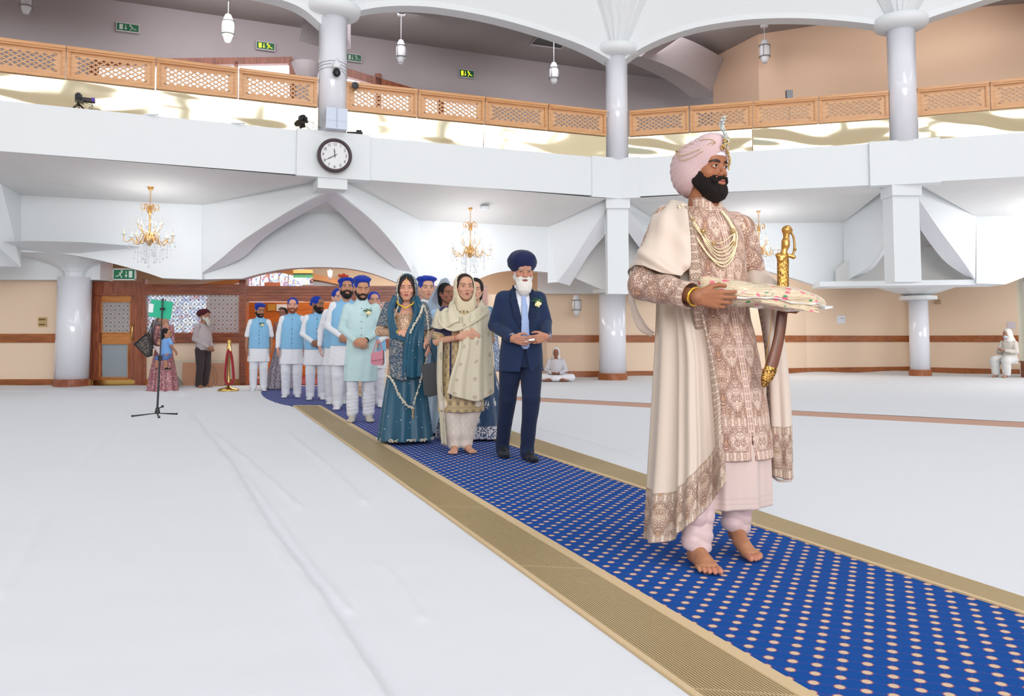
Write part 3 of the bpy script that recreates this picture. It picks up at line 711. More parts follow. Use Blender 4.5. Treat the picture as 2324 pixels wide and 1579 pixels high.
# blue runner
m, nt, b = new_mat('blue_dotted_carpet')
x, y, z, o = coords(); p = .0719; r2 = math.sqrt(.5)/p
u_ = (x+y)*r2; v_ = (y-x)*r2
fu = ffract(u_+100.0)-.5; fv = ffract(v_+100.0)-.5; dd = length(fu, fv)
dot = step(dd, .205, .185); ring = step(dd, .27, .22)
th_ = fmax(step(fabs_(fu), .035, .015), step(fabs_(fv), .035, .015)*.8)*step(noise(300, 1), .35, .6)
nz = noise(420, 2)
base = mixc(nz, C3(8, 58, 134), C3(20, 90, 172)); cfar = mixc(th_*.75, base, C3(120, 60, 120)); cr = mixc(ring*.7, cfar, C3(200, 110, 80)); cc = mixc(dot, cr, mixc(nz, C3(206, 178, 150), C3(230, 206, 178)))
nt.links.new(cc, b.inputs['Base Color']); b.inputs['Roughness'].default_value = .95; b.inputs['Sheen Weight'].default_value = .0; b.inputs['Specular IOR Level'].default_value = .15
bump(nt, b, nz, .5, .003); CARP = m
cdir = Vector(((460-CX)/F, 1, 0)).normalized(); cang = math.atan2(-cdir.x, cdir.y)
def ext(L, t): return L[0]+(L[1]-L[0])*t
far = 17.8
def xat(L, Y): return Vector((on_y(L, Y), Y, 0))
loc = xat(bL, 3.5); R = Matrix.Rotation(-cang, 4, 'Z')
cp = [xat(bL, 1.0), xat(bR, 1.0), xat(bR, far), Vector((xat(bL, far).x-1.2, far, 0)), gr(560, 876)+Vector((-.6, 0, 0)), gr(640, 921), xat(bL, gr(690, 921).y)]
V = [R @ (q-loc) for q in cp]
mb = MB(); mb.prism([Vector((q.x, q.y, 0)) for q in V], (0, 0, .006))
o = mesh('carpet_runner', mb.v, mb.f, CARP, local=True, label='royal blue carpet runner with rows of small peach dots crossing the hall', cat='carpet'); o.location = (loc.x, loc.y, .002); o.rotation_euler = (0, 0, cang)
# brass floor grilles either side
GRB = mat('bronze_grille_bar', (206, 182, 138), .42, .3, var=.05, vscale=3)
GRD = mat('grille_dark_gap', (52, 38, 22), .8)
CREAM = mat('cream_carpet_edge', (214, 186, 146), .8, bumps=.3, bscale=400)
def grille(nm, Lo, Li, y0, y1, nb, m0, m1, lab, bord=CREAM):
    e = empty(nm, (0, 0, 0), 0, lab, 'floor grille')
    def pt(s, Y, z): a, b = xat(Lo, Y), xat(Li, Y); q = a+(b-a)*s; q.z = z; return q
    mb = MB(); mb.prism([pt(m0, y0, .004), pt(m1, y0, .004), pt(m1, y1, .004), pt(m0, y1, .004)], (0, 0, .001)); mb.done('dark_channel', GRD, e)
    mb = MB()
    for k in range(nb):
        s0 = m0+(m1-m0)*(k+.46)/nb; s1 = m0+(m1-m0)*(k+1-.02)/nb
        mb.prism([pt(s0, y0, .005), pt(s1, y0, .005), pt(s1, y1, .005), pt(s0, y1, .005)], (0, 0, .009))
    for Yj in (2.42, 3.7, 5.0, 6.4, 7.9, 9.6):
        if y0 < Yj < y1: mb.prism([pt(m0, Yj, .005), pt(m1, Yj-.05, .005), pt(m1, Yj-.045, .005), pt(m0, Yj+.005, .005)], (0, 0, .0085))
    mb.done('slat_bars', GRB, e)
    mb = MB()
    for s0, s1 in ((0, m0), (m1, 1)):
        mb.prism([pt(s0, y0, .003), pt(s1, y0, .003), pt(s1, y1, .003), pt(s0, y1, .003)], (0, 0, .012))
    mb.prism([pt(0, y1, .003), pt(1, y1, .003), pt(1, y1+.05, .003), pt(0, y1+.05, .003)], (0, 0, .012))
    mb.done('border_strip', bord, e)
grille('floor_grille', gL, bL, 1.0, gr(690, 922).y, 25, .07, .84, 'bronze slatted floor grille along the near left edge of the blue runner')
grille('floor_grille', bR, gRo, 1.0, 16.5, 22, .12, .985, 'bronze slatted floor grille along the far right edge of the blue runner')
# ---------------------------------------------------------------- unseen far side of the hall, with glowing panes added for the brass mirrors
mb = MB(); mb.box((-17, -12.3, 0), (21, -12, 4.6)); mb.box((-17, -12.3, 8.4), (21, -12, 12.1)); mb.box((-17, -12.3, 15.2), (21, -12, 15.8))
for k in range(9): mb.box((-17+4.6*k, -12.25, 4.6), (-16+4.6*k, -12, 8.4)); mb.box((-17+4.6*k, -12.25, 12.1), (-16.5+4.6*k, -12, 15.2))
mb.done('wall_hall_rear', mat('cream_white_plaster', (240, 236, 226), .7), kind='structure')
mb = MB()
for k in range(8):
    for j in range(3): x0 = -16+4.6*k+1.2*j; mb.box((x0+.05, -12.2, 4.65), (x0+1.12, -12.15, 8.35)); mb.box((x0-.3, -12.2, 12.15), (x0+.95, -12.15, 15.15))
mb.done('added_glow_hall_rear', mat('added_hall_glow', (240, 244, 255), .3, emit=(250, 250, 255), estr=2.0), kind='structure')  # glowing panes added to give the mirror sheets something bright to reflect
for nm, x in (('left', -17.3), ('right', 21)):
    mb = MB(); mb.box((x, -12.3, 0), (x+.3, 8 if nm == 'right' else 6, 4.4)); mb.box((x, -12.3, 8.4), (x+.3, 10, 12.1)); mb.box((x, -12.3, 15.2), (x+.3, 10, 15.8))
    for k in range(6): mb.box((x, -12.3+4.2*k, 12.1), (x+.3, -11.8+4.2*k, 15.2))
    mb.done('wall_hall_'+nm, MATS['cream_white_plaster'], kind='structure')
    mb = MB()
    for k in range(5):
        for j in range(3): y0 = -11.7+4.2*k+1.22*j; mb.box((x+.1, y0, 12.15), (x+.15, y0+1.1, 15.15))
    mb.done('added_glow_hall_'+nm, MATS['added_hall_glow'], kind='structure')  # the same added glowing panes on the side walls
# ---------------------------------------------------------------- doorway wall with its glazed screens
DW = vplane(at(205, 770, 17.75), at(960, 770, 18.0))
dn = perp(DW(205, 770), DW(960, 770))
def pb(mb, u0, v0, u1, v1, d0, d1, f=DW, n=None):
    n = n or dn
    mb.prism([f(u0, v0)+n*d0, f(u1, v0)+n*d0, f(u1, v1)+n*d0, f(u0, v1)+n*d0], n*(d1-d0))
m, nt, b = new_mat('etched_lattice_glass')
x, y, z, o = coords(); sc = 5.6
a_ = (x+z)*sc; c_ = (x-z)*sc
fa = fabs_(ffract(a_+50.0)-.5); fc = fabs_(ffract(c_+50.0)-.5)
line = fmax(step(fa, .44, .47), step(fc, .44, .47)); mot = fmin(step(fmin(fa, fc), .06, .04), step(fmax(fa, fc), .2, .18))
tr = nt.nodes.new('ShaderNodeBsdfTransparent'); tr.inputs[0].default_value = (.86, .9, .92, 1); mx = nt.nodes.new('ShaderNodeMixShader')
b.inputs['Roughness'].default_value = .25; b.inputs['Transmission Weight'].default_value = 0
nt.links.new(mixc(mot, mixc(line, C3(240, 242, 246), C3(140, 140, 144)), C3(120, 84, 70)), b.inputs['Base Color'])
fac = fmin(fmax(fmax(line*.8, mot*.9), .30), .95); nt.links.new(fac.k, mx.inputs[0]); nt.links.new(tr.outputs[0], mx.inputs[1]); nt.links.new(b.outputs[0], mx.inputs[2]); nt.links.new(mx.outputs[0], nt.nodes['Material Output'].inputs[0]); ETCH = m
FROST = mat('frosted_panel', (150, 160, 168), .35, bumps=.2, bscale=60)
# door leaf
mb = MB(); pb(mb, 198, 652, 212, 880, -.08, .1); pb(mb, 309, 655, 330, 880, -.08, .1); pb(mb, 205, 640, 330, 667, -.07, .1); pb(mb, 212, 667, 309, 671, -.1, .05)
for u in (199, 205, 322, 328): pb(mb, u, 652, u+2, 879, -.1, -.07)
mb.done('door_frame_1', WOODV, kind='structure')
d1 = MB()
d1.cur = 1
for r_ in ((213, 671, 233, 862), (299, 671, 308, 862)): pb(d1, *r_, -.04, .02)
d1.cur = 0
for r_ in ((233, 671, 299, 684), (229, 756, 299, 779), (229, 857, 299, 862)): pb(d1, *r_, -.04, .02)
for r_ in ((232, 684, 234, 756), (297, 684, 299, 756), (232, 684, 299, 686), (232, 754, 299, 756), (228, 779, 230, 858), (292, 779, 294, 858)): pb(d1, *r_, -.06, .0)
pb(d1, 228, 779, 294, 781, -.06, 0); pb(d1, 228, 855, 294, 858, -.06, 0); d1.cur = 1; pb(d1, 293, 779, 300, 858, -.04, .02)
door = d1.done('door_1', [WOODD, WOODV], kind='structure')
mb = MB(); pb(mb, 233, 685, 298, 755, -.02, -.012); mb.done('glazing', ETCH, door)
mb = MB(); pb(mb, 229, 780, 293, 857, -.02, -.012); mb.done('frosted_panel', FROST, door)
mb = MB(); pb(mb, 208, 862, 308, 878, -.05, .01); mb.done('kick_plate', BRASS, door)
mb = MB(); q = [DW(u, v)-dn*d for u, v, d in ((305, 736, .04), (305, 737, .1), (305, 745, .11), (304, 762, .11), (304, 770, .1), (304, 771, .04))]; mb.tube(q, .014, 8); mb.sphere(q[0], .028); mb.sphere(q[-1], .028); mb.done('door_handle', BRASS, door, smooth=True)
# screen left of the doorway
mb = MB()
pb(mb, 330, 645, 548, 669, -.07, .08)
for v in (651, 656, 661, 666): pb(mb, 330, v, 548, v+1.4, -.09, -.06)
pb(mb, 327, 634, 333, 880, -.09, .09); pb(mb, 546, 618, 562, 880, -.12, .1)
for u in (548, 553, 558): pb(mb, u, 618, u+1.6, 879, -.14, -.1)
pb(mb, 330, 755, 548, 778, -.07, .06)
for v in (758, 763, 768, 773): pb(mb, 330, v, 548, v+1.4, -.09, -.06)
mb.done('trim_screen_left', WOODR, kind='structure')
mb = MB(); pb(mb, 329, 778, 548, 862, -.01, .06); mb.done('wall_below_screen', PEACH, kind='structure')
mb = MB(); pb(mb, 329, 860, 548, 880, -.04, .02); mb.done('baseboard_screen', WOODD, kind='structure')
mb = MB(); pb(mb, 333, 669, 548, 755, 0, .008); mb.done('window_3', ETCH, kind='structure')
# header over the doorway and screen to the right
mb = MB()
pb(mb, 562, 649, 1105, 684, -.07, .1)
for v in (655, 662, 669, 676): pb(mb, 562, v, 1105, v+1.6, -.095, -.06)
pb(mb, 790, 684, 806, 880, -.1, .1); pb(mb, 1088, 649, 1106, 880, -.1, .1); pb(mb, 806, 770, 1090, 790, -.07, .06)
mb.done('trim_doorway_header', WOODR, kind='structure')
mb = MB(); pb(mb, 806, 684, 1090, 770, 0, .008); mb.done('window_4', ETCH, kind='structure')
mb = MB(); pb(mb, 806, 788, 1090, 880, -.01, .06); mb.done('wall_below_screen_right', PEACH, kind='structure')
mb = MB(); pb(mb, 1104, 668, 1170, 880, -.02, .1); mb.done('wall_centre', PEACH, kind='structure')
A, B = DW(1165, 770), at(1232, 770, 21.3); mb = MB(); mb.prism([xy(A, 0), xy(B, 0), xy(B, 2.1), xy(A, 1.95)], (.1, -.02, 0)); mb.done('wall_return', PEACH, kind='structure')
# foyer beyond
FP = vplane(at(0, 770, 23.0), at(1200, 770, 23.0)); fn_ = Vector((0, 1, 0))
def pf(mb, u0, v0, u1, v1, d0, d1): pb(mb, u0, v0, u1, v1, d0, d1, FP, fn_)
CRM = mat('foyer_cream_wall', (226, 208, 180), .7)
mb = MB(); pf(mb, -200, 560, 1260, 650, 0, .1); pf(mb, -200, 650, 1260, 900, 0, .1); mb.done('wall_foyer_rear', CRM, kind='structure')
mb = MB(); mb.prism([xy(FP(150, 700), 0), xy(DW(150, 700), 0), xy(DW(150, 700), 3.3), xy(FP(150, 700), 3.3)], (-.1, 0, 0)); mb.done('wall_foyer_left', CRM, kind='structure')
ORG = wood('orange_wood_panel', (178, 88, 26), (214, 120, 44), .4, .6, 0)
mb = MB(); pf(mb, 330, 686, 1100, 850, -.05, 0)
for u in range(360, 1100, 55): pf(mb, u, 686, u+1, 850, -.056, -.05)
pf(mb, 330, 702, 1100, 703, -.056, -.05)
mb.done('wall_foyer_panelling', ORG, kind='structure')
# stained glass, lit from outside
m, nt, b = new_mat('stained_glass_daylight')
x, y, z, o = coords(); v3 = comb(x*3.0, 0.0, z*2.2)
n1 = voro(3.2, v3, 'F1', .9); n2 = noise(2.4, 3, v3, .6, 1.2); ed = voro(3.2, v3, 'DISTANCE_TO_EDGE', .9)
c1 = mixc(step(n2, .48, .56), C3(244, 248, 255), C3(150, 178, 240)); c2 = mixc(step(n2, .58, .64), c1, C3(240, 120, 90)); c3 = mixc(step(noise(5, 1, v3), .62, .66), c2, C3(238, 190, 120))
c4 = mixc(step(ed, .035, .015), c3, C3(60, 60, 70))
b.inputs['Base Color'].default_value = (.02, .02, .02, 1); nt.links.new(c4, b.inputs['Emission Color']); b.inputs['Emission Strength'].default_value = 1.6; STG = m
mb = MB(); pf(mb, 333, 672, 470, 760, -.06, -.03); mb.done('window_5', STG, kind='structure')
mb = MB(); pf(mb, 560, 600, 690, 650, -.06, -.03); mb.prism([FP(340, 655), FP(560, 642), FP(560, 655)], (0, -.05, 0)); mb.done('window_6', STG, kind='structure')
mb = MB(); pf(mb, 562, 668, 690, 685, -.06, -.03); mb.done('window_7', mat('daylit_window', (240, 245, 255), .3, emit=(225, 232, 255), estr=1.3), kind='structure')
mb = MB()
for a, b2 in (((560, 622), (640, 612)), ((636, 611), (780, 640))):
    A, B = FP(*a), FP(*b2); mb.prism([A+Vector((0, -.3, .06)), B+Vector((0, -.3, .06)), B+Vector((0, -.3, -.1)), A+Vector((0, -.3, -.1))], (0, .2, 0))
A, B = FP(430, 655), FP(560, 634); mb.prism([A+Vector((0, -.3, .04)), B+Vector((0, -.3, .04)), B+Vector((0, -.3, -.1)), A+Vector((0, -.3, -.1))], (0, .2, 0))
for u in (572, 592, 612, 634, 655, 520, 545): pf(mb, u, 622, u+1.4, 652, -.08, -.05)
mb.done('beam_foyer_gable', WOODO, kind='structure')
mb = MB(); pf(mb, 690, 640, 800, 652, -.2, -.1); mb.done('beam_foyer_grey', mat('grey_beam', (170, 176, 180), .6), kind='structure')
# notices in the foyer
def card(nm, u0, v0, u1, v1, Y, col, lab, cat='notice', fr=None, th=.012):
    A, B, Cc, D = at(u0, v0, Y), at(u1, v0, Y), at(u1, v1, Y), at(u0, v1, Y); mb = MB(); mb.prism([A, B, Cc, D], (0, th, 0))
    o = mb.done(nm, mat('card_%d_%d_%d' % col, col, .4), label=lab, cat=cat); return o
def lines(par, u0, v0, u1, v1, Y, n, col=(90, 60, 30), fill=.6):
    mb = MB(); r = random.Random(n)
    for k in range(n):
        v = v0+(v1-v0)*(k+.3)/n; u = u0
        while u < u1:
            w = (u1-u0)*r.uniform(.08, .22); e_ = min(u1, u+w); A, B = at(u, v, Y), at(e_, v+(v1-v0)/n*.45, Y)
            mb.box((A.x, Y-.003, B.z), (B.x, Y, A.z)); u = e_+(u1-u0)*.05
    mb.done('printed_lines', mat('print_%d_%d_%d' % col, col, .6), par)
o = card('plaque', 607, 690, 626, 705, 22.9, (206, 150, 60), 'small gold plaque on the orange foyer panelling'); 
o = card('notice', 627.5, 690, 651, 705.5, 22.9, (240, 238, 236), 'white notice with a car silhouette on the orange foyer panelling')
mb = MB(); c = at(639, 699, 22.89); mb.sphere((c.x, c.y, c.z), (.06, .004, .03)); mb.box((c.x-.09, c.y-.003, c.z-.05), (c.x+.09, c.y, c.z-.01)); mb.done('printed_car', mat('print_grey', (90, 90, 90), .6), o)
o = card('notice_board', 600, 640.5, 636, 653, 22.7, (236, 150, 110), 'pale orange framed picture standing behind the doorway header', 'picture'); 
# hanging exit sign box in the foyer
e = empty('exit_sign', at(687, 645, 20.5), 0, 'green and cream sign box hanging over the doorway in front of the foyer', 'exit sign')
for nm_, v0, v1, d, mm in (('housing', 612, 620, 0, mat('ochre_box', (196, 152, 84), .5)), ('dark_strip', 620, 624, .01, mat('dark_green', (50, 66, 50), .5)), ('green_panel', 624, 630, 0, mat('sign_green', (70, 140, 92), .5)), ('reflection_glow_face', 630, 645, .005, STG)):  # lowest face glows in stained glass colours, a reflection put in as emission
    A, B = at(666, v0, 20.5), at(708, v1, 20.5); mb = MB(); mb.box((A.x, 20.5-.02+d, B.z), (B.x, 20.6, A.z)); mb.done(nm_, mm, e)
mb = MB(); mb.tube([at(687, 613, 20.55), at(687, 560, 20.55)], .01, 6); mb.done('hanger', GREY, e)
o = card('emblem', 770, 622.5, 790, 629, 22.9, (226, 208, 181), 'small red curling emblem on the cream foyer wall beside the pendant', 'emblem')
mb = MB(); mb.tube([at(u, v, 22.86) for u, v in ((769, 623), (772, 626), (776, 626), (779, 624), (782, 626), (786, 627), (790, 625))], .035, 6); mb.tube([at(779, 624, 22.86), at(780, 630, 22.86)], .03, 6); mb.sphere(at(780, 625, 22.86), .06); mb.done('red_curl', mat('red_paint', (190, 60, 40), .6), o)

# ---------------------------------------------------------------- chandeliers
CRY = new_mat('crystal')[0]; nt = CRY.node_tree; b = nt.nodes['Principled BSDF']; b.inputs['Base Color'].default_value = (.75, .78, .82, 1); b.inputs['Roughness'].default_value = .05; b.inputs['Metallic'].default_value = .3
tr = nt.nodes.new('ShaderNodeBsdfTransparent'); mx = nt.nodes.new('ShaderNodeMixShader'); mx.inputs[0].default_value = .45
nt.links.new(tr.outputs[0], mx.inputs[1]); nt.links.new(b.outputs[0], mx.inputs[2]); nt.links.new(mx.outputs[0], nt.nodes['Material Output'].inputs[0])
CGOLD = mat('chandelier_gold', (228, 178, 112), .3, .75, var=.05)
CAND = mat('candle_sleeve', (255, 236, 190), .5, emit=(255, 226, 170), estr=.5)
def chandelier(top, s, lab, first=None):
    if first is not None:
        r = first.copy(); COL.objects.link(r); r.location = top; r.scale = (s, s, s); r['label'] = lab
        for ch in first.children:
            c = ch.copy(); COL.objects.link(c); c.parent = r
            for g in ch.children: d = g.copy(); COL.objects.link(d); d.parent = c
        return r
    e = empty('chandelier', top, 0, lab, 'chandelier', 'gold chandeliers under the gallery'); e.scale = (s, s, s)
    L = lambda mb, nm, m, par=None, sm=True: mesh(nm, mb.v, mb.f, m, par or e, sm, local=True)
    mb = MB(); mb.lathe([(.085, 0), (.09, -.01), (.075, -.03), (.05, -.06), (.045, -.09), (.02, -.11)], 20); L(mb, 'ceiling_rose', CGOLD)
    mb = MB(); z = -.1
    for k in range(9):
        c = math.pi/2*(k % 2)
        mb.tube([(.016*math.cos(a)*math.cos(c), .016*math.cos(a)*math.sin(c), z-.022+.026*math.sin(a)) for a in [2*math.pi*j/8 for j in range(9)]], .004, 5); z -= .036
    L(mb, 'chain', CGOLD)
    mb = MB(); mb.lathe([(.012, -.40), (.02, -.44), (.035, -.5), (.05, -.53), (.03, -.56), (.015, -.6), (.012, -.72), (.02, -.78), (.012, -.82), (.02, -.9), (.06, -.93), (.075, -.98), (.1, -1.03), (.11, -1.06), (.08, -1.11), (.03, -1.16), (.01, -1.18)], 20); st_ = L(mb, 'stem', CGOLD)
    mb = MB()
    for k in range(6):
        a = k*math.pi/3+.3; c, s_ = math.cos(a), math.sin(a); R = [(.03, -.5), (.05, -.42), (.09, -.38), (.14, -.39), (.16, -.44), (.14, -.49), (.11, -.49), (.1, -.46), (.12, -.445)]
        mb.tube(curve([(r*c, r*s_, z) for r, z in R], 24), .0075, 6)
    L(mb, 'top_scrolls', CGOLD)
    arms = [(5, .22, -.72, .2, True), (10, .44, -.97, 0, False)]; drops = MB()
    def drop(p, l, big=1):
        z = p[2]
        while l > 0:
            drops.lathe([(.001, 0), (.006*big, -.012), (.001, -.024)], 5, (p[0], p[1], z)); z -= .028; l -= .028
        drops.lathe([(.001, 0), (.012*big, -.03), (.014*big, -.045), (.001, -.06)], 6, (p[0], p[1], z))
    for n_, rad, zc, ph, up in arms:
        for k in range(n_):
            a = 2*math.pi*k/n_+ph; c, s_ = math.cos(a), math.sin(a)
            if up: R = [(.05, -1.0), (.09, -.96), (.15, -.9), (.2, -.85), (rad, -.77)]
            else: R = [(.05, -.99), (.12, -.94), (.16, -1.0), (.19, -1.1), (.25, -1.12), (.3, -1.06), (.34, -1.09), (.4, -1.13), (.45, -1.08), (rad+.01, -1.0)] if k % 2 == 0 else [(.05, -1.0), (.1, -.97), (.14, -1.05), (.19, -1.14), (.26, -1.14), (.31, -1.1), (rad-.1, -1.03)]
            rr = R[-1][0]; zz = R[-1][1]
            mb = MB(); mb.tube(curve([(r*c, r*s_, z) for r, z in R], 22), .009, 6); ar = L(mb, 'arm', CGOLD)
            dish = MB(); cand = MB(); bulbs = MB()
            dish.lathe([(.012, zz), (.03, zz+.005), (.055, zz+.018), (.058, zz+.022), (.03, zz+.012)], 12, (rr*c, rr*s_, 0))
            cand.lathe([(.011, zz+.01), (.011, zz+.075)], 8, (rr*c, rr*s_, 0))
            bulbs.lathe([(.008, zz+.075), (.016, zz+.1), (.012, zz+.13), (.002, zz+.16)], 8, (rr*c, rr*s_, 0))
            L(dish, 'drip_dish', CRY, ar); L(cand, 'candle_sleeve', CAND, ar); L(bulbs, 'bulb', CRY, ar)
            for q in range(4):
                b_ = a+q*1.57; drop((rr*c+.052*math.cos(b_), rr*s_+.052*math.sin(b_), zz+.01), .05 if up else (.08 if q % 2 else .14))
    rr_ = random.Random(5)
    for k in range(44):
        a = rr_.uniform(0, 6.28); r = rr_.choice([.1, .14, .2, .26, .32]); drop((r*math.cos(a), r*math.sin(a), -1.12), rr_.uniform(.1, .34)*(1-.9*max(0, r-.18)))
    for k in range(8):
        a = k*.785; drop((.06*math.cos(a), .06*math.sin(a), -.55), .14); drop((.15*math.cos(a), .15*math.sin(a), -.46), .1)
    drop((0, 0, -1.18), .34, 2)
    o_ = L(drops, 'crystal_drops', CRY, sm=False); o_['kind'] = 'stuff'
    return e
def on_soffit(u, v, Y): return at(u, v, Y)
ch = chandelier(at(342, 420, 15.6), 1.0, 'gold chandelier with crystal drops left of the pointed arch, hanging under the gallery')
chandelier(at(1067.5, 466, 17.4), .965, 'gold chandelier with crystal drops above the woman in cream and the old man', ch)
chandelier(at(1721, 473, 18.6), .96, 'gold chandelier with crystal drops directly behind the golden sword hilt', ch)

# ---------------------------------------------------------------- pendant lamps of the gallery
SHADE = mat('opal_shade', (226, 228, 234), .4); LIT = mat('lit_opal_shade', (255, 250, 230), .4, emit=(255, 248, 222), estr=1.4)
def pendant(u, v0, v1, Y, lab, lit=False, wire=None, sc=1.0, zt=ZC, shape=0):
    t, bt = at(u, v0, Y), at(u, v1, Y); h = t.z-bt.z; r = h*.21 if shape == 0 else h*.3
    e = empty('pendant_lamp', (t.x, t.y, bt.z), 0, lab, 'pendant lamp', 'opal gallery pendants' if zt == ZC else None)
    L = lambda mb, nm, m: mesh(nm, mb.v, mb.f, m, e, True, local=True)
    mb = MB()
    if shape == 0: mb.lathe([(r*.45, 0), (r*.62, h*.1), (r*.95, h*.3), (r, h*.5), (r*.95, h*.72), (r*.6, h*.93), (r*.42, h)], 20)
    else: mb.lathe([(r*.5, 0), (r*.8, h*.5), (r, h)], 20)
    L(mb, 'shade', LIT if lit else SHADE)
    if shape == 0:
        mb = MB()
        for z in (h*.27, h*.74): mb.lathe([(r*.98, z-.008), (r*1.14, z-.008), (r*1.14, z+.008), (r*.98, z+.008)], 20)
        for k in range(3): a = k*2.09; mb.tube([(r*1.1*math.cos(a), r*1.1*math.sin(a), h*.27), (r*1.1*math.cos(a), r*1.1*math.sin(a), h*.74)], .006, 5)
        L(mb, 'wire_ring', GREY)
    mb = MB(); mb.tube([(0, 0, h), (0, 0, zt-bt.z)], .008, 6); L(mb, 'cable', SHADE)
    mb = MB(); mb.lathe([(.09, zt-bt.z-.05), (.1, zt-bt.z-.005), (.02, zt-bt.z-.002)], 16); L(mb, 'ceiling_rose', SHADE)
pendant(61, -28, 31, 16.4, 'opal pendant lamp cut off by the upper left picture edge')
pendant(518, 33, 95, 17.3, 'lit opal pendant lamp glowing white above the left gallery', True)
pendant(910, 91, 144, 18.6, 'unlit opal pendant lamp right of the clock column')
pendant(1257, 142, 191, 20.0, 'unlit opal pendant lamp hanging below the dark ceiling vent')
pendant(1735, 90, 143, 19.3, 'unlit opal pendant lamp in front of the peach upper wall')
pendant(749, 614, 634, 20.5, 'white tapered pendant lamp over the doorway in front of the foyer', False, zt=3.3, shape=1)
pendant(1308, 669, 716, 20.6, 'opal lamp hanging in front of the lower peach wall left of the middle column', False, zt=3.3)
# dark ceiling vent
e = empty('ceiling_vent', atz(1252, 92, ZC-.02), 0, 'dark square vent set in the grey gallery ceiling', 'ceiling vent')
q = [atz(u, v, ZC) for u, v in ((1226, 76), (1300, 86), (1273, 109), (1202, 99))]; 
mb = MB(); mb.prism([p-Vector((0, 0, .015)) for p in q], (0, 0, .014)); mb.done('grille', mat('dark_vent', (70, 66, 66), .7), e)
mb = MB(); 
for k in range(4): mb.tube([q[k]-Vector((0, 0, .015)), q[(k+1) % 4]-Vector((0, 0, .015))], .025, 6)
mb.done('frame', mat('vent_frame', (160, 155, 155), .5), e)
# smoke detectors under the gallery
def disc(nm, p, r, h, lab, cat, mm=WHITE):
    mb = MB(); mb.lathe([(r*.8, -h), (r, -h*.6), (r, 0)], 20, tuple(p)); mb.done(nm, mm, smooth=False, label=lab, cat=cat)
disc('smoke_detector', at(1100, 469, 17.3), .1, .06, 'round white smoke detector on the soffit beside the chandelier over the women', 'smoke detector')

# ---------------------------------------------------------------- running man exit signs
SG = mat('sign_green_lit', (16, 104, 66), .4); SWH = mat('sign_white', (200, 214, 206), .4); SYL = mat('sign_yellow_lit', (240, 230, 60), .4, emit=(236, 226, 40), estr=.9); FRM = mat('sign_frame', (198, 196, 200), .4)
def exit_sign(u, v, w_px, h_px, f, lab, lit=False, flip=False, tilt=0):
    c = f(u, v); d = (f(u+20, v)-f(u-20, v)); ang = math.atan2(d.y, d.x); Y = c.y; n = Vector((-math.sin(ang), math.cos(ang), 0))
    W_ = w_px*Y/F/max(.5, math.cos(ang)); H_ = h_px*Y/F; c = c-n*.07
    e = empty('exit_sign', (c.x, c.y, c.z-H_/2), ang, lab, 'exit sign', None)
    L = lambda mb, nm, m: mesh(nm, mb.v, mb.f, m, e, local=True)
    mb = MB(); mb.box((-W_/2, 0, 0), (W_/2, .06, H_)); mb.box((-W_/2-.012, -.006, -.012), (W_/2+.012, 0.05, .012)); mb.box((-W_/2-.012, -.006, H_-.012), (W_/2+.012, .05, H_+.012)); mb.box((-W_/2-.012, -.006, 0), (-W_/2+.006, .05, H_)); mb.box((W_/2-.006, -.006, 0), (W_/2+.012, .05, H_)); L(mb, 'housing', FRM)
    mb = MB(); mb.box((-W_/2+.006, -.004, .012), (W_/2-.006, .0, H_-.012)); L(mb, 'green_face', SG)
    mb = MB(); s = -1 if flip else 1; y0, y1 = -.008, -.004; h = H_; w = W_
    def bx(a, z0, b_, z1): mb.box((min(s*a, s*b_)*w, y0, z0*h), (max(s*a, s*b_)*w, y1, z1*h))
    bx(-.38, .2, -.22, .82)
    bx(-.11, .4, -.08, .8)
    mb.prism([(s*w*-.16, y0, h*.42), (s*w*-.03, y0, h*.42), (s*w*-.095, y0, h*.18)], (0, .004, 0))
    def seg(p, r): mb.tube([(s*a*w, y0, z*h) for a, z in p], r*h, 6)
    mb.sphere((s*.11*w, y0, .8*h), (.045*w, .004, .09*h)); seg([(.13, .68), (.2, .45)], .06); seg([(.06, .62), (.1, .68), (.17, .6), (.24, .66)], .03); seg([(.2, .45), (.14, .36), (.1, .16)], .045); seg([(.2, .45), (.29, .36), (.38, .28)], .045)
    L(mb, 'running_man_symbol', SYL if lit else SWH)
exit_sign(290.5, 65, 43, 19, FB, 'green exit sign on the mauve upper wall left of the glowing pendant')
exit_sign(602, 106.5, 37, 18, FB, 'lit yellow and green exit sign over the white gallery window', True)
exit_sign(802, 133, 31, 17, FB2, 'green exit sign half hidden behind the right side of the clock column')
exit_sign(1057, 169, 33, 18, FB2, 'lit yellow and green exit sign on the mauve wall right of the first unlit pendant', True)
exit_sign(285.5, 623, 49, 24, vplane(at(200, 600, 16.9), at(370, 600, 16.9)), 'large pale green exit sign hanging above the wooden door', flip=True)

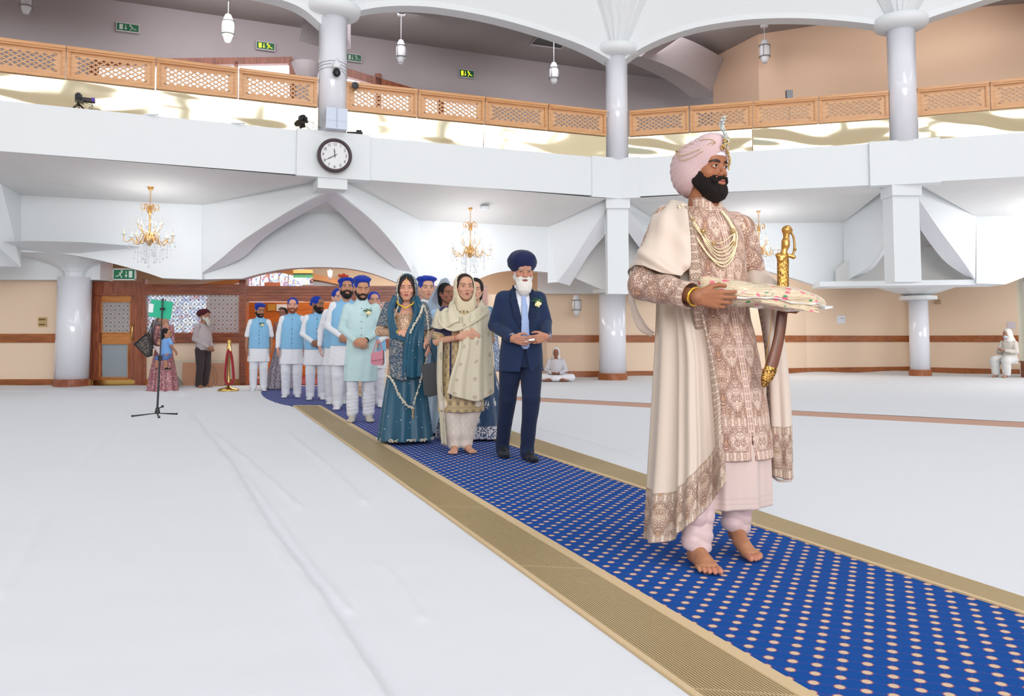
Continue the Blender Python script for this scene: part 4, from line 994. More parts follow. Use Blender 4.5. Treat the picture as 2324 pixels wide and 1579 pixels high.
# ---------------------------------------------------------------- wall clock on the column block
cn = (perp(P[0], P[1])+perp(P[1], P[2])).normalized(); ca = math.atan2(-cn.x, cn.y); ck = at(759.5, 353, P[1].y-.24)
e = empty('wall_clock', (ck.x, ck.y, ck.z), ca, 'round clock with dark rim and white face on the gallery front, showing twenty to twelve', 'clock')
RM = Matrix.Rotation(math.pi/2, 4, 'X'); rk = .325
def L(mb, nm, m, sm=False, par=None): return mesh(nm, mb.v, mb.f, m, par or e, sm, local=True)
mb = MB(); mb.lathe([(rk*.8, .02), (rk*.84, .05), (rk*.92, .06), (rk*.98, .05), (rk, .02), (rk, -.04), (rk*.8, -.04)], 48, M=RM, cap=False); L(mb, 'rim', mat('clock_rim', (66, 50, 56), .4, bumps=.3, bscale=80), True)
mb = MB(); mb.lathe([(.001, .015), (rk*.82, .015)], 48, M=RM, cap=False); mb.lathe([(rk*.82, -.03), (.001, -.03)], 48, M=RM, cap=False); L(mb, 'dial', mat('clock_dial', (232, 233, 236), .5))
def text_mesh(s, size, bold=0):
    cu = bpy.data.curves.new('t', 'FONT'); cu.body = s; cu.size = size; cu.align_x = 'CENTER'; cu.align_y = 'CENTER'; cu.extrude = .001; cu.offset = bold; cu.resolution_u = 3
    o = bpy.data.objects.new('t', cu); me = bpy.data.meshes.new_from_object(o); V = [tuple(v.co) for v in me.vertices]; Fc = [list(p.vertices) for p in me.polygons]
    bpy.data.objects.remove(o); return V, Fc
mb = MB()
for k in range(1, 13):
    a = math.radians(90-30*k); V, Fc = text_mesh(str(k), .085); mb.add([(x*.8+rk*.66*math.cos(a), -.018-z, y+rk*.66*math.sin(a)) for x, y, z in V], Fc)
L(mb, 'numerals', mat('clock_ink', (50, 48, 52), .6))
def hand(ang, ln, w):
    mb = MB(); a = math.radians(90-ang); d = Vector((math.cos(a), 0, math.sin(a))); s = Vector((-d.z, 0, d.x)); mb.prism([-d*.05-s*w*.5, d*ln*.6-s*w, d*ln, d*ln*.6+s*w, -d*.05+s*w*.5], (0, -.004, 0)); return mb
m1 = hand(240, rk*.62, .008); m1.v = [(x, y-.024, z) for x, y, z in m1.v]; L(m1, 'minute_hand', MATS['clock_ink'])
m1 = hand(354, rk*.45, .008); m1.v = [(x, y-.03, z) for x, y, z in m1.v]; m1.sphere((0, -.03, 0), .012); L(m1, 'hour_hand', MATS['clock_ink'])
# ---------------------------------------------------------------- equipment on the clock column
c = P[1]+(perp(P[0], P[1])+perp(P[1], P[2])).normalized()*.12; cy_ = c.y-.275
e = empty('security_camera', at(764, 160, cy_-.12), 0, 'white dome security camera with black lens ball strapped to the clock column', 'security camera')
p0 = at(764, 152, cy_-.12); p1 = at(764, 165, cy_-.12)
mb = MB(); mb.lathe([(.02, .13), (.05, .1), (.075, .05), (.09, 0), (.09, -.02), (.04, -.03)], 20, tuple(p0)); mb.tube([p0+Vector((0, 0, .1)), p0+Vector((0, .02, .17)), p0+Vector((0, .1, .16)), p0+Vector((0, .14, .1))], .018, 8); mb.cbox(p0+Vector((-.09, .13, .02)), (.07, .03, .2)); mb.done('housing', WHITE, e, smooth=True)
mb = MB(); mb.sphere(p1+Vector((0, 0, -.0)), (.075, .075, .08), 16, 10); mb.done('lens_ball', BLACK, e, smooth=True)
mb = MB(); mb.sphere(p1+Vector((.02, -.06, -.03)), .026, 12, 8); mb.done('lens', mat('lens_glass', (60, 62, 70), .1), e, smooth=True)
mb = MB()
for v in (139, 146, 154):
    z = at(750, v, cy_).z; mb.tube([(c.x+.279*math.cos(a), c.y+.279*math.sin(a), z+.02*math.sin(a*1.5)) for a in [math.pi+math.pi*j/24 for j in range(25)]], .004, 5)
mb.tube([at(776, 160, cy_-.05), at(784, 170, cy_), at(790, 182, cy_+.1)], .006, 5); mb.done('strap_cable', GREY, e)
e = empty('junction_box', at(763, 297, cy_-.1), ca, 'pale blue-white metal box standing at the foot of the clock column', 'box')
w_, h_ = .40, .40; bz = at(763, 297, cy_-.1).z; e.location.z = ZFT+.015; bpy.context.view_layer.update()
mb = MB(); mb.box((-w_/2, -.06, 0), (w_/2, .06, h_)); L(mb, 'case', mat('box_blue_white', (206, 216, 234), .35), par=e)
mb = MB(); mb.box((-.012, -.064, .01), (.012, -.06, h_)); mb.box((-w_/2, -.064, .15), (w_/2, -.061, .155)); L(mb, 'cable_clip', mat('box_seam', (180, 190, 212), .4), par=e)
mb = MB()
for k, z in enumerate((.1, .14, .18, .24, .28, .33)): mb.tube([(-w_/2, 0, z), (-w_/2-.08-.02*(k % 3), .0, z+.03), (-w_/2-.1, .02, z-.06), (-w_/2-.03, .03, z-.1 if z > .15 else .01)], .004, 5)
L(mb, 'cable', mat('cable_white', (180, 182, 188), .5), True, par=e)
# flat black device and speaker by the column
p = BAY[1](806, 300)-perp(P[1], P[2])*.0
mb = MB(); mb.cbox((p.x, p.y-.03, ZFT+.04), (.3, .06, .05)); mb.cbox((p.x+.08, p.y-.03, ZFT+.085), (.1, .05, .03)); mb.done('media_box', BLACK, label='flat black device lying on the ledge right of the pale blue box', cat='device')
p = BAY[1](803, 197)-perp(P[1], P[2])*.12
mb = MB(); Mx = Matrix.Translation(p+Vector((0, .06, 0))) @ Matrix.Rotation(math.pi/2, 4, 'X'); mb.lathe([(.05, -.04), (.065, 0), (.065, .06), (.05, .075), (.02, .07)], 20, M=Mx)
mb.done('round_speaker', mat('speaker_dark', (60, 62, 68), .5), smooth=False, label='small round black speaker fixed to the lattice right of the clock column', cat='speaker')
# two camcorders on the ledge
def camcorder(p, lab, purple):
    e = empty('camcorder', p, .5 if purple else -.2, lab, 'camera')
    L = lambda mb, nm, m, sm=False: mesh(nm, mb.v, mb.f, m, e, sm, local=True)
    mb = MB()
    for k in range(3): a = k*2.09+.4; mb.tube([(0, 0, .1), (.1*math.cos(a), .1*math.sin(a), .02), (.12*math.cos(a), .12*math.sin(a), 0.004)], .008, 6)
    mb.sphere((0, 0, .1), .02); L(mb, 'stand', BLACK)
    mb = MB(); mb.cbox((0, 0, .19), (.11, .13, .1)); mb.cbox((0, 0, .255), (.06, .08, .03)); mb.cbox((.05, 0, .15), (.05, .1, .05)); L(mb, 'body', BLACK)
    mb = MB(); mb.lathe([(.045, 0), (.048, .06), (.04, .07), (.03, .05)], 16, M=Matrix.Translation((-.0, -.06, .19)) @ Matrix.Rotation(math.pi/2, 4, 'X')); L(mb, 'lens', mat('lens_barrel', (40, 42, 48), .2), True)
    if purple:
        mb = MB(); mb.cbox((.13, 0, .18), (.16, .05, .05)); L(mb, 'side_arm', BLACK); mb = MB(); mb.cbox((.225, 0, .185), (.05, .055, .06)); L(mb, 'purple_tip', mat('purple_tip', (86, 52, 170), .5))
    mb = MB(); mb.tube(curve([(.1, 0, .15), (.22, 0, .1), (.16, -.02, .02), (.3, 0, .03), (.36, 0, .004)], 16), .005, 5); L(mb, 'cable', BLACK, True)
q = BAY[0](175, 248); camcorder(Vector((q.x, q.y+.03, ZFT)), 'black camcorder with a purple-tipped arm on the left gallery ledge', True)
q = BAY[0](690, 292); camcorder(Vector((q.x, q.y-.06, ZFT+.015)), 'small black camcorder on the ledge just left of the clock column', False)
# ledge clips
for u, v in ((344, 263), (541, 281)):
    q = BAY[0](u, v); mb = MB(); mb.cbox((q.x, q.y-.02, ZFT+.012), (.24, .06, .022)); mb.done('ledge_bracket', WHITE, label='small flat white bracket on the left gallery ledge, '+('nearer the purple-tipped camcorder' if u < 400 else 'nearer the clock column'), cat='bracket')
# grey box over the rail on the right
mb = MB(); q = at(1791, 215, 18.2); mb.cbox((q.x, q.y, q.z), (.14, .1, .2)); mb.tube([(q.x, q.y, q.z-.1), (q.x, q.y, ZFB+.5)], .02, 6); mb.done('grey_post_box', GREY, label='small grey box on a post showing above the right gallery rail', cat='box')
# ---------------------------------------------------------------- bits on the lower walls
def wallbox(nm, u0, v0, u1, v1, f, n, col, lab, cat, th=.03, parts=None):
    mb = MB(); mb.prism([f(u0, v0)-n*th, f(u1, v0)-n*th, f(u1, v1)-n*th, f(u0, v1)-n*th], n*(th-.002)); return mb.done(nm, mat('wb_%d_%d_%d' % col, col, .4), label=lab, cat=cat)
LWf = vplane(*LW); ln = perp(*LW)
for v0, v1, w in ((720, 729.5, 'upper'), (731.5, 741, 'lower')):
    o = wallbox('light_switch', 88, v0, 106.5, v1, LWf, ln, (196, 170, 110), w+' brass switch plate on the peach wall beside the left column', 'light switch')
    mb = MB()
    for k in range(4): q = LWf(92+k*3.6, (v0+v1)/2)-ln*.035; mb.cbox(q, (.02, .012, .03))
    mb.done('rocker', mat('switch_dark', (90, 74, 50), .5), o)
RWf = vplane(RW[0], RW[1]); RW3 = vplane(RW[2], RW[3]); RW5 = vplane(RW[4], RW[5])
for k, u in enumerate((1270, 1277)):
    o = wallbox('wall_socket', u, 828, u+5.5, 835, RWf, perp(RW[0], RW[1]), (240, 236, 230), 'white wall socket above the seated worshipper in white, '+('nearer to him' if k == 0 else 'further from him'), 'socket')
o = wallbox('notice', 1899, 716, 1918, 734, RW3, perp(RW[2], RW[3]), (232, 236, 246), 'white paper notice on the peach wall left of the right-hand column', 'notice', .012)
q = RW3(1908, 724)-perp(RW[2], RW[3])*.014; mb = MB(); mb.prism([q+Vector((-.1, 0, .05)), q+Vector((.1, 0, .02)), q+Vector((.1, 0, .01)), q+Vector((-.1, 0, .03))], (0, -.003, 0)); mb.done('fold_line', GREY, o)
o = wallbox('notice', 2286, 730, 2305, 746, RW5, perp(RW[4], RW[5]), (214, 206, 214), 'pale paper notice on the peach wall above the seated woman in white', 'notice', .012)
o = wallbox('alarm_box', 2122, 680, 2135, 690, RW5, perp(RW[4], RW[5]), (186, 160, 126), 'small beige box high on the peach wall right of the right-hand column', 'box', .05)
# ---------------------------------------------------------------- music stand with a green card
b0 = gr(358, 941); Y0 = b0.y; fp = lambda u, v, d=0: at(u, v, Y0+d)
e = empty('music_stand', (b0.x, b0.y, 0), 0, 'black tripod stand holding up a bright green card on the white sheet', 'stand')
BK = mat('stand_black', (30, 32, 38), .4)
mb = MB(); mb.tube([fp(357, 928), fp(363, 812)], .0135, 10); mb.tube([fp(363, 812), fp(369, 683)], .009, 10); mb.cbox(fp(363, 812), (.04, .04, .07)); mb.done('pole', BK, e, smooth=False)
mb = MB(); mb.lathe([(.028, 0), (.035, .03), (.022, .09), (.018, .1)], 14, tuple(fp(357, 941)-Vector((0, 0, 0)))); mb.tube([fp(357, 928), fp(369, 922)], .008, 8); mb.cbox(fp(369, 922), (.025, .02, .03)); mb.done('leg_hub', BK, e)
for (u, v) in ((300, 949), (401, 944), (361, 952)):
    q = gr(u, v); q.z = .03; mb = MB(); mb.tube([fp(357, 938), q], .0095, 8); l_ = mb.done('leg', BK, e); 
    mb = MB(); mb.sphere(q, .014); mb.done('rubber_foot', BK, l_)
GC = mat('green_card', (40, 178, 140), .5); cx0 = [(343, 679), (393, 685), (387, 725), (337, 718), (338.5, 709), (345, 709), (347, 690), (342.5, 688)]
mb = MB(); mb.prism([fp(u, v, .03) for u, v in cx0], (0, .006, 0)); gcard = mb.done('green_card', GC, e)
mb = MB(); mb.prism([fp(u, v, .026) for u, v in ((338, 689), (349, 690), (347, 709), (336, 708))], (0, .003, 0)); mb.done('white_tab', WHITE, gcard)
mb = MB(); mb.tube([fp(369, 683), fp(370, 677)], .016, 8); mb.tube([fp(364, 701), fp(374, 700)], .012, 8); mb.cbox(fp(368, 701), (.05, .03, .03)); mb.done('clip', BK, e)
# ---------------------------------------------------------------- brass stanchion and red rope
q = gr(518, 889); q.z = .01
e = empty('rope_stanchion', (q.x, q.y, 0), 0, 'polished brass stanchion with a looped red velvet rope, beside the doorway', 'stanchion')
Ys_ = q.y; H_ = at(518, 772, Ys_).z
mb = MB(); mb.lathe([(.2, .0), (.2, .025), (.16, .05), (.06, .07), (.03, .1), (.024, .12), (.024, H_-.2), (.04, H_-.18), (.045, H_-.13), (.03, H_-.1), (.04, H_-.06), (.035, H_-.02), (.01, H_)], 24, (q.x, q.y, .015)); mb.done('post', BRASS, e, smooth=True)
mb = MB(); mb.tube(curve([at(u, v, Ys_-.05) for u, v in ((519, 792), (515, 810), (511, 850), (513, 867), (521, 871), (529, 866), (530, 850), (526, 812), (521, 792))], 40), .028, 10); mb.done('velvet_rope', mat('red_velvet', (150, 14, 24), .8, sheen=.6), e, smooth=True)
mb = MB()
for u in (518.5, 521.5): mb.tube([at(u, 785, Ys_-.05), at(u-1 if u < 520 else u+1.4, 797, Ys_-.05)], .026, 8)
mb.done('hook', BRASS, e)
# ---------------------------------------------------------------- boards and cloth leaning under the screen
CARD = mat('brown_board', (190, 138, 108), .7, var=.05)
zb = [at(415, 823, 17.45), at(509, 825, 17.45)]; a, b2 = at(414, 882, 17.2), at(509, 881, 17.2)
mb = MB(); mb.prism([xy(a, .02), xy(b2, .02), zb[1], zb[0]], (0, .02, .005)); o = mb.done('board', CARD, label='brown board with a faint spiral leaning behind the man in the maroon turban', cat='board')
mb = MB(); cc_ = at(470, 858, 17.25)
for r_ in (.16, .22): mb.tube([cc_+Vector((r_*math.cos(t_)*1.0, -.02-.12*0+ (r_*math.sin(t_))*.35*.4, r_*1.3*math.sin(t_))) for t_ in [-1.3+2.8*j/16 for j in range(17)]], .004, 5)
mb.done('spiral_line', mat('spiral_ink', (140, 90, 70), .7), o)
mb = MB(); mb.prism([at(395, 872, 17.42), at(506, 872, 17.42), at(506, 817, 17.6), at(395, 817, 17.6)], (0, .02, 0)); mb.done('board', mat('pale_board', (206, 190, 170), .8), label='pale grey board leaning against the wall behind the brown spiral board', cat='board')
def cloth_heap(c, r, h, seed, m, nm, lab):
    n, k = 40, 14; V = []; rr = random.Random(seed); ph = [rr.uniform(0, 6.28) for _ in range(6)]
    for j in range(k+1):
        t_ = j/k
        for i in range(n):
            a = 2*math.pi*i/n; w = 1+.14*math.sin(3*a+ph[0])+.1*math.sin(7*a+ph[1]+3*t_)+.06*math.sin(13*a+ph[2]-5*t_)
            V.append((c[0]+r[0]*w*(1-t_)**.6*math.cos(a), c[1]+r[1]*w*(1-t_)**.6*math.sin(a), c[2]+h*t_**.8*(1+.2*math.sin(2*a+ph[3]))))
    Fc = [[j*n+i, j*n+(i+1) % n, (j+1)*n+(i+1) % n, (j+1)*n+i] for j in range(k) for i in range(n)]
    mesh(nm, V, Fc, m, smooth=True, label=lab, cat='cloth')
cloth_heap(at(399, 873, 17.0), (.13, .1), .2, 3, mat('grey_cloth', (140, 132, 126), .9), 'folded_cloth', 'crumpled grey cloth on the floor left of the brown spiral board')
# red carpet strip and dark shoes seen inside the doorway
mb = MB(); mb.prism([Vector((-6.5, 18.4, .002)), Vector((-1, 18.4, .002)), Vector((-1, 22.8, .002)), Vector((-6.5, 22.8, .002))], (0, 0, .004)); mb.done('carpet', mat('foyer_red_carpet', (120, 44, 44), .95), label='dark red carpet inside the foyer beyond the doorway', cat='carpet')
# ================================================================ people: distance-field bodies turned into meshes
f32 = np.float32
class Vol:
    def __init__(s, lo, hi, h):
        s.lo = np.array(lo, dtype=np.float64); s.h = h; s.n = np.ceil((np.array(hi)-s.lo)/h).astype(int)+1
        s.F = np.full(s.n, .5, dtype=f32); s.ax = [(s.lo[i]+h*np.arange(s.n[i])).astype(f32) for i in range(3)]
    def reg(s, lo, hi):
        a = np.clip(np.floor((np.array(lo)-s.lo)/s.h).astype(int), 0, s.n); b = np.clip(np.ceil((np.array(hi)-s.lo)/s.h).astype(int)+1, 0, s.n)
        if np.any(b <= a): return None
        sl = tuple(slice(x, y) for x, y in zip(a, b)); A = s.ax
        return sl, A[0][sl[0]][:, None, None], A[1][sl[1]][None, :, None], A[2][sl[2]][None, None, :]
    def put(s, fn, lo, hi, k=.01, sub=False, inter=False):
        m = k+3*s.h; r = s.reg(np.array(lo)-m, np.array(hi)+m)
        if r is None: return
        sl, X, Y, Z = r; d = fn(X, Y, Z).astype(f32); A = s.F[sl]
        if sub: d = -d; hh = np.clip(k-np.abs(A-d), 0, None)/k; s.F[sl] = np.maximum(A, d)+hh*hh*k*.25
        else: hh = np.clip(k-np.abs(A-d), 0, None)/k; s.F[sl] = np.minimum(A, d)-hh*hh*k*.25
    def rc(s, a, b, ra, rb, k=.012, sq=None, sub=False):
        a = np.array(a, dtype=f32); b = np.array(b, dtype=f32); ba = b-a; L = float(ba@ba)+1e-12; R = max(ra, rb)
        def fn(X, Y, Z):
            px, py, pz = X-a[0], Y-a[1], Z-a[2]; t = np.clip((px*ba[0]+py*ba[1]+pz*ba[2])/L, 0, 1)
            qx, qy, qz = px-t*ba[0], py-t*ba[1], pz-t*ba[2]; d2 = qx*qx+qy*qy+qz*qz
            if sq: n = np.array(sq[0], dtype=f32); n = n/np.linalg.norm(n); d2 = d2+(qx*n[0]+qy*n[1]+qz*n[2])**2*(1/sq[1]**2-1)
            return np.sqrt(d2)-(ra+(rb-ra)*t)
        s.put(fn, np.minimum(a, b)-R, np.maximum(a, b)+R, k, sub)
    def chain(s, pts, rs, k=.012, sq=None):
        for i in range(len(pts)-1): s.rc(pts[i], pts[i+1], rs[i], rs[i+1], k, sq)
    def ell(s, c, r, k=.01, sub=False, R=None):
        c = np.array(c, dtype=f32); r = np.array([r]*3 if np.isscalar(r) else r, dtype=f32); mx = float(r.max())
        def fn(X, Y, Z):
            x, y, z = X-c[0], Y-c[1], Z-c[2]
            if R is not None: x, y, z = R[0][0]*x+R[1][0]*y+R[2][0]*z, R[0][1]*x+R[1][1]*y+R[2][1]*z, R[0][2]*x+R[1][2]*y+R[2][2]*z
            k0 = np.sqrt((x/r[0])**2+(y/r[1])**2+(z/r[2])**2); k1 = np.sqrt((x/r[0]**2)**2+(y/r[1]**2)**2+(z/r[2]**2)**2)+1e-6
            return k0*(k0-1)/k1
        e = mx if R is not None else r
        s.put(fn, c-e, c+e, k, sub)
    def stack(s, rings, k=.02, fold=None, cap=True, grow=0):
        """rings (z, cx, cy, rx, ry); fold(theta, z) -> relative radius change"""
        Rg = np.array(sorted(rings)); z0, z1 = Rg[0, 0], Rg[-1, 0]; zz = np.linspace(z0, z1, 90); C = [np.interp(zz, Rg[:, 0], Rg[:, i]) for i in range(1, 5)]
        w = np.ones(9)/9; C = [np.convolve(np.pad(c, 4, 'edge'), w, 'valid') for c in C]
        rx = Rg[:, 3].max()*1.3+grow; ry = Rg[:, 4].max()*1.3+grow
        def fn(X, Y, Z):
            cx, cy, ax, ay = [np.interp(Z.ravel(), zz, c).reshape(Z.shape).astype(f32) for c in C]
            x = (X-cx)/(ax+grow); y = (Y-cy)/(ay+grow); q = np.sqrt(x*x+y*y)
            if fold is not None: q = q-fold(np.arctan2(x, -y), Z)
            d = (q-1)*np.minimum(ax, ay)
            return np.maximum(d, np.maximum(z0-Z, Z-z1)) if cap else d
        cx = Rg[:, 1]; cy = Rg[:, 2]
        s.put(fn, (cx.min()-rx, cy.min()-ry, z0-.01), (cx.max()+rx, cy.max()+ry, z1+.01), k)
    def hand(s, w, D, N, side=1, sc=1.0, curl=(.3, .4, .45, .5), thumb=.3, spread=.05, k=.006, pt=None):
        """w wrist, D towards fingertips, N palm normal, side +1 thumb on +S"""
        w = Vector(w); D = Vector(D).normalized(); N = Vector(N); N = (N-D*N.dot(D)).normalized(); S = D.cross(N)*side
        kn = [(.030, .092), (.010, .096), (-.011, .091), (-.030, .082)]; L = [(.042, .026, .021), (.047, .030, .022), (.043, .028, .021), (.033, .020, .019)]
        for i in range(4):
            K = w+S*kn[i][0]*sc+D*kn[i][1]*sc; s.rc(w+S*kn[i][0]*.62*sc, K, .0155*sc, .0125*sc, .012*sc)
            d = (D+S*spread*(1.5-i)).normalized(); c = curl[i]; p = K; r = (.0098 if i < 3 else .0085)*sc; a = 0
            for j in range(3):
                a += c*(1.0 if j else .8); dd = d*math.cos(a)+N*math.sin(a); q = p+dd*L[i][j]*sc
                s.rc(p, q, r*(1-.07*j), r*(.95-.08*j), .0025*sc); p = q
        b = w+D*.022*sc+S*.024*sc; d1 = (D*.75+S*.62+N*.25*(1+thumb)).normalized(); m = b+d1*.045*sc; s.rc(b, m, .0165*sc, .0125*sc, .012*sc)
        d2 = (D*(1-.2*thumb)+S*.25+N*.55*thumb).normalized(); m2 = m+d2*.032*sc; s.rc(m, m2, .0115*sc, .0105*sc, .004*sc)
        d3 = (D-S*.15*thumb+N*.7*thumb).normalized(); s.rc(m2, m2+d3*.026*sc, .0105*sc, .009*sc, .004*sc)
    def foot(s, heel, D, sc=1.0, side=1, toes=True, lift=0, k=.015):
        """heel point on floor, D horizontal direction; side +1: big toe on +S (left of D)"""
        h = Vector(heel); D = Vector(D).normalized(); S = Vector((0, 0, 1)).cross(D)*side; U = Vector((0, 0, 1))
        P = lambda a, b, c: h+D*a*sc+S*b*sc+U*(c*sc+lift*max(0, 1-a/.18))
        s.rc(P(.03, 0, .032), P(.07, 0, .045), .03*sc, .033*sc, k); s.rc(P(.05, 0, .06), P(.14, .008, .034), .034*sc, .024*sc, k); s.rc(P(.03, -.008, .022), P(.17, -.02, .017), .024*sc, .017*sc, k)
        s.rc(P(.1, .018, .03), P(.185, .026, .019), .026*sc, .019*sc, k); s.rc(P(.12, 0, .028), P(.18, 0, .018), .026*sc, .018*sc, k)
        if toes:
            for i, (a, b, l, r) in enumerate(((.19, .033, .046, .0135), (.195, .010, .040, .0095), (.19, -.009, .034, .009), (.182, -.026, .029, .0085), (.172, -.041, .023, .0085))):
                s.rc(P(a-.015, b*.95, .017), P(a+l*.6, b, .0165), r*sc, r*1.0*sc, .004); s.rc(P(a+l*.6, b, .0165), P(a+l, b*.98, r/1.0+.001), r*sc, r*.95*sc, .003)
        else:
            s.rc(P(.18, .03, .02), P(.235, .022, .017), .02*sc, .015*sc, k); s.rc(P(.17, -.03, .018), P(.215, -.02, .016), .018*sc, .014*sc, k); s.rc(P(.18, 0, .02), P(.235, 0, .017), .02*sc, .015*sc, k)
    def noise(s, amp, scale, seed=0, box=None):
        r = np.random.RandomState(seed); A = s.ax; X, Y, Z = A[0][:, None, None], A[1][None, :, None], A[2][None, None, :]
        N = np.zeros(s.n, dtype=f32)
        for _ in range(5):
            w = r.randn(3)*np.array(scale if not np.isscalar(scale) else [scale]*3); ph = r.rand()*6.28; N += np.sin(X*f32(w[0])+Y*f32(w[1])+Z*f32(w[2])+f32(ph))
        s.F += N*f32(amp/3)
    def field(s, fn, sub=False):
        A = s.ax; d = fn(A[0][:, None, None], A[1][None, :, None], A[2][None, None, :]).astype(f32); s.F = np.maximum(s.F, d)
    def mesh(s):
        F = s.F; F[0] = F[-1] = .5; F[:, 0] = F[:, -1] = .5; F[:, :, 0] = F[:, :, -1] = .5
        S = F < 0; a = S[:-1, :-1, :-1]; al = a.copy(); an = a.copy()
        for i in (0, 1):
            for j in (0, 1):
                for k in (0, 1):
                    c = S[i:i+S.shape[0]-1, j:j+S.shape[1]-1, k:k+S.shape[2]-1]; al &= c; an |= c
        act = np.argwhere(an & ~al)
        if not len(act): return np.zeros((0, 3)), np.zeros((0, 4), dtype=int)
        idx = np.full(a.shape, -1, dtype=np.int32); idx[tuple(act.T)] = np.arange(len(act))
        acc = np.zeros((len(act), 3)); cnt = np.zeros(len(act)); corners = [(i, j, k) for i in (0, 1) for j in (0, 1) for k in (0, 1)]
        val = {c: F[act[:, 0]+c[0], act[:, 1]+c[1], act[:, 2]+c[2]].astype(np.float64) for c in corners}
        for c in corners:
            for d in range(3):
                if c[d]: continue
                e = list(c); e[d] = 1; e = tuple(e); v0, v1 = val[c], val[e]; m = (v0 < 0) != (v1 < 0); t = np.where(m, v0/np.where(m, v0-v1, 1), 0)
                p = np.array(c, dtype=float)[None].repeat(len(act), 0); p[:, d] += t; acc += p*m[:, None]; cnt += m
        Vv = s.lo+(act+acc/cnt[:, None])*s.h
        Q = []
        for d in range(3):
            o1, o2 = [(1, 2), (2, 0), (0, 1)][d]
            sl0 = [slice(None)]*3; sl1 = [slice(None)]*3; sl0[d] = slice(0, -1); sl1[d] = slice(1, None)
            A0, A1 = S[tuple(sl0)], S[tuple(sl1)]; ed = np.argwhere(A0 != A1)
            ed = ed[(ed[:, o1] > 0) & (ed[:, o2] > 0) & (ed[:, o1] < idx.shape[o1]) & (ed[:, o2] < idx.shape[o2])]
            if not len(ed): continue
            def g(a1, a2):
                q = ed.copy(); q[:, o1] -= a1; q[:, o2] -= a2; return idx[tuple(q.T)]
            q = np.stack([g(1, 1), g(0, 1), g(0, 0), g(1, 0)], 1); inside = A0[tuple(ed.T)]; q[~inside] = q[~inside][:, ::-1]; Q.append(q)
        Q = np.concatenate(Q); Q = Q[(Q >= 0).all(1)]
        # light smoothing
        for _ in range(1):
            nb = np.zeros_like(Vv); c = np.zeros(len(Vv))
            for i in range(4): np.add.at(nb, Q[:, i], Vv[Q[:, (i+1) % 4]]); np.add.at(c, Q[:, i], 1)
            Vv = Vv*.6+.4*nb/np.maximum(c, 1)[:, None]
        return Vv, Q
def join(*ms):
    V, Q, C, n = [], [], [], 0
    for v, q, c in ms: V.append(v); Q.append(q+n); C.append(np.broadcast_to(c, v.shape)); n += len(v)
    return np.concatenate(V), np.concatenate(Q), np.concatenate(C)
SKINM = vmat('skin', .5, bumps=.0, spec=.35, sss=.12); CLOTH = vmat('woven_cloth', .85, bumps=.25, bscale=500, bdist=.001, sheen=.1, spec=.25); SILK = vmat('silk_cloth', .45, bumps=.1, bscale=300, sheen=.2)
HAIRM = vmat('hair', .6, bumps=.8, bscale=260, bdist=.004, spec=.3)
def lerp(a, b, t): return a+(b-a)*t
def sm(x, lo, hi): t = np.clip((x-lo)/(hi-lo), 0, 1); return t*t*(3-2*t)
def rotm(yaw, pitch=0, roll=0): return np.array(Matrix.Rotation(yaw, 3, 'Z') @ Matrix.Rotation(pitch, 3, 'X') @ Matrix.Rotation(roll, 3, 'Y'))
def head_field(V, fem=False, mouth=0, big=1.0):
    V.ell((0, .018, .032), (.074, .092, .083), .02); V.ell((0, -.018, -.018), (.063 if not fem else .06, .074, .088), .03)
    for s in (-1, 1):
        V.rc((s*.05, .0, -.05), (s*.018, -.062, -.094), .02, .019, .03); V.ell((s*.041, -.058, -.024), (.024, .024, .022), .02)
        V.ell((s*.077, .012, -.006), (.011, .02, .031), .01); V.ell((s*.083, .008, -.006), (.006, .011, .02), .004, sub=True)
    V.ell((0, -.068, -.098), (.022, .02, .018), .02)
    V.rc((-.034, -.078, .021), (.034, -.078, .021), .0125, .0125, .014); V.ell((0, -.07, .05), (.05, .03, .04), .03)
    for s in (-1, 1): V.ell((s*.031, -.1, .003), (.0185, .016, .0115), .012, sub=True)
    V.rc((0, -.085, .012), (0, -.107, -.026), .0085, .0105, .012); V.ell((0, -.109, -.029), (.0125, .0115, .0105), .008)
    for s in (-1, 1): V.ell((s*.0125, -.1, -.034), (.0085, .0105, .008), .006); V.ell((s*.007, -.106, -.041), (.0035, .005, .003), .002, sub=True)
    V.ell((0, -.084, -.063), (.03, .018, .022), .02)
    for s in (-1, 1):
        V.rc((s*.021, -.09, -.064), (s*.003, -.101, -.059), .0035, .0058, .004); V.rc((s*.020, -.09, -.067), (0, -.099, -.0715), .0035, .0072, .004)
    V.ell((0, -.104, -.0652), (.02, .006, .0012), .002, sub=True)
    for s in (-1, 1):
        V.ell((s*.0315, -.0775, .003), .0138, .002)
        V.chain([(s*.0185, -.088, .003), (s*.026, -.0925, .0095), (s*.037, -.0915, .0095), (s*.046, -.083, .002)], [.0028, .0036, .0036, .0026], .003)
        V.chain([(s*.0185, -.088, .001), (s*.03, -.0912, -.0055), (s*.045, -.083, .0)], [.0022, .0026, .0022], .003)
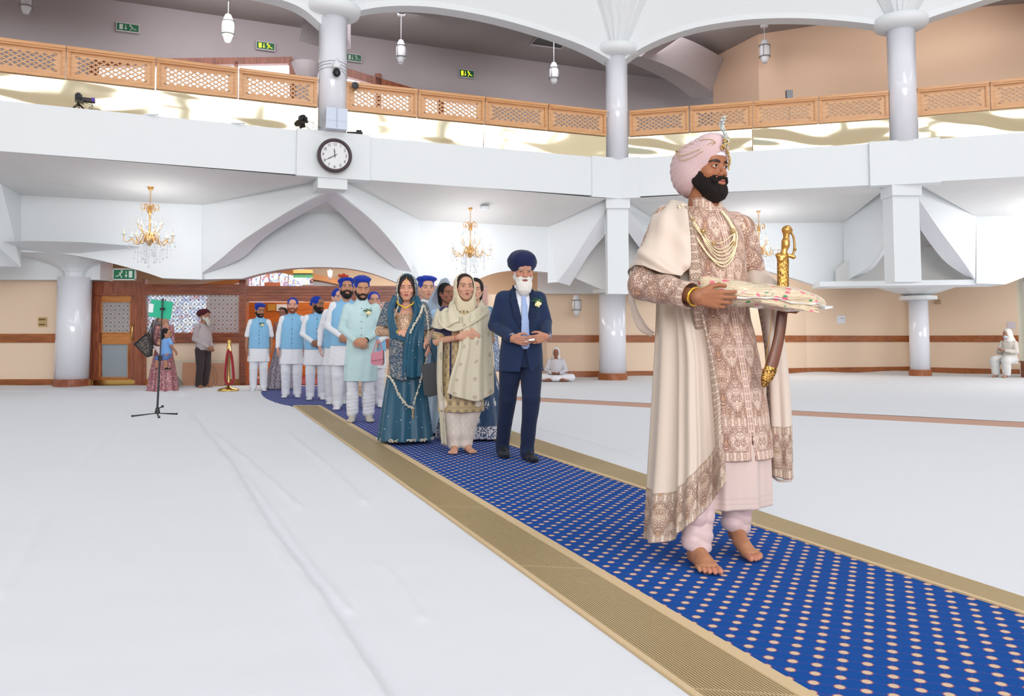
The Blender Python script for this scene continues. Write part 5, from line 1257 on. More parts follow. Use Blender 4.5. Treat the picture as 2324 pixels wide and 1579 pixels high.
def head_paint(v, skin, lip=None, brow=(24, 18, 16), eye=(38, 24, 18), gaze=0, closed=0, fem=False, stub=0, browt=1.0):
    """vertex colours of a face (eyes, brows, lips, a dark mouth line)"""
    skin = np.array(C3(skin)); x, y, z = v.T; ax = np.abs(x); c = np.repeat(skin[None], len(v), 0)
    def blend(m, col): 
        nonlocal c
        c = c*(1-m[:, None])+np.array(C3(col))[None]*m[:, None]
    sk = skin
    red = np.exp(-((ax-.04)/.02)**2-((z+.03)/.022)**2)*(y < -.03)*.18; c = c*(1-red[:, None]*np.array([0, .5, .5]))
    lip = lip or (168, 100, 92)
    m = sm(-y, .084, .09)*sm(-(((x/.0225)**2+((z+.0655)/(.0115*(1-.3*(ax/.0225)**2)))**2)), -1.15, -.75); blend(m*.85, lip)
    m = (np.abs(z+.0652-.0*x) < .0014)*(ax < .02)*(y < -.088); blend(m*.7, (70, 30, 28))  # dark line painted where the lips meet
    for s in (-1, 1):
        ex = x-s*.0315; ez = z-.0025; t = np.clip(1-(ex/.0135)**2, 0, 1); op = .0047*(1-closed)
        m = (np.abs(ez) < op*np.sqrt(t)+.0001)*(y < -.07)*(np.abs(ex) < .0135)*(t > 0)
        if closed < 1:
            blend(m*1.0, (206, 194, 186)); g = gaze*.005
            d = np.hypot(ex-g, ez); blend(m*sm(-d, -.0068, -.0058), eye); blend(m*(d < .0026), (10, 8, 8))
        lm = (np.abs(np.abs(ez)-op*np.sqrt(t)) < .0014)*(ez > -.001)*(y < -.065)*(np.abs(ex) < .0145); blend(lm*.85, (30, 20, 16))
        bz = .0205+.0045*np.clip(1-((ax-.035)/.022)**2, -1, 1); bt = (.0032 if fem else .0048)*browt*np.clip(1-((ax-.031)/.026)**2*.7, .2, 1)
        bm = (s*x > .010)*(ax < .055)*sm(-np.abs(z-bz), -bt-.0012, -bt+.0008)*(y < -.045); blend(bm*.92, brow)
    if stub:
        m = stub*sm(-z, .036, .06)*sm(-y, -.01, .02)*(z > -.125); ml = 1-sm(-(((x/.026)**2+((z+.066)/.014)**2)), -1.2, -.8)*(y < -.08); blend(m*ml*.6, (40, 32, 30))
    return c
def make_head(h, fem=False, **k):
    V = Vol((-.1, -.13, -.17), (.1, .13, .13), h); head_field(V, fem); V.rc((0, .022, -.07), (0, .035, -.17), .052 if not fem else .045, .056 if not fem else .048, .02)
    v, q = V.mesh(); return v, q, head_paint(v, fem=fem, **k)
def make_beard(h, mass=(0, -.052, -.1, .052, .045, .042), th=.011, amp=.0025, stache=True, long_=None, seed=1, top=-.034):
    V = Vol((-.12, -.16, -.34 if long_ else -.2), (.12, .06, .03), h)
    V.ell((0, -.018, -.018), (.063+th, .074+th*.5, .088+th), .02)
    for s in (-1, 1): V.rc((s*.052, .0, -.05), (s*.018, -.062, -.094), .02+th, .019+th, .02)
    V.ell(mass[:3], mass[3:], .03)
    if long_: V.chain([(0, -.075, -.1), (0, -.085, -.1-long_*.5), (0, -.078, -.1-long_)], [.056, .05, .018], .03, ((0, 1, 0), .62))
    r = np.random.RandomState(seed)
    def fn(X, Y, Z):
        ax = np.abs(X); zt = np.interp((-Y).ravel(), [-.02, .03, .055, .085], [.012, -.012, top+.004, top]).reshape(Y.shape)
        d1 = Z-zt; d2 = Y-.008+np.maximum(0, -Z-.06)*.3+0*X
        mo = (np.sqrt((X/.0215)**2+((Z+.0655)/.0095)**2)-1)*.01+np.maximum(0, Y+.08)
        return np.maximum(np.maximum(d1, d2)+0*ax, -mo)
    if stache:
        for s in (-1, 1): V.chain([(s*.003, -.103, -.051), (s*.018, -.1, -.053), (s*.033, -.09, -.062), (s*.042, -.086, -.064)], [.0075, .0085, .008, .005], .008)
    V.noise(amp*.9, (380, 380, 70), seed); V.noise(amp*.4, (700, 700, 160), seed+1)
    def cut(X, Y, Z):
        return fn(X, Y, Z)
    V.field(cut)
    if stache:
        for s in (-1, 1): V.chain([(s*.002, -.102, -.0505), (s*.018, -.1, -.0535), (s*.03, -.092, -.062)], [.006, .007, .006], .004)
    return V.mesh()
def make_turban(h, c=(0, .028, .058), r=(.108, .128, .1), apex=(-.1, .066), a=.5, b=.5, ridge=.0028, n=16, seed=0, twist=0, tail=None):
    V = Vol((-.15, -.16, -.11), (.15, .19, .19), h); V.ell(c, r, .02)
    if tail: V.ell(tail[:3], tail[3:], .03)
    def fn(X, Y, Z):
        phi = np.arctan2(Z-apex[1]+.02+.25*np.abs(X), Y-apex[0]+.03)+twist*X*6
        rd = ridge*(np.abs(((phi*n/math.pi) % 1)-.35)*2-.6)
        return rd*np.clip((Y-apex[0])*9, .25, 1)+0*X
    A = V.ax; V.F += fn(A[0][:, None, None], A[1][None, :, None], A[2][None, None, :]).astype(f32)
    V.field(lambda X, Y, Z: (apex[1]-a*np.abs(X)-b*(Y-apex[0]))*.75-Z*.75)
    return V.mesh()
def place(v, C, R, s=1.0): return (v*s) @ np.array(R).T+np.array(C)
def bobcap(h, c=(0, .018, .04), r=(.084, .102, .084), front=.045, flare=0, tall=1.0):
    """close wrapped head cloth, straight band across the forehead"""
    V = Vol((-.13, -.15, -.08), (.13, .17, .17), h); V.ell((c[0], c[1], c[2]*tall), (r[0], r[1], r[2]*tall), .02)
    if flare: V.ell((0, .0, .1), (.09+flare, .1+flare, .035), .03)
    V.ell((0, .115, -.0), (.035, .025, .03), .02); V.noise(.0018, (60, 60, 90), 3)
    V.field(lambda X, Y, Z: (front-.55*(Y+.085)-.0*X-Z)*.85)
    return V.mesh()
# ---------------------------------------------------------------- helpers for dressed figures
class Person:
    def __init__(s, foot, yaw, label, scale=None, vtop=None, href=1.81, z0=0.013, group=None, cat='person', name='person', Y=None):
        r = gr(*foot) if Y is None else Vector((at(foot[0], 769, Y).x, Y, 0)); s.root = r; r.z = z0; s.Y = r.y; s.yaw = yaw
        if scale is None: scale = (at(foot[0], vtop, r.y).z-z0)/href
        s.s = scale; s.e = empty(name, r, yaw, label, cat, group); s.e.scale = (scale,)*3; bpy.context.view_layer.update()
        s.M = Matrix.LocRotScale(r, s.e.rotation_euler, (scale,)*3); s.Mi = s.M.inverted()
    def px(s, u, v, d=0): return s.Mi @ at(u, v, s.Y+d)
    def dr(s, x, y, z):
        """screen-aligned direction (right, away, up) to local"""
        v = Vector((s.root.x, s.root.y, 0)).normalized(); r = Vector((v.y, -v.x, 0)); w = r*x+v*y+Vector((0, 0, z)); return (s.Mi.to_3x3() @ w).normalized()
    def add(s, nm, vq, m, col, parent=None, uv=None, **k):
        if col is None: c = None
        else: c = np.broadcast_to(np.array(col), vq[0].shape)
        return mesh(nm, vq[0], vq[1], m, parent or s.e, True, col=c, uv=uv, local=True, **k)
def nz3(v, sc, seed=0):
    r = np.random.RandomState(seed); o = np.zeros(len(v))
    for _ in range(6): w = r.randn(3)*sc; o += np.sin(v @ w+r.rand()*6.28)
    return o/6
def tint(v, c, amp=.03, sc=8, seed=0):
    return np.array(C3(c))[None]*(1+amp*nz3(v, np.array([sc]*3), seed)[:, None])
def smooth_rows(rows, nu, nv):
    A = [curve(r, nu) for r in rows]; m = min(len(a) for a in A); A = [a[:m] for a in A]
    cols = [curve([a[j] for a in A], nv) for j in range(m)]; k = min(len(c) for c in cols)
    return np.array([[list(cols[j][i]) for j in range(m)] for i in range(k)])
def sheet(P, nm, rows, m, col, nu=40, nv=60, fold=None, th=.003, uvw=(1, 1), flag=None, parent=None):
    """draped cloth through rows of control points (top to bottom); fold(s,t)->offset along the normal"""
    G = smooth_rows(rows, nu, nv); a, b = G.shape[:2]; S, T = np.meshgrid(np.linspace(0, 1, b), np.linspace(0, 1, a))
    du = np.gradient(G, axis=1); dv = np.gradient(G, axis=0); N = np.cross(du, dv); N /= np.linalg.norm(N, axis=2, keepdims=True)+1e-9
    if fold is not None: G = G+N*fold(S, T)[..., None]
    V1 = (G+N*th/2).reshape(-1, 3); V2 = (G-N*th/2).reshape(-1, 3); n = len(V1)
    i = (np.arange(a-1)[:, None]*b+np.arange(b-1)[None]); q = np.stack([i, i+1, i+b+1, i+b], -1).reshape(-1, 4); Q = [q, q[:, ::-1]+n]
    def edge(e): e = np.array(e); return np.stack([e[:-1], e[1:], e[1:]+n, e[:-1]+n], 1)
    Q += [edge(np.arange(b))[:, ::-1], edge((a-1)*b+np.arange(b)), edge(np.arange(a)*b), edge(np.arange(a)*b+b-1)[:, ::-1]]
    V = np.concatenate([V1, V2]); Q = np.concatenate(Q)
    uv = np.zeros((2*n, 3)); fl = flag(S, T) if flag else np.zeros_like(S); uS = S*uvw[0]
    if isinstance(fl, tuple): uS = np.where(fl[1], T*uvw[1], uS); fl = fl[0]
    for k, w in ((0, uS), (1, T*uvw[1]), (2, fl)): uv[:, k] = np.tile(w.ravel(), 2)
    c = None
    if callable(col): cc = col(S, T).reshape(-1, 3); c = np.concatenate([cc, cc])
    elif col is not None: c = np.broadcast_to(np.array(C3(col)), V.shape)
    return mesh(nm, V, Q, m, parent or P.e, True, col=c, uv=uv, local=True), G
def beads(P, nm, pts, r, m, step=None, parent=None, jit=0, seed=0, n=6, wide=0):
    """string of beads along a path"""
    step = step or r*2.05; mb = MB(); rr = random.Random(seed); pts = [Vector(p) for p in pts]; acc = 0; last = pts[0]
    for a, b in zip(pts, pts[1:]):
        d = (b-a).length
        if d < 1e-6: continue
        t = -acc
        while t+step <= d:
            t += step; c = a+(b-a)*(t/d); k = 1 if not wide else wide
            for _ in range(k):
                j = Vector((rr.uniform(-1, 1), rr.uniform(-1, 1), rr.uniform(-1, 1)))*jit; mb.sphere(c+j, r*rr.uniform(.8, 1.15) if jit else r, n, max(4, n-2))
        acc = d-t if t > 0 else acc+d
    return mesh(nm, mb.v, mb.f, m, parent or P.e, True, local=True)
# ---- embroidery: ogee frames, scrolls and drops in a mirrored repeat (UVm in metres, z = region)
def emb(name, base, line, gold, cw=.15, chh=.22, plain=None, rough=.65, dens=1.0, plain_rough=.6):
    m, nt, b = new_mat(name); u, v, fl, o = coords(attr='UVm')
    x = fpp(u+10*cw, cw/2); vv = ffract(v/chh+20.0)
    yy = (vv-.5)*chh
    A = cw*.25; og = x-(A+A*.8*fcos(vv*6.2832)); L1 = step(fabs_(og), .0048, .0032); L2 = step(fabs_(fabs_(og)-.0095), .0026, .0015)
    d1 = length(x/.55, yy-.0); drop = length(x*1.0, (yy+.01)*.52+fabs_(x)*.2)
    R1 = step(fabs_(drop-.011), .0022, .0012); R2 = step(fabs_(drop-.0185), .0026, .0014); R0 = step(drop, .0055, .004)
    def scroll(cx, cy, rad, s):
        dx = x-cx; dy = yy-cy; r = length(dx, dy); th = fatan2(dy, dx*s)
        f = ffract(r/.0095-th/6.2832+5.0); return fmin(step(fabs_(f-.5), .26, .17), step(r, rad, rad*.9))
    S1 = scroll(cw*.33, chh*.2, .021, 1.0); S2 = scroll(cw*.16, -chh*.33, .02, -1.0); S3 = scroll(cw*.40, -chh*.08, .019, -1.0); S4 = scroll(cw*.08, chh*.36, .017, 1.0); S5 = scroll(cw*.44, chh*.42, .017, -1.0); S6 = scroll(cw*.43, -chh*.42, .016, 1.0)
    nn = fmax(fmax(fmax(fmax(L1, L2), fmax(R1, R2)), fmax(S1, S2)), fmax(fmax(S3, S4), fmax(S5, S6)))
    vp = comb(x, yy, 0.0); ve = voro(95, vp, 'DISTANCE_TO_EDGE', .8); nn = fmax(nn, step(ve, .12, .05)*.55*dens)
    vf = voro(70, vp, 'F1', .6); dots = step(vf, .24, .16)
    # band pattern for region 2: medallions between double lines
    bu = ffract(u/.034+30.0)-.5; bv = fl  # region value 2..3 carries the position across the band
    ba = fpp(bv, 1.0)-.5; dm = length(bu*1.1, ba*.95)
    M = fmax(step(fabs_(dm-.36), .06, .03), fmax(step(fabs_(dm-.2), .055, .03), step(dm, .08, .05))); E_ = step(fabs_(fabs_(ba)-.44), .045, .02)
    bandl = fmax(fmax(M, E_), step(fabs_(fabs_(ba)-.36), .03, .012))
    isb = fgt(fl, 1.5); nn2 = nn*(1-isb)+bandl*isb
    th = noise(900, 1, vp)
    inside = step(og, -.012, -.020)*.3+step(drop, .0185, .0165)*.35; c = mixc(fmin(inside, .5)*(1-isb), C3(base), C3(gold)); c = mixc(dots*.8*(1-isb), c, C3(gold)); c = mixc(nn2*(th*.5+.55), c, C3(line)); c = mixc(fmin(R0+isb*step(dm, .1, .06), 1.0), c, C3(gold))
    rr = .6
    if plain:
        isp = flt(fl, .5); c = mixc(isp, c, C3(plain)); hgt = nn2*(1-isp)
    else: hgt = nn2
    nt.links.new(c, b.inputs['Base Color']); b.inputs['Roughness'].default_value = rough; b.inputs['Sheen Weight'].default_value = .15
    bump(nt, b, hgt+noise(700, 2)*.25, .35, .002); return m
def sequin(name, c1, c2, c3, sc=140, rough=.35, attr=None):
    m, nt, b = new_mat(name); x, y, z, o = coords(); v = voro(sc, o, 'F1'); n = noise(sc*.3, 2)
    nt.links.new(mixc(step(v, .25, .5), mixc(step(n, .4, .6), C3(c1), C3(c3)), C3(c2)), b.inputs['Base Color']); b.inputs['Roughness'].default_value = rough; b.inputs['Metallic'].default_value = .25
    bump(nt, b, v, .8, .004); return m
WR_ = lambda n, a, p=0: (lambda th, Z: a*np.sin(n*th+p+3*np.sin(Z*5)))
def tube_cloth(h, pts, rs, lo, hi, wr=.004, wf=60, k=.012, seed=0, hollow=None):
    V = Vol(lo, hi, h); V.chain(pts, rs, k); 
    if wr: V.noise(wr, wf, seed)
    return V.mesh()
def bbox(pts, m): a = np.array([list(p) for p in pts]); return a.min(0)-m, a.max(0)+m
STD = dict(shR=(-.168, .0, 1.415), elR=(-.235, .03, 1.15), wrR=(-.07, -.2, 1.0), dR=(.75, -.25, -.5), nR=(.2, 1, -.1),
           shL=(.168, .0, 1.415), elL=(.235, .03, 1.15), wrL=(.065, -.2, 1.01), dL=(-.8, -.35, -.45), nL=(-.2, 1, -.1))
HANG = dict(elR=(-.235, .03, 1.14), wrR=(-.25, -.03, .89), dR=(.02, -.12, -1), nR=(1, .15, 0), elL=(.235, .03, 1.14), wrL=(.25, -.03, .89), dL=(-.02, -.12, -1), nL=(-1, .15, 0))
def body_volume(h, p, legs, skin, fem=False, hands=True, feet=None, w=1.0, handsc=1.0, torso=True):
    """neck, trunk, limbs and hands as one skin surface"""
    V = Vol((-.42, -.45, -.02), (.42, .45, 1.62), h)
    V.rc((0, .03, 1.46), (0, .025, 1.6), .055, .05, .03)
    if torso: V.stack([(.84, 0, .01, .15*w, .11*w), (.95, 0, .01, .155*w, .115*w), (1.08, 0, .0, .135*w, .1*w), (1.25, 0, 0, .15*w, .105*w), (1.4, 0, .01, .15*w, .085), (1.49, 0, .02, .06, .05)], .03)
    for S, sd in (('R', 1), ('L', -1)):
        sh, el, wr = p['sh'+S], p['el'+S], p['wr'+S]
        V.rc(sh, el, .052*w, .042*w, .03); V.rc(el, wr, .041*w, .027, .02)
        if hands:
            D = Vector(p['d'+S]); N = Vector(p['n'+S]); D.normalize(); N = (N-D*N.dot(D)).normalized(); c = D.cross(N)
            side = p.get('side'+S); side = side if side else (1 if c.z > 0 else -1)
            V.hand(wr, D, N, side, handsc, p.get('curl'+S, (.35, .42, .48, .52)), thumb=p.get('th', .4))
    for hp, kn, an in legs: V.rc(hp, kn, .075*w, .05, .03); V.rc(kn, an, .05, .035, .02)
    if feet:
        for hl, D, sd, toes in feet: V.foot(hl, D, 1.0, sd, toes)
    return V
LEGS = [((-.09, 0, .86), (-.1, -.03, .47), (-.1, .02, .08)), ((.09, 0, .86), (.1, -.03, .47), (.1, .02, .08))]
FEET = [((-.1, .06, 0), (-.1, -1, 0), 1, False), ((.1, .06, 0), (.12, -1, 0), -1, False)]
WHT = (232, 233, 238)
def finish_body(P, V, head, hC, hR, hs, skin, extra=None):
    v, q = V.mesh(); hv, hq, hc = head; V_, Q_, C_ = join((v, q, tint(v, skin, .04, 14)), (place(hv, hC, hR, hs), hq, hc))
    return P.add('body', (V_, Q_), SKINM, C_)
BTN = mat('small_button', (70, 80, 100), .4)
def groomsman(foot, vtop, yaw, hyaw, label, skin, h=.0075, vest=(136, 188, 224), cap=(20, 50, 156), beard=None, pose=None, hpitch=0, kurta_hem=.60, w=1.0, hh=.0045, long_coat=None, stub=0, sleeve_short=False, rose=False, trous='straight', Hr=1.835, group='men in blue vests following the groom', seed=1, flare=0, brow=(26, 20, 18), closed=0, sock=(226, 226, 230), feet=FEET, legs=LEGS, watch=False):
    P = Person(foot, yaw, label, vtop=vtop, href=Hr, group=group); p = dict(STD); p.update(pose or {})
    V = body_volume(h, p, legs, skin, feet=feet, w=w*.9); hC = (0, -.005, 1.66); R = rotm(hyaw, hpitch)
    finish_body(P, V, make_head(hh, skin=skin, stub=stub, brow=brow, closed=closed), hC, R, 1.15, skin)
    if beard:
        v, q = make_beard(hh, **{k: x for k, x in beard.items() if k != 'col'}); P.add('beard', (place(v, hC, R, 1.15), q), HAIRM, C3(beard['col']))
    if cap:
        v, q = bobcap(hh, flare=flare, front=.034, tall=1.04); P.add('head_cloth', (place(v, hC, R, 1.15), q), CLOTH, tint(v, cap, .08, 40))
    main = long_coat or WHT
    # kurta or long coat: trunk with sleeves
    V = Vol((-.42, -.42, kurta_hem-.02), (.42, .3, 1.56), h*1.0)
    fo = WR_(7, .03, seed)
    V.stack([(kurta_hem, 0, .0, .205*w, .165*w), (.75, 0, .0, .2*w, .16*w), (.92, 0, .0, .188*w, .145*w), (1.06, 0, -.005, .175*w, .14*w), (1.22, 0, -.005, .185*w, .135*w), (1.36, 0, .0, .18*w, .115*w), (1.43, 0, .01, .14, .09), (1.48, 0, .02, .075, .07), (1.53, 0, .02, .064, .062)], .02, fold=lambda th, Z: .03*np.sin(9*th+seed+2*np.sin(4*Z))*np.clip((1.05-Z)/.4, 0, 1))
    for S in 'RL':
        sh, el, wr = [Vector(p[k+S]) for k in ('sh', 'el', 'wr')]
        V.rc(sh, sh*.5+el*.5, .059*w, .058*w, .035); V.rc(sh*.5+el*.5, el, .058*w, .053*w, .01)
        if not sleeve_short: V.rc(el, wr.lerp(el, .07), .055*w, .038, .012)
    V.noise(.0022, (26, 26, 34), seed)
    v, q = V.mesh(); P.add('long_coat' if long_coat else 'kurta', (v, q), CLOTH, tint(v, main, .02, 5, seed))
    if not long_coat:
        V = Vol((-.26, -.25, .84), (.26, .24, 1.56), h)
        V.stack([(.87, 0, .0, .2*w, .157*w), (1.06, 0, -.005, .187*w, .152*w), (1.22, 0, -.005, .196*w, .147*w), (1.36, 0, .0, .188*w, .127*w), (1.44, 0, .01, .15, .1), (1.485, 0, .02, .084, .08), (1.52, 0, .02, .074, .073)], .02)
        V.rc((-.13, .01, 1.425), (.13, .01, 1.425), .062, .062, .03); V.noise(.002, 22, seed+3)
        V.field(lambda X, Y, Z: (np.abs(X)-.178*w-.03*np.clip((1.2-Z)/.2, 0, 1)-.08*np.clip((1.02-Z)/.1, 0, 1)))
        v, q = V.mesh(); c = tint(v, vest, .03, 9, seed); seam = (np.abs(v[:, 0]) < .005)*(v[:, 1] < 0)*(v[:, 2] < 1.47); c = c*(1-.35*seam[:, None]); vo = P.add('vest', (v, q), CLOTH, c)
    else: vo = None
    mb = MB(); nb_ = 6 if not long_coat else 7
    for k in range(nb_):
        z = 1.4-k*(.085 if not long_coat else .082); ry = np.interp(z, [.87, 1.06, 1.22, 1.36, 1.44], [.157*w, .152*w, .147*w, .127*w, .1])+(.003 if not long_coat else -.008)
        mb.sphere((0, -ry-.003 if z < 1.3 else -ry+.006, z), (.009, .005, .009), 8, 6)
    mesh('buttons', mb.v, mb.f, BTN if not long_coat else mat('pewter_button', (150, 160, 165), .4), P.e, True, local=True, )
    # trousers
    V = Vol((-.26, -.26, .03), (.26, .26, .92), h)
    for hp, kn, an in legs:
        if trous == 'churidar':
            V.rc(hp, kn, .1, .07, .02); V.rc(kn, an, .07, .052, .01)
            for k in range(6): z = an[2]+.03+.045*k; t = (z-an[2])/(kn[2]-an[2]); V.rc((lerp(an[0], kn[0], t)-.012, lerp(an[1], kn[1], t), z), (lerp(an[0], kn[0], t)+.012, lerp(an[1], kn[1], t), z+.012), .064, .064, .003)
        else: V.rc(hp, kn, .105*w, .088, .015); V.rc(kn, an, .088, .07, .012); V.rc(an, (an[0], an[1]-.02, .07), .07, .062, .02)
    V.noise(.003, (30, 30, 40), seed+5); v, q = V.mesh(); P.add('trousers', (v, q), CLOTH, tint(v, (228, 229, 236), .02, 6))
    for k, (hl, D, sd, t) in enumerate(feet):
        V = Vol((min(hl[0], hl[0])-.2, hl[1]-.38, -.01), (hl[0]+.2, hl[1]+.12, .16), .006); V.foot(hl, D, 1.06, sd, False); V.rc((hl[0], hl[1]-.03, .05), (hl[0], hl[1]-.03, .12), .045, .045, .02); P.add('sock', V.mesh(), CLOTH, C3(sock))
    if rose: rosette(P, rose if isinstance(rose, tuple) else (.09, -.15, 1.33))
    if watch:
        wr = Vector(p['wrL']); el = Vector(p['elL']); d = (wr-el).normalized(); mb = MB(); mb.tube([wr-d*.02, wr+d*.012], .034, 14); P.add('wristwatch', (np.array([list(x) for x in mb.v]), [list(f) for f in mb.f]), BLACK, None)
    return P
def rosette(P, c, sc=1.0):
    mb = MB(); rr = random.Random(4)
    for k in range(3):
        for j in range(5):
            a = j*1.257+k*.6; r = .006+.008*k; mb.sphere((c[0]+r*math.cos(a)*sc, c[1]-.018*sc+.003*k, c[2]+r*math.sin(a)*sc), (.011*sc, .008*sc, .014*sc), 8, 6)
    mesh('rose', mb.v, mb.f, mat('cream_rose', (246, 232, 176), .6), P.e, True, local=True)
    mb = MB()
    for k in range(26):
        a = rr.uniform(.3, 2.9); l = rr.uniform(.03, .075)*sc; mb.tube([(c[0], c[1]-.006, c[2]+.005), (c[0]+l*.6*math.cos(a), c[1]-.022, c[2]+l*.6*math.sin(a)), (c[0]+l*math.cos(a+.2), c[1]-.018, c[2]+l*math.sin(a+.2))], .0028*sc, 4)
    mb.tube([(c[0], c[1]-.01, c[2]), (c[0]-.02*sc, c[1]-.012, c[2]-.06*sc)], .004*sc, 5)
    mesh('fern_sprig', mb.v, mb.f, mat('fern_green', (36, 84, 50), .6), P.e, True, local=True)
R_ = math.radians
DK = (24, 18, 16)
# ---------------------------------------------------------------- men in blue vests and pale coat
groomsman((586, 888), 685, R_(16), R_(22), 'bearded man in blue vest, white sleeves rolled up, standing left beside the stanchion looking down', (172, 122, 92), beard=dict(col=DK, th=.006, mass=(0, -.05, -.095, .045, .038, .03)), pose=HANG, hpitch=R_(12), rose=(.06, -.155, 1.36), sleeve_short=True, seed=2, flare=.01, w=1.08)
groomsman((661, 903), 671, R_(12), R_(0), 'ginger-bearded man in blue vest and white kurta walking behind the queue', (214, 160, 140), beard=dict(col=(140, 72, 44), th=.006, mass=(0, -.05, -.095, .045, .038, .032)), pose=dict(HANG), seed=3, brow=(130, 80, 50), w=1.05)
groomsman((717, 908), 668, R_(14), R_(50), 'dark-bearded man in blue vest, face turned sideways, behind the queue', (150, 104, 80), beard=dict(col=DK, th=.009), seed=4, hpitch=R_(4), w=1.08)
groomsman((764, 918), 650, R_(14), R_(18), 'clean-shaven man in blue vest half hidden behind the tall bearded man', (216, 168, 150), pose=dict(elR=(-.25, .06, 1.14), wrR=(-.27, -.02, .9), dR=(.02, -.15, -1), nR=(1, .1, 0)), seed=5, w=1.1, stub=.2)
groomsman((783, 930), 627, R_(12), R_(6), 'tall bearded man in blue vest looking upward beside the man in the mint coat', (184, 134, 108), h=.0065, hh=.004, beard=dict(col=DK, th=.008, mass=(0, -.05, -.1, .048, .04, .036)), hpitch=R_(-12), seed=6, w=1.12, flare=.015)
groomsman((846, 925), 657, R_(10), R_(8), 'man in blue head cloth mostly hidden behind the mint-coated man', (200, 150, 128), seed=7, stub=.3)
m6 = groomsman((818, 958), 622, R_(10), R_(10), 'man in pale mint long coat and blue head cloth with eyes cast down, hands clasped', (196, 144, 114), h=.005, hh=.0032, vest=None, long_coat=(190, 216, 218), beard=dict(col=(36, 26, 22), th=.0045, mass=(0, -.05, -.094, .042, .036, .028), amp=.0015), hpitch=R_(14), kurta_hem=.5, trous='churidar', rose=(.085, -.14, 1.35), seed=8, flare=.005, sock=(196, 188, 174), watch=True, group=None, closed=.75)
groomsman((966, 968), 622, R_(6), R_(14), 'clean-shaven man in white with round blue head cloth between the two women', (206, 158, 132), h=.007, hh=.0036, vest=None, long_coat=(228, 234, 242), seed=9, flare=.02, group=None, stub=.15)
# ---------------------------------------------------------------- women and others in the rear
def skirt(P, nm, rings, m, col, n=18, amp=.07, h=.006, seed=0, lo=None, hi=None, sub=None):
    zs = [r[0] for r in rings]; R = max(max(r[3], r[4])+abs(r[1])+abs(r[2]) for r in rings)*1.2; V = Vol((-R, -R, min(zs)-.01), (R, R, max(zs)+.02), h)
    z1 = max(zs); z0 = min(zs)
    V.stack(rings, .01, fold=lambda th, Z: amp*(np.sin(n*th+seed+1.5*np.sin(2*th+seed))+.5*np.sin((n*.55)*th+2*seed))*np.clip((z1-Z)/(z1-z0), 0, 1)**.7)
    v, q = V.mesh(); c = col(v) if callable(col) else (tint(v, col, .03, 6, seed) if col is not None else None); return P.add(nm, (v, q), m, c)
def hair(P, C, R, s, h=.0045, col=(22, 17, 17), c=(0, .03, .03), r=(.084, .1, .1), front=.05, bun=None, parent=None, slope=.9):
    V = Vol((-.13, -.13, -.25), (.13, .2, .17), h); V.ell(c, r, .02); V.ell((0, .06, -.06), (.07, .06, .11), .04)
    if bun: V.ell(bun[:3], bun[3:], .01)
    V.field(lambda X, Y, Z: np.minimum(front-slope*(Y+.085)-Z-.25*np.abs(X), .02-Y)*.8+0*X)
    V.noise(.001, 200, 3); v, q = V.mesh(); return P.add('hair', (place(v, C, R, s), q), HAIRM, C3(col), parent)
def top_volume(h, p, rings, sleeves=True, wr=.002, sl=(.058, .05, .038), seed=0, sleeve_end=.07, half=False):
    zs = [r[0] for r in rings]; V = Vol((-.42, -.42, min(zs)-.02), (.42, .3, max(zs)+.03), h); V.stack(rings, .02)
    for S in 'RL':
        sh, el, w_ = [Vector(p[k+S]) for k in ('sh', 'el', 'wr')]
        V.rc(sh, sh.lerp(el, 1 if not half else .75), sl[0], sl[1], .02)
        if sleeves and not half: V.rc(el, w_.lerp(el, sleeve_end), sl[1], sl[2], .012)
    V.noise(wr, 28, seed); return V.mesh()
WP = dict(shR=(-.155, .0, 1.42), elR=(-.2, .03, 1.14), wrR=(-.06, -.19, 1.03), dR=(.8, -.25, -.2), nR=(.1, 1, -.1), shL=(.155, .0, 1.42), elL=(.2, .03, 1.14), wrL=(.06, -.19, 1.03), dL=(-.8, -.3, -.2), nL=(-.1, 1, -.1))
# silver sequin woman in the doorway
P = Person((640, 883), R_(10), 'woman in floor-length silver sequin dress standing in the doorway behind the vested men', vtop=697, href=1.80)
p = dict(WP); V = body_volume(.0085, p, LEGS, None); finish_body(P, V, make_head(.005, True, skin=(150, 100, 78)), (0, 0, 1.66), rotm(R_(-20)), 1.02, (150, 100, 78))
SILV = sequin('silver_sequins', (214, 206, 214), (120, 110, 122), (235, 230, 240), 70)
skirt(P, 'dress', [(.0, 0, 0, .36, .34), (.4, 0, 0, .29, .27), (.8, 0, 0, .2, .17), (1.0, 0, 0, .155, .12), (1.2, 0, 0, .16, .125), (1.38, 0, 0, .15, .1)], SILV, None, 14, .06, .009)
hair(P, (0, 0, 1.66), rotm(R_(-20)), 1.04, .006, bun=(0, .1, .06, .05, .05, .05))
sheet(P, 'shawl', [[(-.2, .06, 1.4), (-.12, .02, 1.47), (0, .1, 1.5), (.12, .02, 1.47), (.2, .06, 1.4)], [(-.26, 0, 1.1), (-.2, .1, 1.15), (0, .16, 1.2), (.2, .1, 1.15), (.26, 0, 1.1)]], CLOTH, (120, 70, 92), 16, 12)
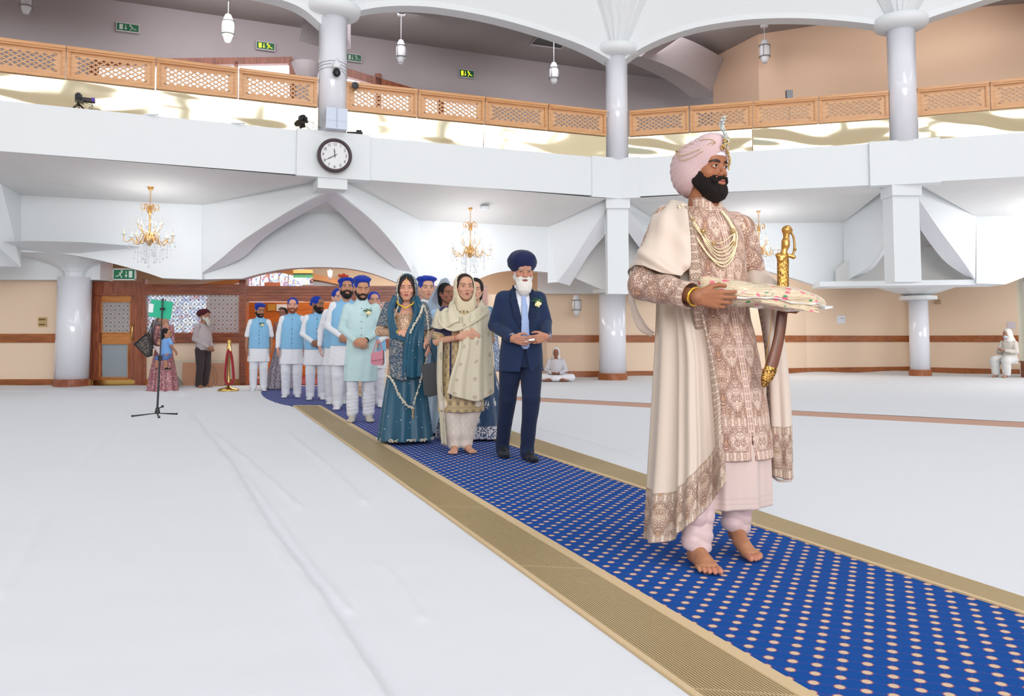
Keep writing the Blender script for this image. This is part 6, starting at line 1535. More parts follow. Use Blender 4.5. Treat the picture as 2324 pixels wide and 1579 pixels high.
# woman in a light blue veil, and a dark haired woman, both behind the cream woman
P = Person((1012, 985), R_(8), 'person under a sheer pale blue veil standing behind the woman in cream', vtop=636, href=1.82)
V = body_volume(.008, dict(WP), LEGS, None); finish_body(P, V, make_head(.005, True, skin=(150, 100, 78)), (0, 0, 1.66), rotm(R_(30)), 1.02, (150, 100, 78))
hair(P, (0, 0, 1.66), rotm(R_(30)), 1.04, .006)
v, q = top_volume(.008, dict(WP), [(.55, 0, 0, .2, .16), (.9, 0, 0, .175, .13), (1.1, 0, 0, .15, .115), (1.3, 0, 0, .16, .12), (1.42, 0, 0, .13, .08), (1.47, 0, 0, .06, .06)]); P.add('tunic', (v, q), CLOTH, C3(168, 196, 222))
skirt(P, 'skirt', [(.02, 0, 0, .3, .28), (.5, 0, 0, .24, .2), (.8, 0, 0, .17, .13)], CLOTH, (196, 214, 232), 14, .06, .009)
def sheer(name, col, a, rough=.7):
    m = mat(name, col, rough, var=.03, vscale=6, sheen=.2); nt = m.node_tree; b = nt.nodes['Principled BSDF']; b.inputs['Alpha'].default_value = a; return m
sheet(P, 'veil', [[(-.07, -.05, 1.83), (0, .02, 1.85), (.05, .1, 1.8)], [(-.14, -.06, 1.68), (-.12, .1, 1.72), (.0, .16, 1.7)], [(-.22, -.08, 1.45), (-.24, .1, 1.45), (-.05, .2, 1.45)], [(-.3, -.08, 1.1), (-.3, .12, 1.1), (-.05, .24, 1.1)], [(-.3, -.06, .75), (-.3, .12, .75), (-.05, .26, .75)]], sheer('sheer_blue', (176, 202, 228), .55), None, 20, 34, fold=lambda s, t: .02*np.sin(s*16+t*3)*t)
P = Person((1078, 998), R_(8), 'dark-haired woman in teal velvet skirt with silver flowers behind the woman in cream', vtop=628, href=1.81)
V = body_volume(.008, dict(WP), LEGS, None); finish_body(P, V, make_head(.005, True, skin=(206, 160, 134)), (0, 0, 1.66), rotm(R_(-8)), 1.0, (206, 160, 134))
hair(P, (0, 0, 1.66), rotm(R_(-8)), 1.1, .006)
v, q = top_volume(.008, dict(WP), [(.85, 0, 0, .17, .13), (1.1, 0, 0, .145, .11), (1.3, 0, 0, .155, .115), (1.42, 0, 0, .13, .08), (1.46, 0, 0, .06, .06)]); P.add('blouse', (v, q), CLOTH, C3(60, 120, 150))
m, nt, b = new_mat('velvet_silver_flowers'); x, y, z, o = coords(); a_ = fatan2(x, y*-1.0); v1 = comb(a_*1.6, z*3.2, 0.0); d_ = voro(1.6, v1, 'F1', .35); n_ = noise(26, 3, v1)
fl_ = fmin(step(d_+n_*.35-.18, .26, .22), 1.0); hemm = step(z, .17, .15)*step(noise(60, 2), .45, .55)
nt.links.new(mixc(fmax(fl_*step(noise(50, 2), .4, .5), hemm), C3(10, 54, 92), C3(206, 200, 204)), b.inputs['Base Color']); b.inputs['Roughness'].default_value = .6; b.inputs['Sheen Weight'].default_value = .3
skirt(P, 'skirt', [(.02, -.02, 0, .4, .3), (.25, -.02, 0, .36, .28), (.6, 0, 0, .26, .22), (.95, 0, 0, .17, .13)], m, None, 12, .07, .009, 2)
sheet(P, 'scarf', [[(.1, -.13, 1.46), (.17, -.1, 1.45)], [(.17, -.17, 1.1), (.25, -.12, 1.1)], [(.2, -.2, .75), (.28, -.14, .75)]], sequin('silver_lace', (200, 206, 214), (120, 140, 170), (236, 236, 240), 60), None, 8, 20, fold=lambda s, t: .01*np.sin(s*9))
# man in maroon turban, grey shirt, dark trousers, side on
P = Person((459, 881), R_(62), 'man in maroon turban, long white beard, grey shirt and dark trousers, side-on', vtop=698, href=1.85)
p = dict(STD, elR=(-.2, .06, 1.12), elL=(.2, .06, 1.12), wrR=(-.05, -.24, .93), wrL=(.05, -.24, .94)); sk = (160, 112, 88)
V = body_volume(.0075, p, LEGS, None, feet=[((-.1, .06, 0), (-.1, -1, 0), 1, False), ((.1, .06, 0), (.12, -1, 0), -1, False)]); hC = (0, -.03, 1.655); R = rotm(R_(6), R_(-8))
finish_body(P, V, make_head(.0045, skin=sk, brow=(150, 140, 134)), hC, R, 1.13, sk)
v, q = make_beard(.0045, long_=.12, th=.008); P.add('beard', (place(v, hC, R, 1.13), q), HAIRM, C3(196, 190, 180))
v, q = make_turban(.0045, n=9, r=(.112, .15, .085), c=(0, .035, .07), a=.35, b=.42, ridge=.004); P.add('turban', (place(v, hC, R, 1.13), q), CLOTH, tint(v, (74, 20, 34), .1, 40))
v, q = top_volume(.0075, p, [(.87, 0, -.01, .18, .16), (1.0, 0, -.03, .19, .175), (1.15, 0, -.03, .185, .165), (1.32, 0, 0, .175, .125), (1.43, 0, .01, .13, .09), (1.5, 0, .02, .066, .064)], sl=(.07, .06, .042), wr=.003); P.add('shirt', (v, q), CLOTH, tint(v, (178, 166, 168), .03, 9))
V = Vol((-.26, -.26, .03), (.26, .26, .95), .0075)
for a, b_, c_ in LEGS: V.rc(a, b_, .115, .085, .02); V.rc(b_, (c_[0], c_[1], .07), .085, .07, .01)
V.stack([(.8, 0, 0, .17, .15), (.93, 0, -.01, .17, .15)], .02); V.noise(.002, 25, 2); P.add('trousers', V.mesh(), CLOTH, C3(62, 52, 54))
# woman in pink sequin skirt holding a child
P = Person((369, 889), R_(0), 'woman in pink sequin skirt and grey net veil holding a toddler, behind the music stand', vtop=712, href=1.72)
p = dict(WP, elL=(.2, .0, 1.1), wrL=(.1, -.2, 1.1), elR=(-.2, 0, 1.1), wrR=(-.02, -.24, 1.06), dR=(1, -.1, -.1), dL=(-.9, -.2, .1))
V = body_volume(.0085, p, LEGS, None); finish_body(P, V, make_head(.005, True, skin=(190, 140, 112)), (-.05, 0, 1.6), rotm(R_(10)), 1.02, (190, 140, 112))
hair(P, (-.05, 0, 1.6), rotm(R_(10)), 1.04, .006)
PINK = sequin('pink_sequins', (206, 140, 144), (140, 84, 92), (244, 206, 206), 60)
skirt(P, 'skirt', [(.0, 0, 0, .33, .3), (.4, 0, 0, .28, .25), (.85, 0, 0, .2, .16), (1.05, 0, 0, .17, .13)], PINK, None, 13, .07, .009, 1)
v, q = top_volume(.0085, p, [(.98, 0, 0, .165, .13), (1.1, 0, 0, .15, .12), (1.3, 0, 0, .155, .115), (1.4, 0, 0, .13, .08), (1.45, 0, 0, .06, .06)]); P.add('blouse', (v, q), PINK, None)
sheet(P, 'veil', [[(-.1, -.06, 1.7), (-.05, .05, 1.74), (.03, .1, 1.68)], [(-.2, -.1, 1.5), (-.2, .08, 1.5), (.05, .14, 1.5)], [(-.27, -.16, 1.2), (-.26, .08, 1.2), (-.05, .18, 1.2)], [(-.24, -.2, .95), (-.26, .05, .95), (-.1, .18, .95)]], sheer('grey_net', (176, 164, 164), .75), None, 16, 26, fold=lambda s, t: .015*np.sin(s*20))
sheet(P, 'waist_scarf', [[(-.16, -.2, 1.02), (-.02, -.22, 1.0), (.1, -.2, 1.03)], [(-.1, -.23, .94), (0, -.25, .9), (.08, -.22, .94)], [(0.02, -.25, .8), (.04, -.26, .78), (.06, -.25, .8)]], CLOTH, (216, 196, 196), 12, 16)
hp = P
# toddler
T = Person((369, 889), R_(150), 'toddler in a light blue T-shirt carried on the shoulder of the woman in pink', scale=.98, name='person')
T.e.location = at(377, 806, hp.Y-.16); T.M = Matrix.LocRotScale(T.e.location, T.e.rotation_euler, (.98,)*3)
V = Vol((-.3, -.25, -.3), (.3, .3, .62), .007); skc = (180, 128, 100)
V.stack([(.0, 0, 0, .09, .08), (.12, 0, 0, .1, .085), (.28, 0, 0, .1, .08), (.34, 0, 0, .05, .05)], .02)
for s in (-1, 1):
    V.rc((s*.09, 0, .3), (s*.16, .02, .2), .035, .03, .02); V.rc((s*.16, .02, .2), (s*.14, -.06+.04*s, .08), .028, .02); V.hand((s*.14, -.06+.04*s, .08), (0, -.4, -.8), (-s, 0, 0), 1, .6); V.rc((s*.06, 0, .02), (s*.12, .1, -.05), .05, .04, .02); V.rc((s*.12, .1, -.05), (s*.13, .1, -.2), .038, .03, .01)
    V.foot((s*.13, .13, -.26), (0, -1, 0), .55, 1, False)
hv = make_head(.005, skin=skc); v, q = V.mesh(); A = join((v, q, tint(v, skc)), (place(hv[0], (0, 0, .42), rotm(R_(-60)), .82), hv[1], hv[2])); T.add('body', A[:2], SKINM, A[2])
hair(T, (0, 0, .42), rotm(R_(-60)), .84, .006)
V = Vol((-.25, -.2, .0), (.25, .2, .36), .007); V.stack([(.02, 0, 0, .11, .1), (.15, 0, 0, .112, .097), (.28, 0, 0, .11, .09), (.33, 0, 0, .06, .06)], .02)
for s in (-1, 1): V.rc((s*.08, 0, .3), (s*.15, .015, .225), .045, .045, .02)
T.add('shirt', V.mesh(), CLOTH, C3(122, 168, 226))
V = Vol((-.25, -.2, -.12), (.25, .25, .06), .007); V.stack([(-.03, 0, 0, .1, .095), (.05, 0, 0, .1, .09)], .02)
for s in (-1, 1): V.rc((s*.06, 0, .0), (s*.12, .1, -.06), .06, .05, .02)
T.add('shorts', V.mesh(), CLOTH, C3(90, 120, 180))
for s in (-1, 1):
    V = Vol((s*.13-.1, -.1, -.29), (s*.13+.1, .22, -.14), .006); V.foot((s*.13, .13, -.27), (0, -1, 0), .62, 1, False); T.add('shoe', V.mesh(), CLOTH, C3(40, 40, 46))
# handbag over her arm
bp = [(318, 792), (344, 766), (352, 790), (338, 816)]; Yb = hp.Y-.3
e = empty('handbag', at(335, 812, Yb), 0, 'patterned grey handbag with black trim hanging from the arm of the woman in pink', 'bag')
a = [at(305, 781, Yb), at(334, 757, Yb), at(341, 786, Yb), at(340, 808, Yb), at(334, 809, Yb)]
mb = MB(); mb.prism(a, (0, .12, 0)); mb.done('bag_body', sequin('woven_bag', (126, 118, 112), (70, 64, 62), (160, 152, 146), 50, .6), e)
mb = MB()
for i in range(5): mb.tube([a[i], a[(i+1) % 5]], .016, 6)
mb.done('black_trim', BLACK, e)
mb = MB(); mb.tube(curve([a[1]+Vector((0, .05, 0)), at(344, 738, Yb+.05), at(350, 726, Yb+.08), at(345, 742, Yb+.1), a[2]+Vector((0, .1, 0))], 20), .009, 6); mb.done('strap', BLACK, e)
# ---------------------------------------------------------------- two seated worshippers
P = Person((1262, 866), R_(-5), 'worshipper in white seated cross-legged on the floor against the peach wall', scale=.93); P.e.location.z = .02
sk = (150, 100, 80); V = Vol((-.55, -.6, -.02), (.55, .35, .95), .009)
V.stack([(.02, 0, 0, .17, .13), (.3, 0, 0, .15, .11), (.5, 0, 0, .16, .11), (.57, 0, 0, .06, .05)], .03); V.rc((0, 0, .55), (0, 0, .68), .05, .05)
for s in (-1, 1):
    V.rc((s*.17, 0, .52), (s*.24, -.05, .28), .05, .04, .02); V.rc((s*.24, -.05, .28), (s*.08, -.25, .2), .038, .028); V.hand((s*.08, -.25, .2), (-s, -.3, -.1), (0, .3, 1), 1)
    V.rc((s*.1, 0, .1), (s*.4, -.25, .12), .085, .06, .02); V.rc((s*.4, -.25, .12), (-s*.1, -.38, .06), .055, .04, .02); V.foot((-s*.1, -.36, .01), (-s, -.2, 0), 1, s, False)
hv = make_head(.006, skin=sk); v, q = V.mesh(); A = join((v, q, tint(v, sk)), (place(hv[0], (0, -.01, .74), rotm(0, R_(14)), 1.03), hv[1], hv[2])); P.add('body', A[:2], SKINM, A[2])
V = Vol((-.6, -.6, -.01), (.6, .35, .66), .009); V.stack([(.02, 0, 0, .2, .17), (.3, 0, 0, .175, .14), (.5, 0, 0, .175, .13), (.56, 0, 0, .09, .08)], .03)
for s in (-1, 1): V.rc((s*.17, 0, .51), (s*.25, -.05, .28), .065, .06, .02); V.rc((s*.25, -.05, .28), (s*.11, -.22, .2), .055, .045)
V.noise(.005, 20, 3); v, q = V.mesh(); P.add('shirt', (v, q), CLOTH, C3(206, 204, 210))
V = Vol((-.62, -.62, -.01), (.62, .3, .3), .009)
for s in (-1, 1): V.rc((s*.1, 0, .1), (s*.4, -.25, .1), .11, .09, .03); V.rc((s*.4, -.25, .1), (-s*.05, -.38, .08), .085, .07, .03)
V.noise(.004, 22, 4); v, q = V.mesh(); P.add('trousers', (v, q), CLOTH, C3(236, 236, 242))
V = Vol((-.16, -.16, -.3), (.16, .2, .17), .007); V.ell((0, .03, .03), (.092, .11, .1), .02); V.rc((0, .05, -.05), (0, .07, -.22), .09, .13, .05); V.field(lambda X, Y, Z: np.minimum(.09-.45*(Y+.1)-Z*.5-.03, -.045-Y+.02*np.abs(X))); v, q = V.mesh(); P.add('head_cover', (place(v, (0, -.01, .74), rotm(0, R_(14)), 1.05), q), CLOTH, C3(226, 222, 220))
# right: woman in white on a low stool
P = Person((2292, 857), R_(-60), 'elderly woman in white salwar and headscarf with pale mask seated at the far right edge', scale=.98); sk = (176, 130, 108)
V = Vol((-.4, -.7, -.02), (.4, .35, 1.4), .009); V.stack([(.45, 0, 0, .17, .14), (.7, 0, 0, .15, .12), (.92, 0, -.02, .16, .11), (1.0, 0, -.03, .06, .05)], .03); V.rc((0, -.03, .97), (0, -.05, 1.1), .05, .05)
for s in (-1, 1):
    V.rc((s*.16, 0, .93), (s*.22, -.08, .68), .05, .04, .02); V.rc((s*.22, -.08, .68), (s*.05, -.3, .72), .038, .028); V.hand((s*.05, -.3, .72), (-s*.4, -.8, .1), (0, .3, 1), 1)
    V.rc((s*.1, 0, .47), (s*.14, -.42, .47), .085, .06, .02); V.rc((s*.14, -.42, .47), (s*.13, -.4, .08), .055, .035, .02); V.foot((s*.13, -.36, .01), (0, -1, 0), 1, 1, False)
hv = make_head(.006, True, skin=sk); v, q = V.mesh(); hC = (0, -.07, 1.16); R = rotm(R_(-8), R_(10)); A = join((v, q, tint(v, sk)), (place(hv[0], hC, R, 1.02), hv[1], hv[2])); P.add('body', A[:2], SKINM, A[2])
V = Vol((-.42, -.6, .3), (.42, .35, 1.08), .009); V.stack([(.36, 0, -.02, .22, .2), (.55, 0, 0, .2, .18), (.75, 0, 0, .175, .14), (.92, 0, -.01, .17, .125), (1.0, 0, -.02, .08, .07)], .03)
for s in (-1, 1): V.rc((s*.16, 0, .92), (s*.23, -.08, .68), .07, .065, .02); V.rc((s*.23, -.08, .68), (s*.07, -.27, .715), .06, .05)
V.noise(.005, 20, 3); v, q = V.mesh(); P.add('tunic', (v, q), CLOTH, tint(v, (214, 208, 198), .04, 9))
V = Vol((-.4, -.65, .05), (.4, .25, .62), .009)
for s in (-1, 1): V.rc((s*.1, 0, .47), (s*.15, -.42, .46), .125, .12, .02); V.rc((s*.15, -.42, .46), (s*.14, -.4, .12), .12, .1, .02)
V.noise(.006, 20, 5); v, q = V.mesh(); P.add('trousers', (v, q), CLOTH, tint(v, (216, 216, 214), .03, 9))
V = Vol((-.16, -.16, -.3), (.16, .2, .17), .007); V.ell((0, .03, .03), (.094, .112, .104), .02); V.rc((0, .05, -.05), (0, .06, -.2), .09, .13, .05); V.field(lambda X, Y, Z: -.055-Y+.02*np.abs(X)); v, q = V.mesh(); P.add('headscarf', (place(v, hC, R, 1.13), q), CLOTH, C3(236, 234, 228))
V = Vol((-.1, -.15, -.14), (.1, 0, .01), .006); V.ell((0, -.065, -.06), (.058, .052, .05), .01); v, q = V.mesh(); P.add('face_mask', (place(v, hC, R, 1.02), q), CLOTH, C3(206, 220, 236))
q_ = Vector((at(2322, 770, P.Y-.1).x, P.Y-.2, 0)); mb = MB(); mb.box((q_.x-.0, q_.y-.25, .01), (q_.x+.9, q_.y+.25, .4)); mb.box((q_.x-.02, q_.y-.27, .4), (q_.x+.92, q_.y+.27, .44)); mb.done('bench', WOODR, label='low dark wooden bench under the seated woman at the far right edge', cat='bench')
# ================================================================ old man in the navy suit
def gl(P, u, v): g = gr(u, v); g.z = .013; return P.Mi @ g
def hdir(P, a, b): d = gl(P, *b)-gl(P, *a); d.z = 0; return d.normalized()
NAVY = (30, 46, 78); sk = (186, 132, 108)
P = Person((1183, 1043), R_(12), 'old man in navy suit and turban with long white beard and cream rose, walking', vtop=567, href=1.845)
hR_, hL_ = P.px(1163, 768, -.22), P.px(1240, 764, -.2)
p = dict(shR=(-.168, .01, 1.405), elR=tuple(P.px(1122, 738, .03)), wrR=tuple(hR_), dR=tuple(P.dr(1, -.25, -.22)), nR=tuple(P.dr(.1, 1, .2)), shL=(.168, .01, 1.405), elL=tuple(P.px(1238, 732, .03)), wrL=tuple(hL_), dL=tuple(P.dr(-1, -.3, -.25)), nL=tuple(P.dr(-.1, 1, .2)), curlR=(.5, .55, .5, .5), curlL=(.5, .55, .6, .6), th=.6)
hl0, hl1 = gl(P, 1138, 1034), gl(P, 1193, 1043); an = [Vector((hl0.x, hl0.y-.04, .1)), Vector((hl1.x, hl1.y-.05, .1))]
LG = [((-.09, 0, .86), tuple(P.px(1152, 905, .04)), tuple(an[0])), ((.09, 0, .86), tuple(P.px(1206, 905, -.12)), tuple(an[1]))]
V = body_volume(.0042, p, LG, None, w=.95); hC = (.01, -.03, 1.655); R = rotm(R_(-2), R_(10))
finish_body(P, V, make_head(.0026, skin=sk, brow=(170, 160, 152), closed=.35, eye=(40, 30, 26)), hC, R, 1.12, sk)
v, q = make_beard(.003, long_=.08, th=.008, mass=(0, -.06, -.1, .058, .045, .045), amp=.0022, top=-.036); P.add('beard', (place(v, hC, R, 1.12), q), HAIRM, C3(222, 218, 212))
v, q = make_turban(.003, n=13, r=(.118, .135, .098), c=(-.004, .03, .068), a=.55, b=.45, ridge=.0035, apex=(-.1, .05), twist=.12, tail=(.0, -.05, .105, .085, .06, .05)); P.add('turban', (place(v, hC, R, 1.12), q), CLOTH, tint(v, (26, 34, 72), .1, 60))
# shirt and tie
V = Vol((-.2, -.22, .95), (.2, .2, 1.56), .004); V.stack([(1.0, 0, 0, .16, .135), (1.2, 0, -.01, .165, .13), (1.36, 0, -.005, .15, .11), (1.44, 0, .01, .1, .08), (1.48, 0, .015, .066, .066), (1.525, 0, .015, .064, .064)], .02)
for s in (-1, 1): V.rc((s*.058, -.035, 1.515), (s*.02, -.075, 1.455), .014, .012, .004)
v, q = V.mesh(); P.add('shirt', (v, q), CLOTH, C3(226, 228, 238))
for S in 'RL':
    w_, e_ = Vector(p['wr'+S]), Vector(p['el'+S]); d = (w_-e_).normalized(); mb = MB(); mb.tube([w_-d*.06, w_-d*.012], .043, 18); mesh('shirt_cuff', mb.v, mb.f, mat('cuff_white', (226, 228, 238), .7), P.e, True, local=True)
m, nt, b = new_mat('blue_tie_weave'); x, y, z, o = coords(); k_ = fmin(fabs_(ffract((x+z)*55+50.0)-.5), fabs_(ffract((x-z)*55+50.0)-.5)); nt.links.new(mixc(step(k_, .1, .2), C3(176, 192, 222), C3(108, 136, 190)), b.inputs['Base Color']); b.inputs['Roughness'].default_value = .5
V = Vol((-.07, -.26, .9), (.07, 0, 1.52), .0032); V.ell((0, -.088, 1.455), (.022, .018, .024), .004); V.chain([(0, -.1, 1.435), (0, -.135, 1.33), (0, -.158, 1.2), (0, -.164, 1.08), (0, -.164, 1.0)], [.017, .026, .033, .038, .04], .01, ((0, 1, 0), .2)); P.add('tie', V.mesh(), m, None)
# jacket
V = Vol((-.42, -.42, .72), (.42, .3, 1.56), .0045)
V.stack([(.765, 0, .0, .2, .155), (.9, 0, .0, .195, .155), (1.06, 0, -.005, .178, .15), (1.2, 0, -.005, .19, .148), (1.34, 0, .0, .192, .128), (1.42, 0, .012, .165, .098), (1.47, 0, .02, .1, .08), (1.5, 0, .026, .078, .072)], .02)
V.rc((-.14, .01, 1.415), (.14, .01, 1.415), .062, .062, .03)
for S, s in (('R', -1), ('L', 1)):
    sh, el, wr = [Vector(p[k+S]) for k in ('sh', 'el', 'wr')]; d = (wr-el).normalized()
    V.rc(sh, el, .066, .058, .03); V.rc(el, wr-d*.035, .057, .048, .012); V.rc(wr-d*.033, wr-d*.02, .036, .036, .001, sub=True)
V.noise(.0026, (22, 22, 30), 11)
def vee(X, Y, Z):
    w = np.interp(Z.ravel(), [.74, .97, .99, 1.08, 1.12, 1.46, 1.56], [.05, .006, -.02, -.02, .008, .07, .075]).reshape(Z.shape); return np.minimum(w-np.abs(X), -.03-Y)
V.field(vee); v, q = V.mesh(); P.add('jacket', (v, q), CLOTH, tint(v, NAVY, .05, 9))
for s in (-1, 1):
    V = Vol((-.16, -.22, 1.04), (.16, .06, 1.54), .004); V.chain([(s*.07, -.0, 1.52), (s*.082, -.06, 1.47), (s*.088, -.115, 1.38), (s*.075, -.142, 1.27), (s*.03, -.157, 1.12)], [.012, .022, .034, .03, .008], .01, ((s*.25, 1, 0), .22)); V.rc((s*.1, -.1, 1.40), (s*.115, -.1, 1.385), .016, .01, .006, ((0, 1, 0), .3)); P.add('lapel', V.mesh(), CLOTH, C3(26, 38, 66))
mb = MB()
for z in (1.06, .98): mb.sphere((.0, -.158, z), (.01, .004, .01), 8, 6)
mesh('jacket_button', mb.v, mb.f, BTN, P.e, True, local=True)
rosette(P, (.118, -.138, 1.36), 1.0)
V = Vol((-.34, -.36, .0), (.34, .55, .95), .0045); V.stack([(.8, 0, 0, .17, .135), (.95, 0, 0, .165, .13)], .02)
for i, (a, b_, c_) in enumerate(LG): V.rc(a, b_, .106, .078, .02); V.rc(b_, c_, .078, .060, .012); V.rc(c_, (c_[0], c_[1]-.012, .055), .060, .064, .012)
V.noise(.0024, (20, 20, 30), 4); v, q = V.mesh(); P.add('trousers', (v, q), CLOTH, tint(v, (26, 38, 66), .05, 8))
for i, (a, t) in enumerate((((1139, 1032), (1137, 1040)), ((1190, 1042), (1228, 1051)))):
    a_ = hl1 if i else hl0; V = Vol((a_[0]-.33, a_[1]-.35, -.01), (a_[0]+.33, a_[1]+.2, .15), .0045); D = Vector((-.08, -1, 0)) if i == 0 else (hdir(P, *((1190, 1042), (1228, 1053)))+Vector((0, -1.2, 0))).normalized(); V.foot(a_, D, 1.12, 1 if i == 0 else -1, False); V.rc((a_[0], a_[1]-.04, .05), (a_[0], a_[1]-.04, .12), .045, .045, .02); P.add('dark_sock', V.mesh(), CLOTH, C3(16, 20, 34))
# folded paper held between his fingers
c0 = P.px(1201, 772, -.24); c0w = P.M @ c0; mb = MB(); mb.prism([c0w+Vector((-.04, 0, -.012)), c0w+Vector((.045, 0, .0)), c0w+Vector((.045, 0, .016)), c0w+Vector((-.04, 0, .004))], (0, -.004, 0)); mb.done('folded_paper', mat('white_paper', (238, 238, 240), .6), label='tiny folded white paper held between the fingers of the old man in the suit', cat='paper')
# ================================================================ woman in cream chunni
sk = (204, 154, 128)
P = Person((1046, 1028), R_(6), 'woman in sheer cream chunni and patterned cream salwar, hands clasped, beside the suited old man', vtop=614, href=1.80)
wR, wL = P.px(1043, 765, -.22), P.px(1086, 764, -.21)
p = dict(WP, shR=(-.165, 0, 1.38), shL=(.165, 0, 1.38), elR=tuple(P.px(992, 774, -.02)), wrR=tuple(wR), dR=tuple(P.dr(1, -.15, .25)), nR=tuple(P.dr(.1, 1, .1)), elL=tuple(P.px(1113, 770, -.02)), wrL=tuple(wL), dL=tuple(P.dr(-1, -.2, .2)), nL=tuple(P.dr(-.1, 1, .2)), curlR=(.6, .65, .7, .7), curlL=(.6, .65, .7, .7), th=.5)
FT = [((-.06, .04, 0), Vector((-.12, -1, 0)), 1, True), ((.05, .07, 0), Vector((.3, -1, 0)), -1, True)]
LG = [((-.09, 0, .86), (-.1, -.03, .47), (FT[0][0][0], FT[0][0][1]-.04, .08)), ((.09, 0, .86), (.1, -.03, .47), (FT[1][0][0], FT[1][0][1]-.04, .08))]
V = body_volume(.0042, p, LG, None, feet=FT); V.rc((0, .0, 1.3), (0, .01, 1.42), .07, .06, .03); hC = (.035, -.01, 1.63); R = rotm(R_(8), R_(-2))
finish_body(P, V, make_head(.0026, True, skin=sk, lip=(160, 84, 76)), hC, R, 1.10, sk)
hair(P, hC, R, 1.12, .0035, col=(44, 26, 22), front=.062, slope=.75)
SCREAM = emb('cream_lace_salwar', (240, 232, 218), (214, 198, 188), (228, 216, 198), .07, .08, dens=.3)
V = Vol((-.34, -.45, .02), (.34, .3, .9), .0055)
for a, b_, c_ in LG: V.rc((a[0]*.8, a[1], a[2]-.1), b_, .1, .115, .03); V.rc(b_, (c_[0], c_[1], .2), .115, .095, .02); V.rc((c_[0], c_[1], .2), (c_[0], c_[1], .085), .088, .072, .03)
V.noise(.006, (22, 22, 16), 7); v, q = V.mesh(); uv = np.stack([np.arctan2(v[:, 0], -v[:, 1])*.16, v[:, 2], np.ones(len(v))], 1); P.add('salwar', (v, q), SCREAM, None, uv=uv)
GF = emb('gold_floral_border', (24, 18, 46), (196, 166, 110), (226, 200, 150), .07, .09, dens=2.0)
NK = mat('navy_velvet', (34, 24, 74), .7, sheen=.4)
V = Vol((-.42, -.42, .36), (.42, .3, 1.5), .0055)
V.stack([(.4, 0, .0, .235, .19), (.6, 0, .0, .22, .175), (.9, 0, .0, .19, .145), (1.06, 0, -.005, .17, .135), (1.22, 0, -.01, .18, .145), (1.34, 0, .0, .17, .115), (1.4, 0, .01, .13, .09), (1.45, 0, .02, .06, .06)], .02, fold=lambda th, Z: .02*np.sin(8*th)*np.clip((1-Z)/.5, 0, 1))
for S in 'RL': sh, el = Vector(p['sh'+S]), Vector(p['el'+S]); V.rc(sh, sh.lerp(el, .85), .066, .06, .02)
v, q = V.mesh(); fz = (v[:, 2] < .53)*1.0+((np.abs(v[:, 0]) > .12)*(np.abs(v[:, 0]) < .185)*(v[:, 1] < 0)*(v[:, 2] < 1.1) > 0)*1.0; fz = np.clip(fz+(np.abs(v[:, 0]) < .1)*(v[:, 1] < 0)*(v[:, 2] > .53)*1.0, 0, 1)
sl_ = np.zeros(len(v))
for S in 'RL':
    sh, el = Vector(p['sh'+S]), Vector(p['el'+S]); c_ = np.array(sh.lerp(el, .85)); sl_ = np.maximum(sl_, (np.linalg.norm(v-c_, axis=1) < .075)*1.0)
fz = np.maximum(fz, sl_); uv = np.stack([np.arctan2(v[:, 0], -v[:, 1])*.18, v[:, 2], fz], 1)
GF2 = emb('navy_gold_kameez', (28, 20, 52), (204, 178, 128), (214, 190, 146), .075, .09, plain=(30, 22, 70), dens=.9); P.add('kameez', (v, q), GF2, None, uv=uv)
def sheer_emb(name, col, a, spot):
    m, nt, b = new_mat(name); u, v_, fl, o = coords(attr='UVm'); cu, cv_ = ffract(u/.16+9.0)-.5, ffract(v_/.17+.5*ffloor(u/.16+9.0)*0+9.0)-.5
    s_ = step(length(cu, cv_), .13, .1)*step(noise(120, 2, comb(u, v_)), .4, .5); n = noise(5, 3, comb(u, v_))
    nt.links.new(mixc(s_*.7, mixc(n, C3(col), C3([c_+10 for c_ in col])), C3(spot)), b.inputs['Base Color']); b.inputs['Roughness'].default_value = .55; b.inputs['Alpha'].default_value = a; b.inputs['Sheen Weight'].default_value = .2; bump(nt, b, n, .2, .01); return m
CHU = sheer_emb('sheer_cream_chunni', (216, 206, 180), .8, (160, 138, 114))
# head cover shell open at the face
V = Vol((-.16, -.17, -.3), (.16, .22, .18), .005); V.ell((0, .045, .03), (.098, .115, .105), .02); V.rc((0, .03, -.06), (0, .04, -.18), .1, .12, .05); V.ell((0, -.035, .0), (.078, .14, .13), .01, sub=True); V.noise(.0015, (80, 30, 60), 2)
V.field(lambda X, Y, Z: -.05-Y+(.1-Z)*.0+np.clip(Z+.02, 0, 1)*.55)
v, q = V.mesh(); P.add('chunni_hood', (place(v, hC, R, 1.1), q), CLOTH, tint(v, (214, 200, 172), .05, 30))
f1 = lambda s, t: .008*np.sin(s*30+t*4)+.005*np.sin(s*13)
px = P.px
sheet(P, 'chunni_neck_wrap', [[px(1030, 672, -.07), px(1030, 692, -.13), px(1050, 712, -.16), px(1080, 700, -.12), px(1092, 680, -.0)], [px(1014, 698, -.03), px(1018, 716, -.14), px(1045, 735, -.2), px(1085, 712, -.18), px(1100, 690, -.02)], [px(990, 700, .0), px(1000, 738, -.16), px(1035, 752, -.22), px(1085, 728, -.22), px(1112, 710, -.04)]], CHU, None, 40, 24, fold=lambda s, t: .008*np.sin(t*16+s*4), uvw=(.4, .2))
sheet(P, 'chunni_shoulder_fall', [[px(1032, 690, -.12), px(1018, 696, -.08), px(1006, 702, .0), px(1004, 708, .1)], [px(1040, 712, -.2), px(1008, 712, -.14), px(990, 710, -.02), px(990, 710, .14)], [px(1042, 728, -.22), px(1005, 746, -.18), px(981, 742, -.03), px(984, 735, .16)]], CHU, None, 26, 26, fold=f1, uvw=(.3, .25))
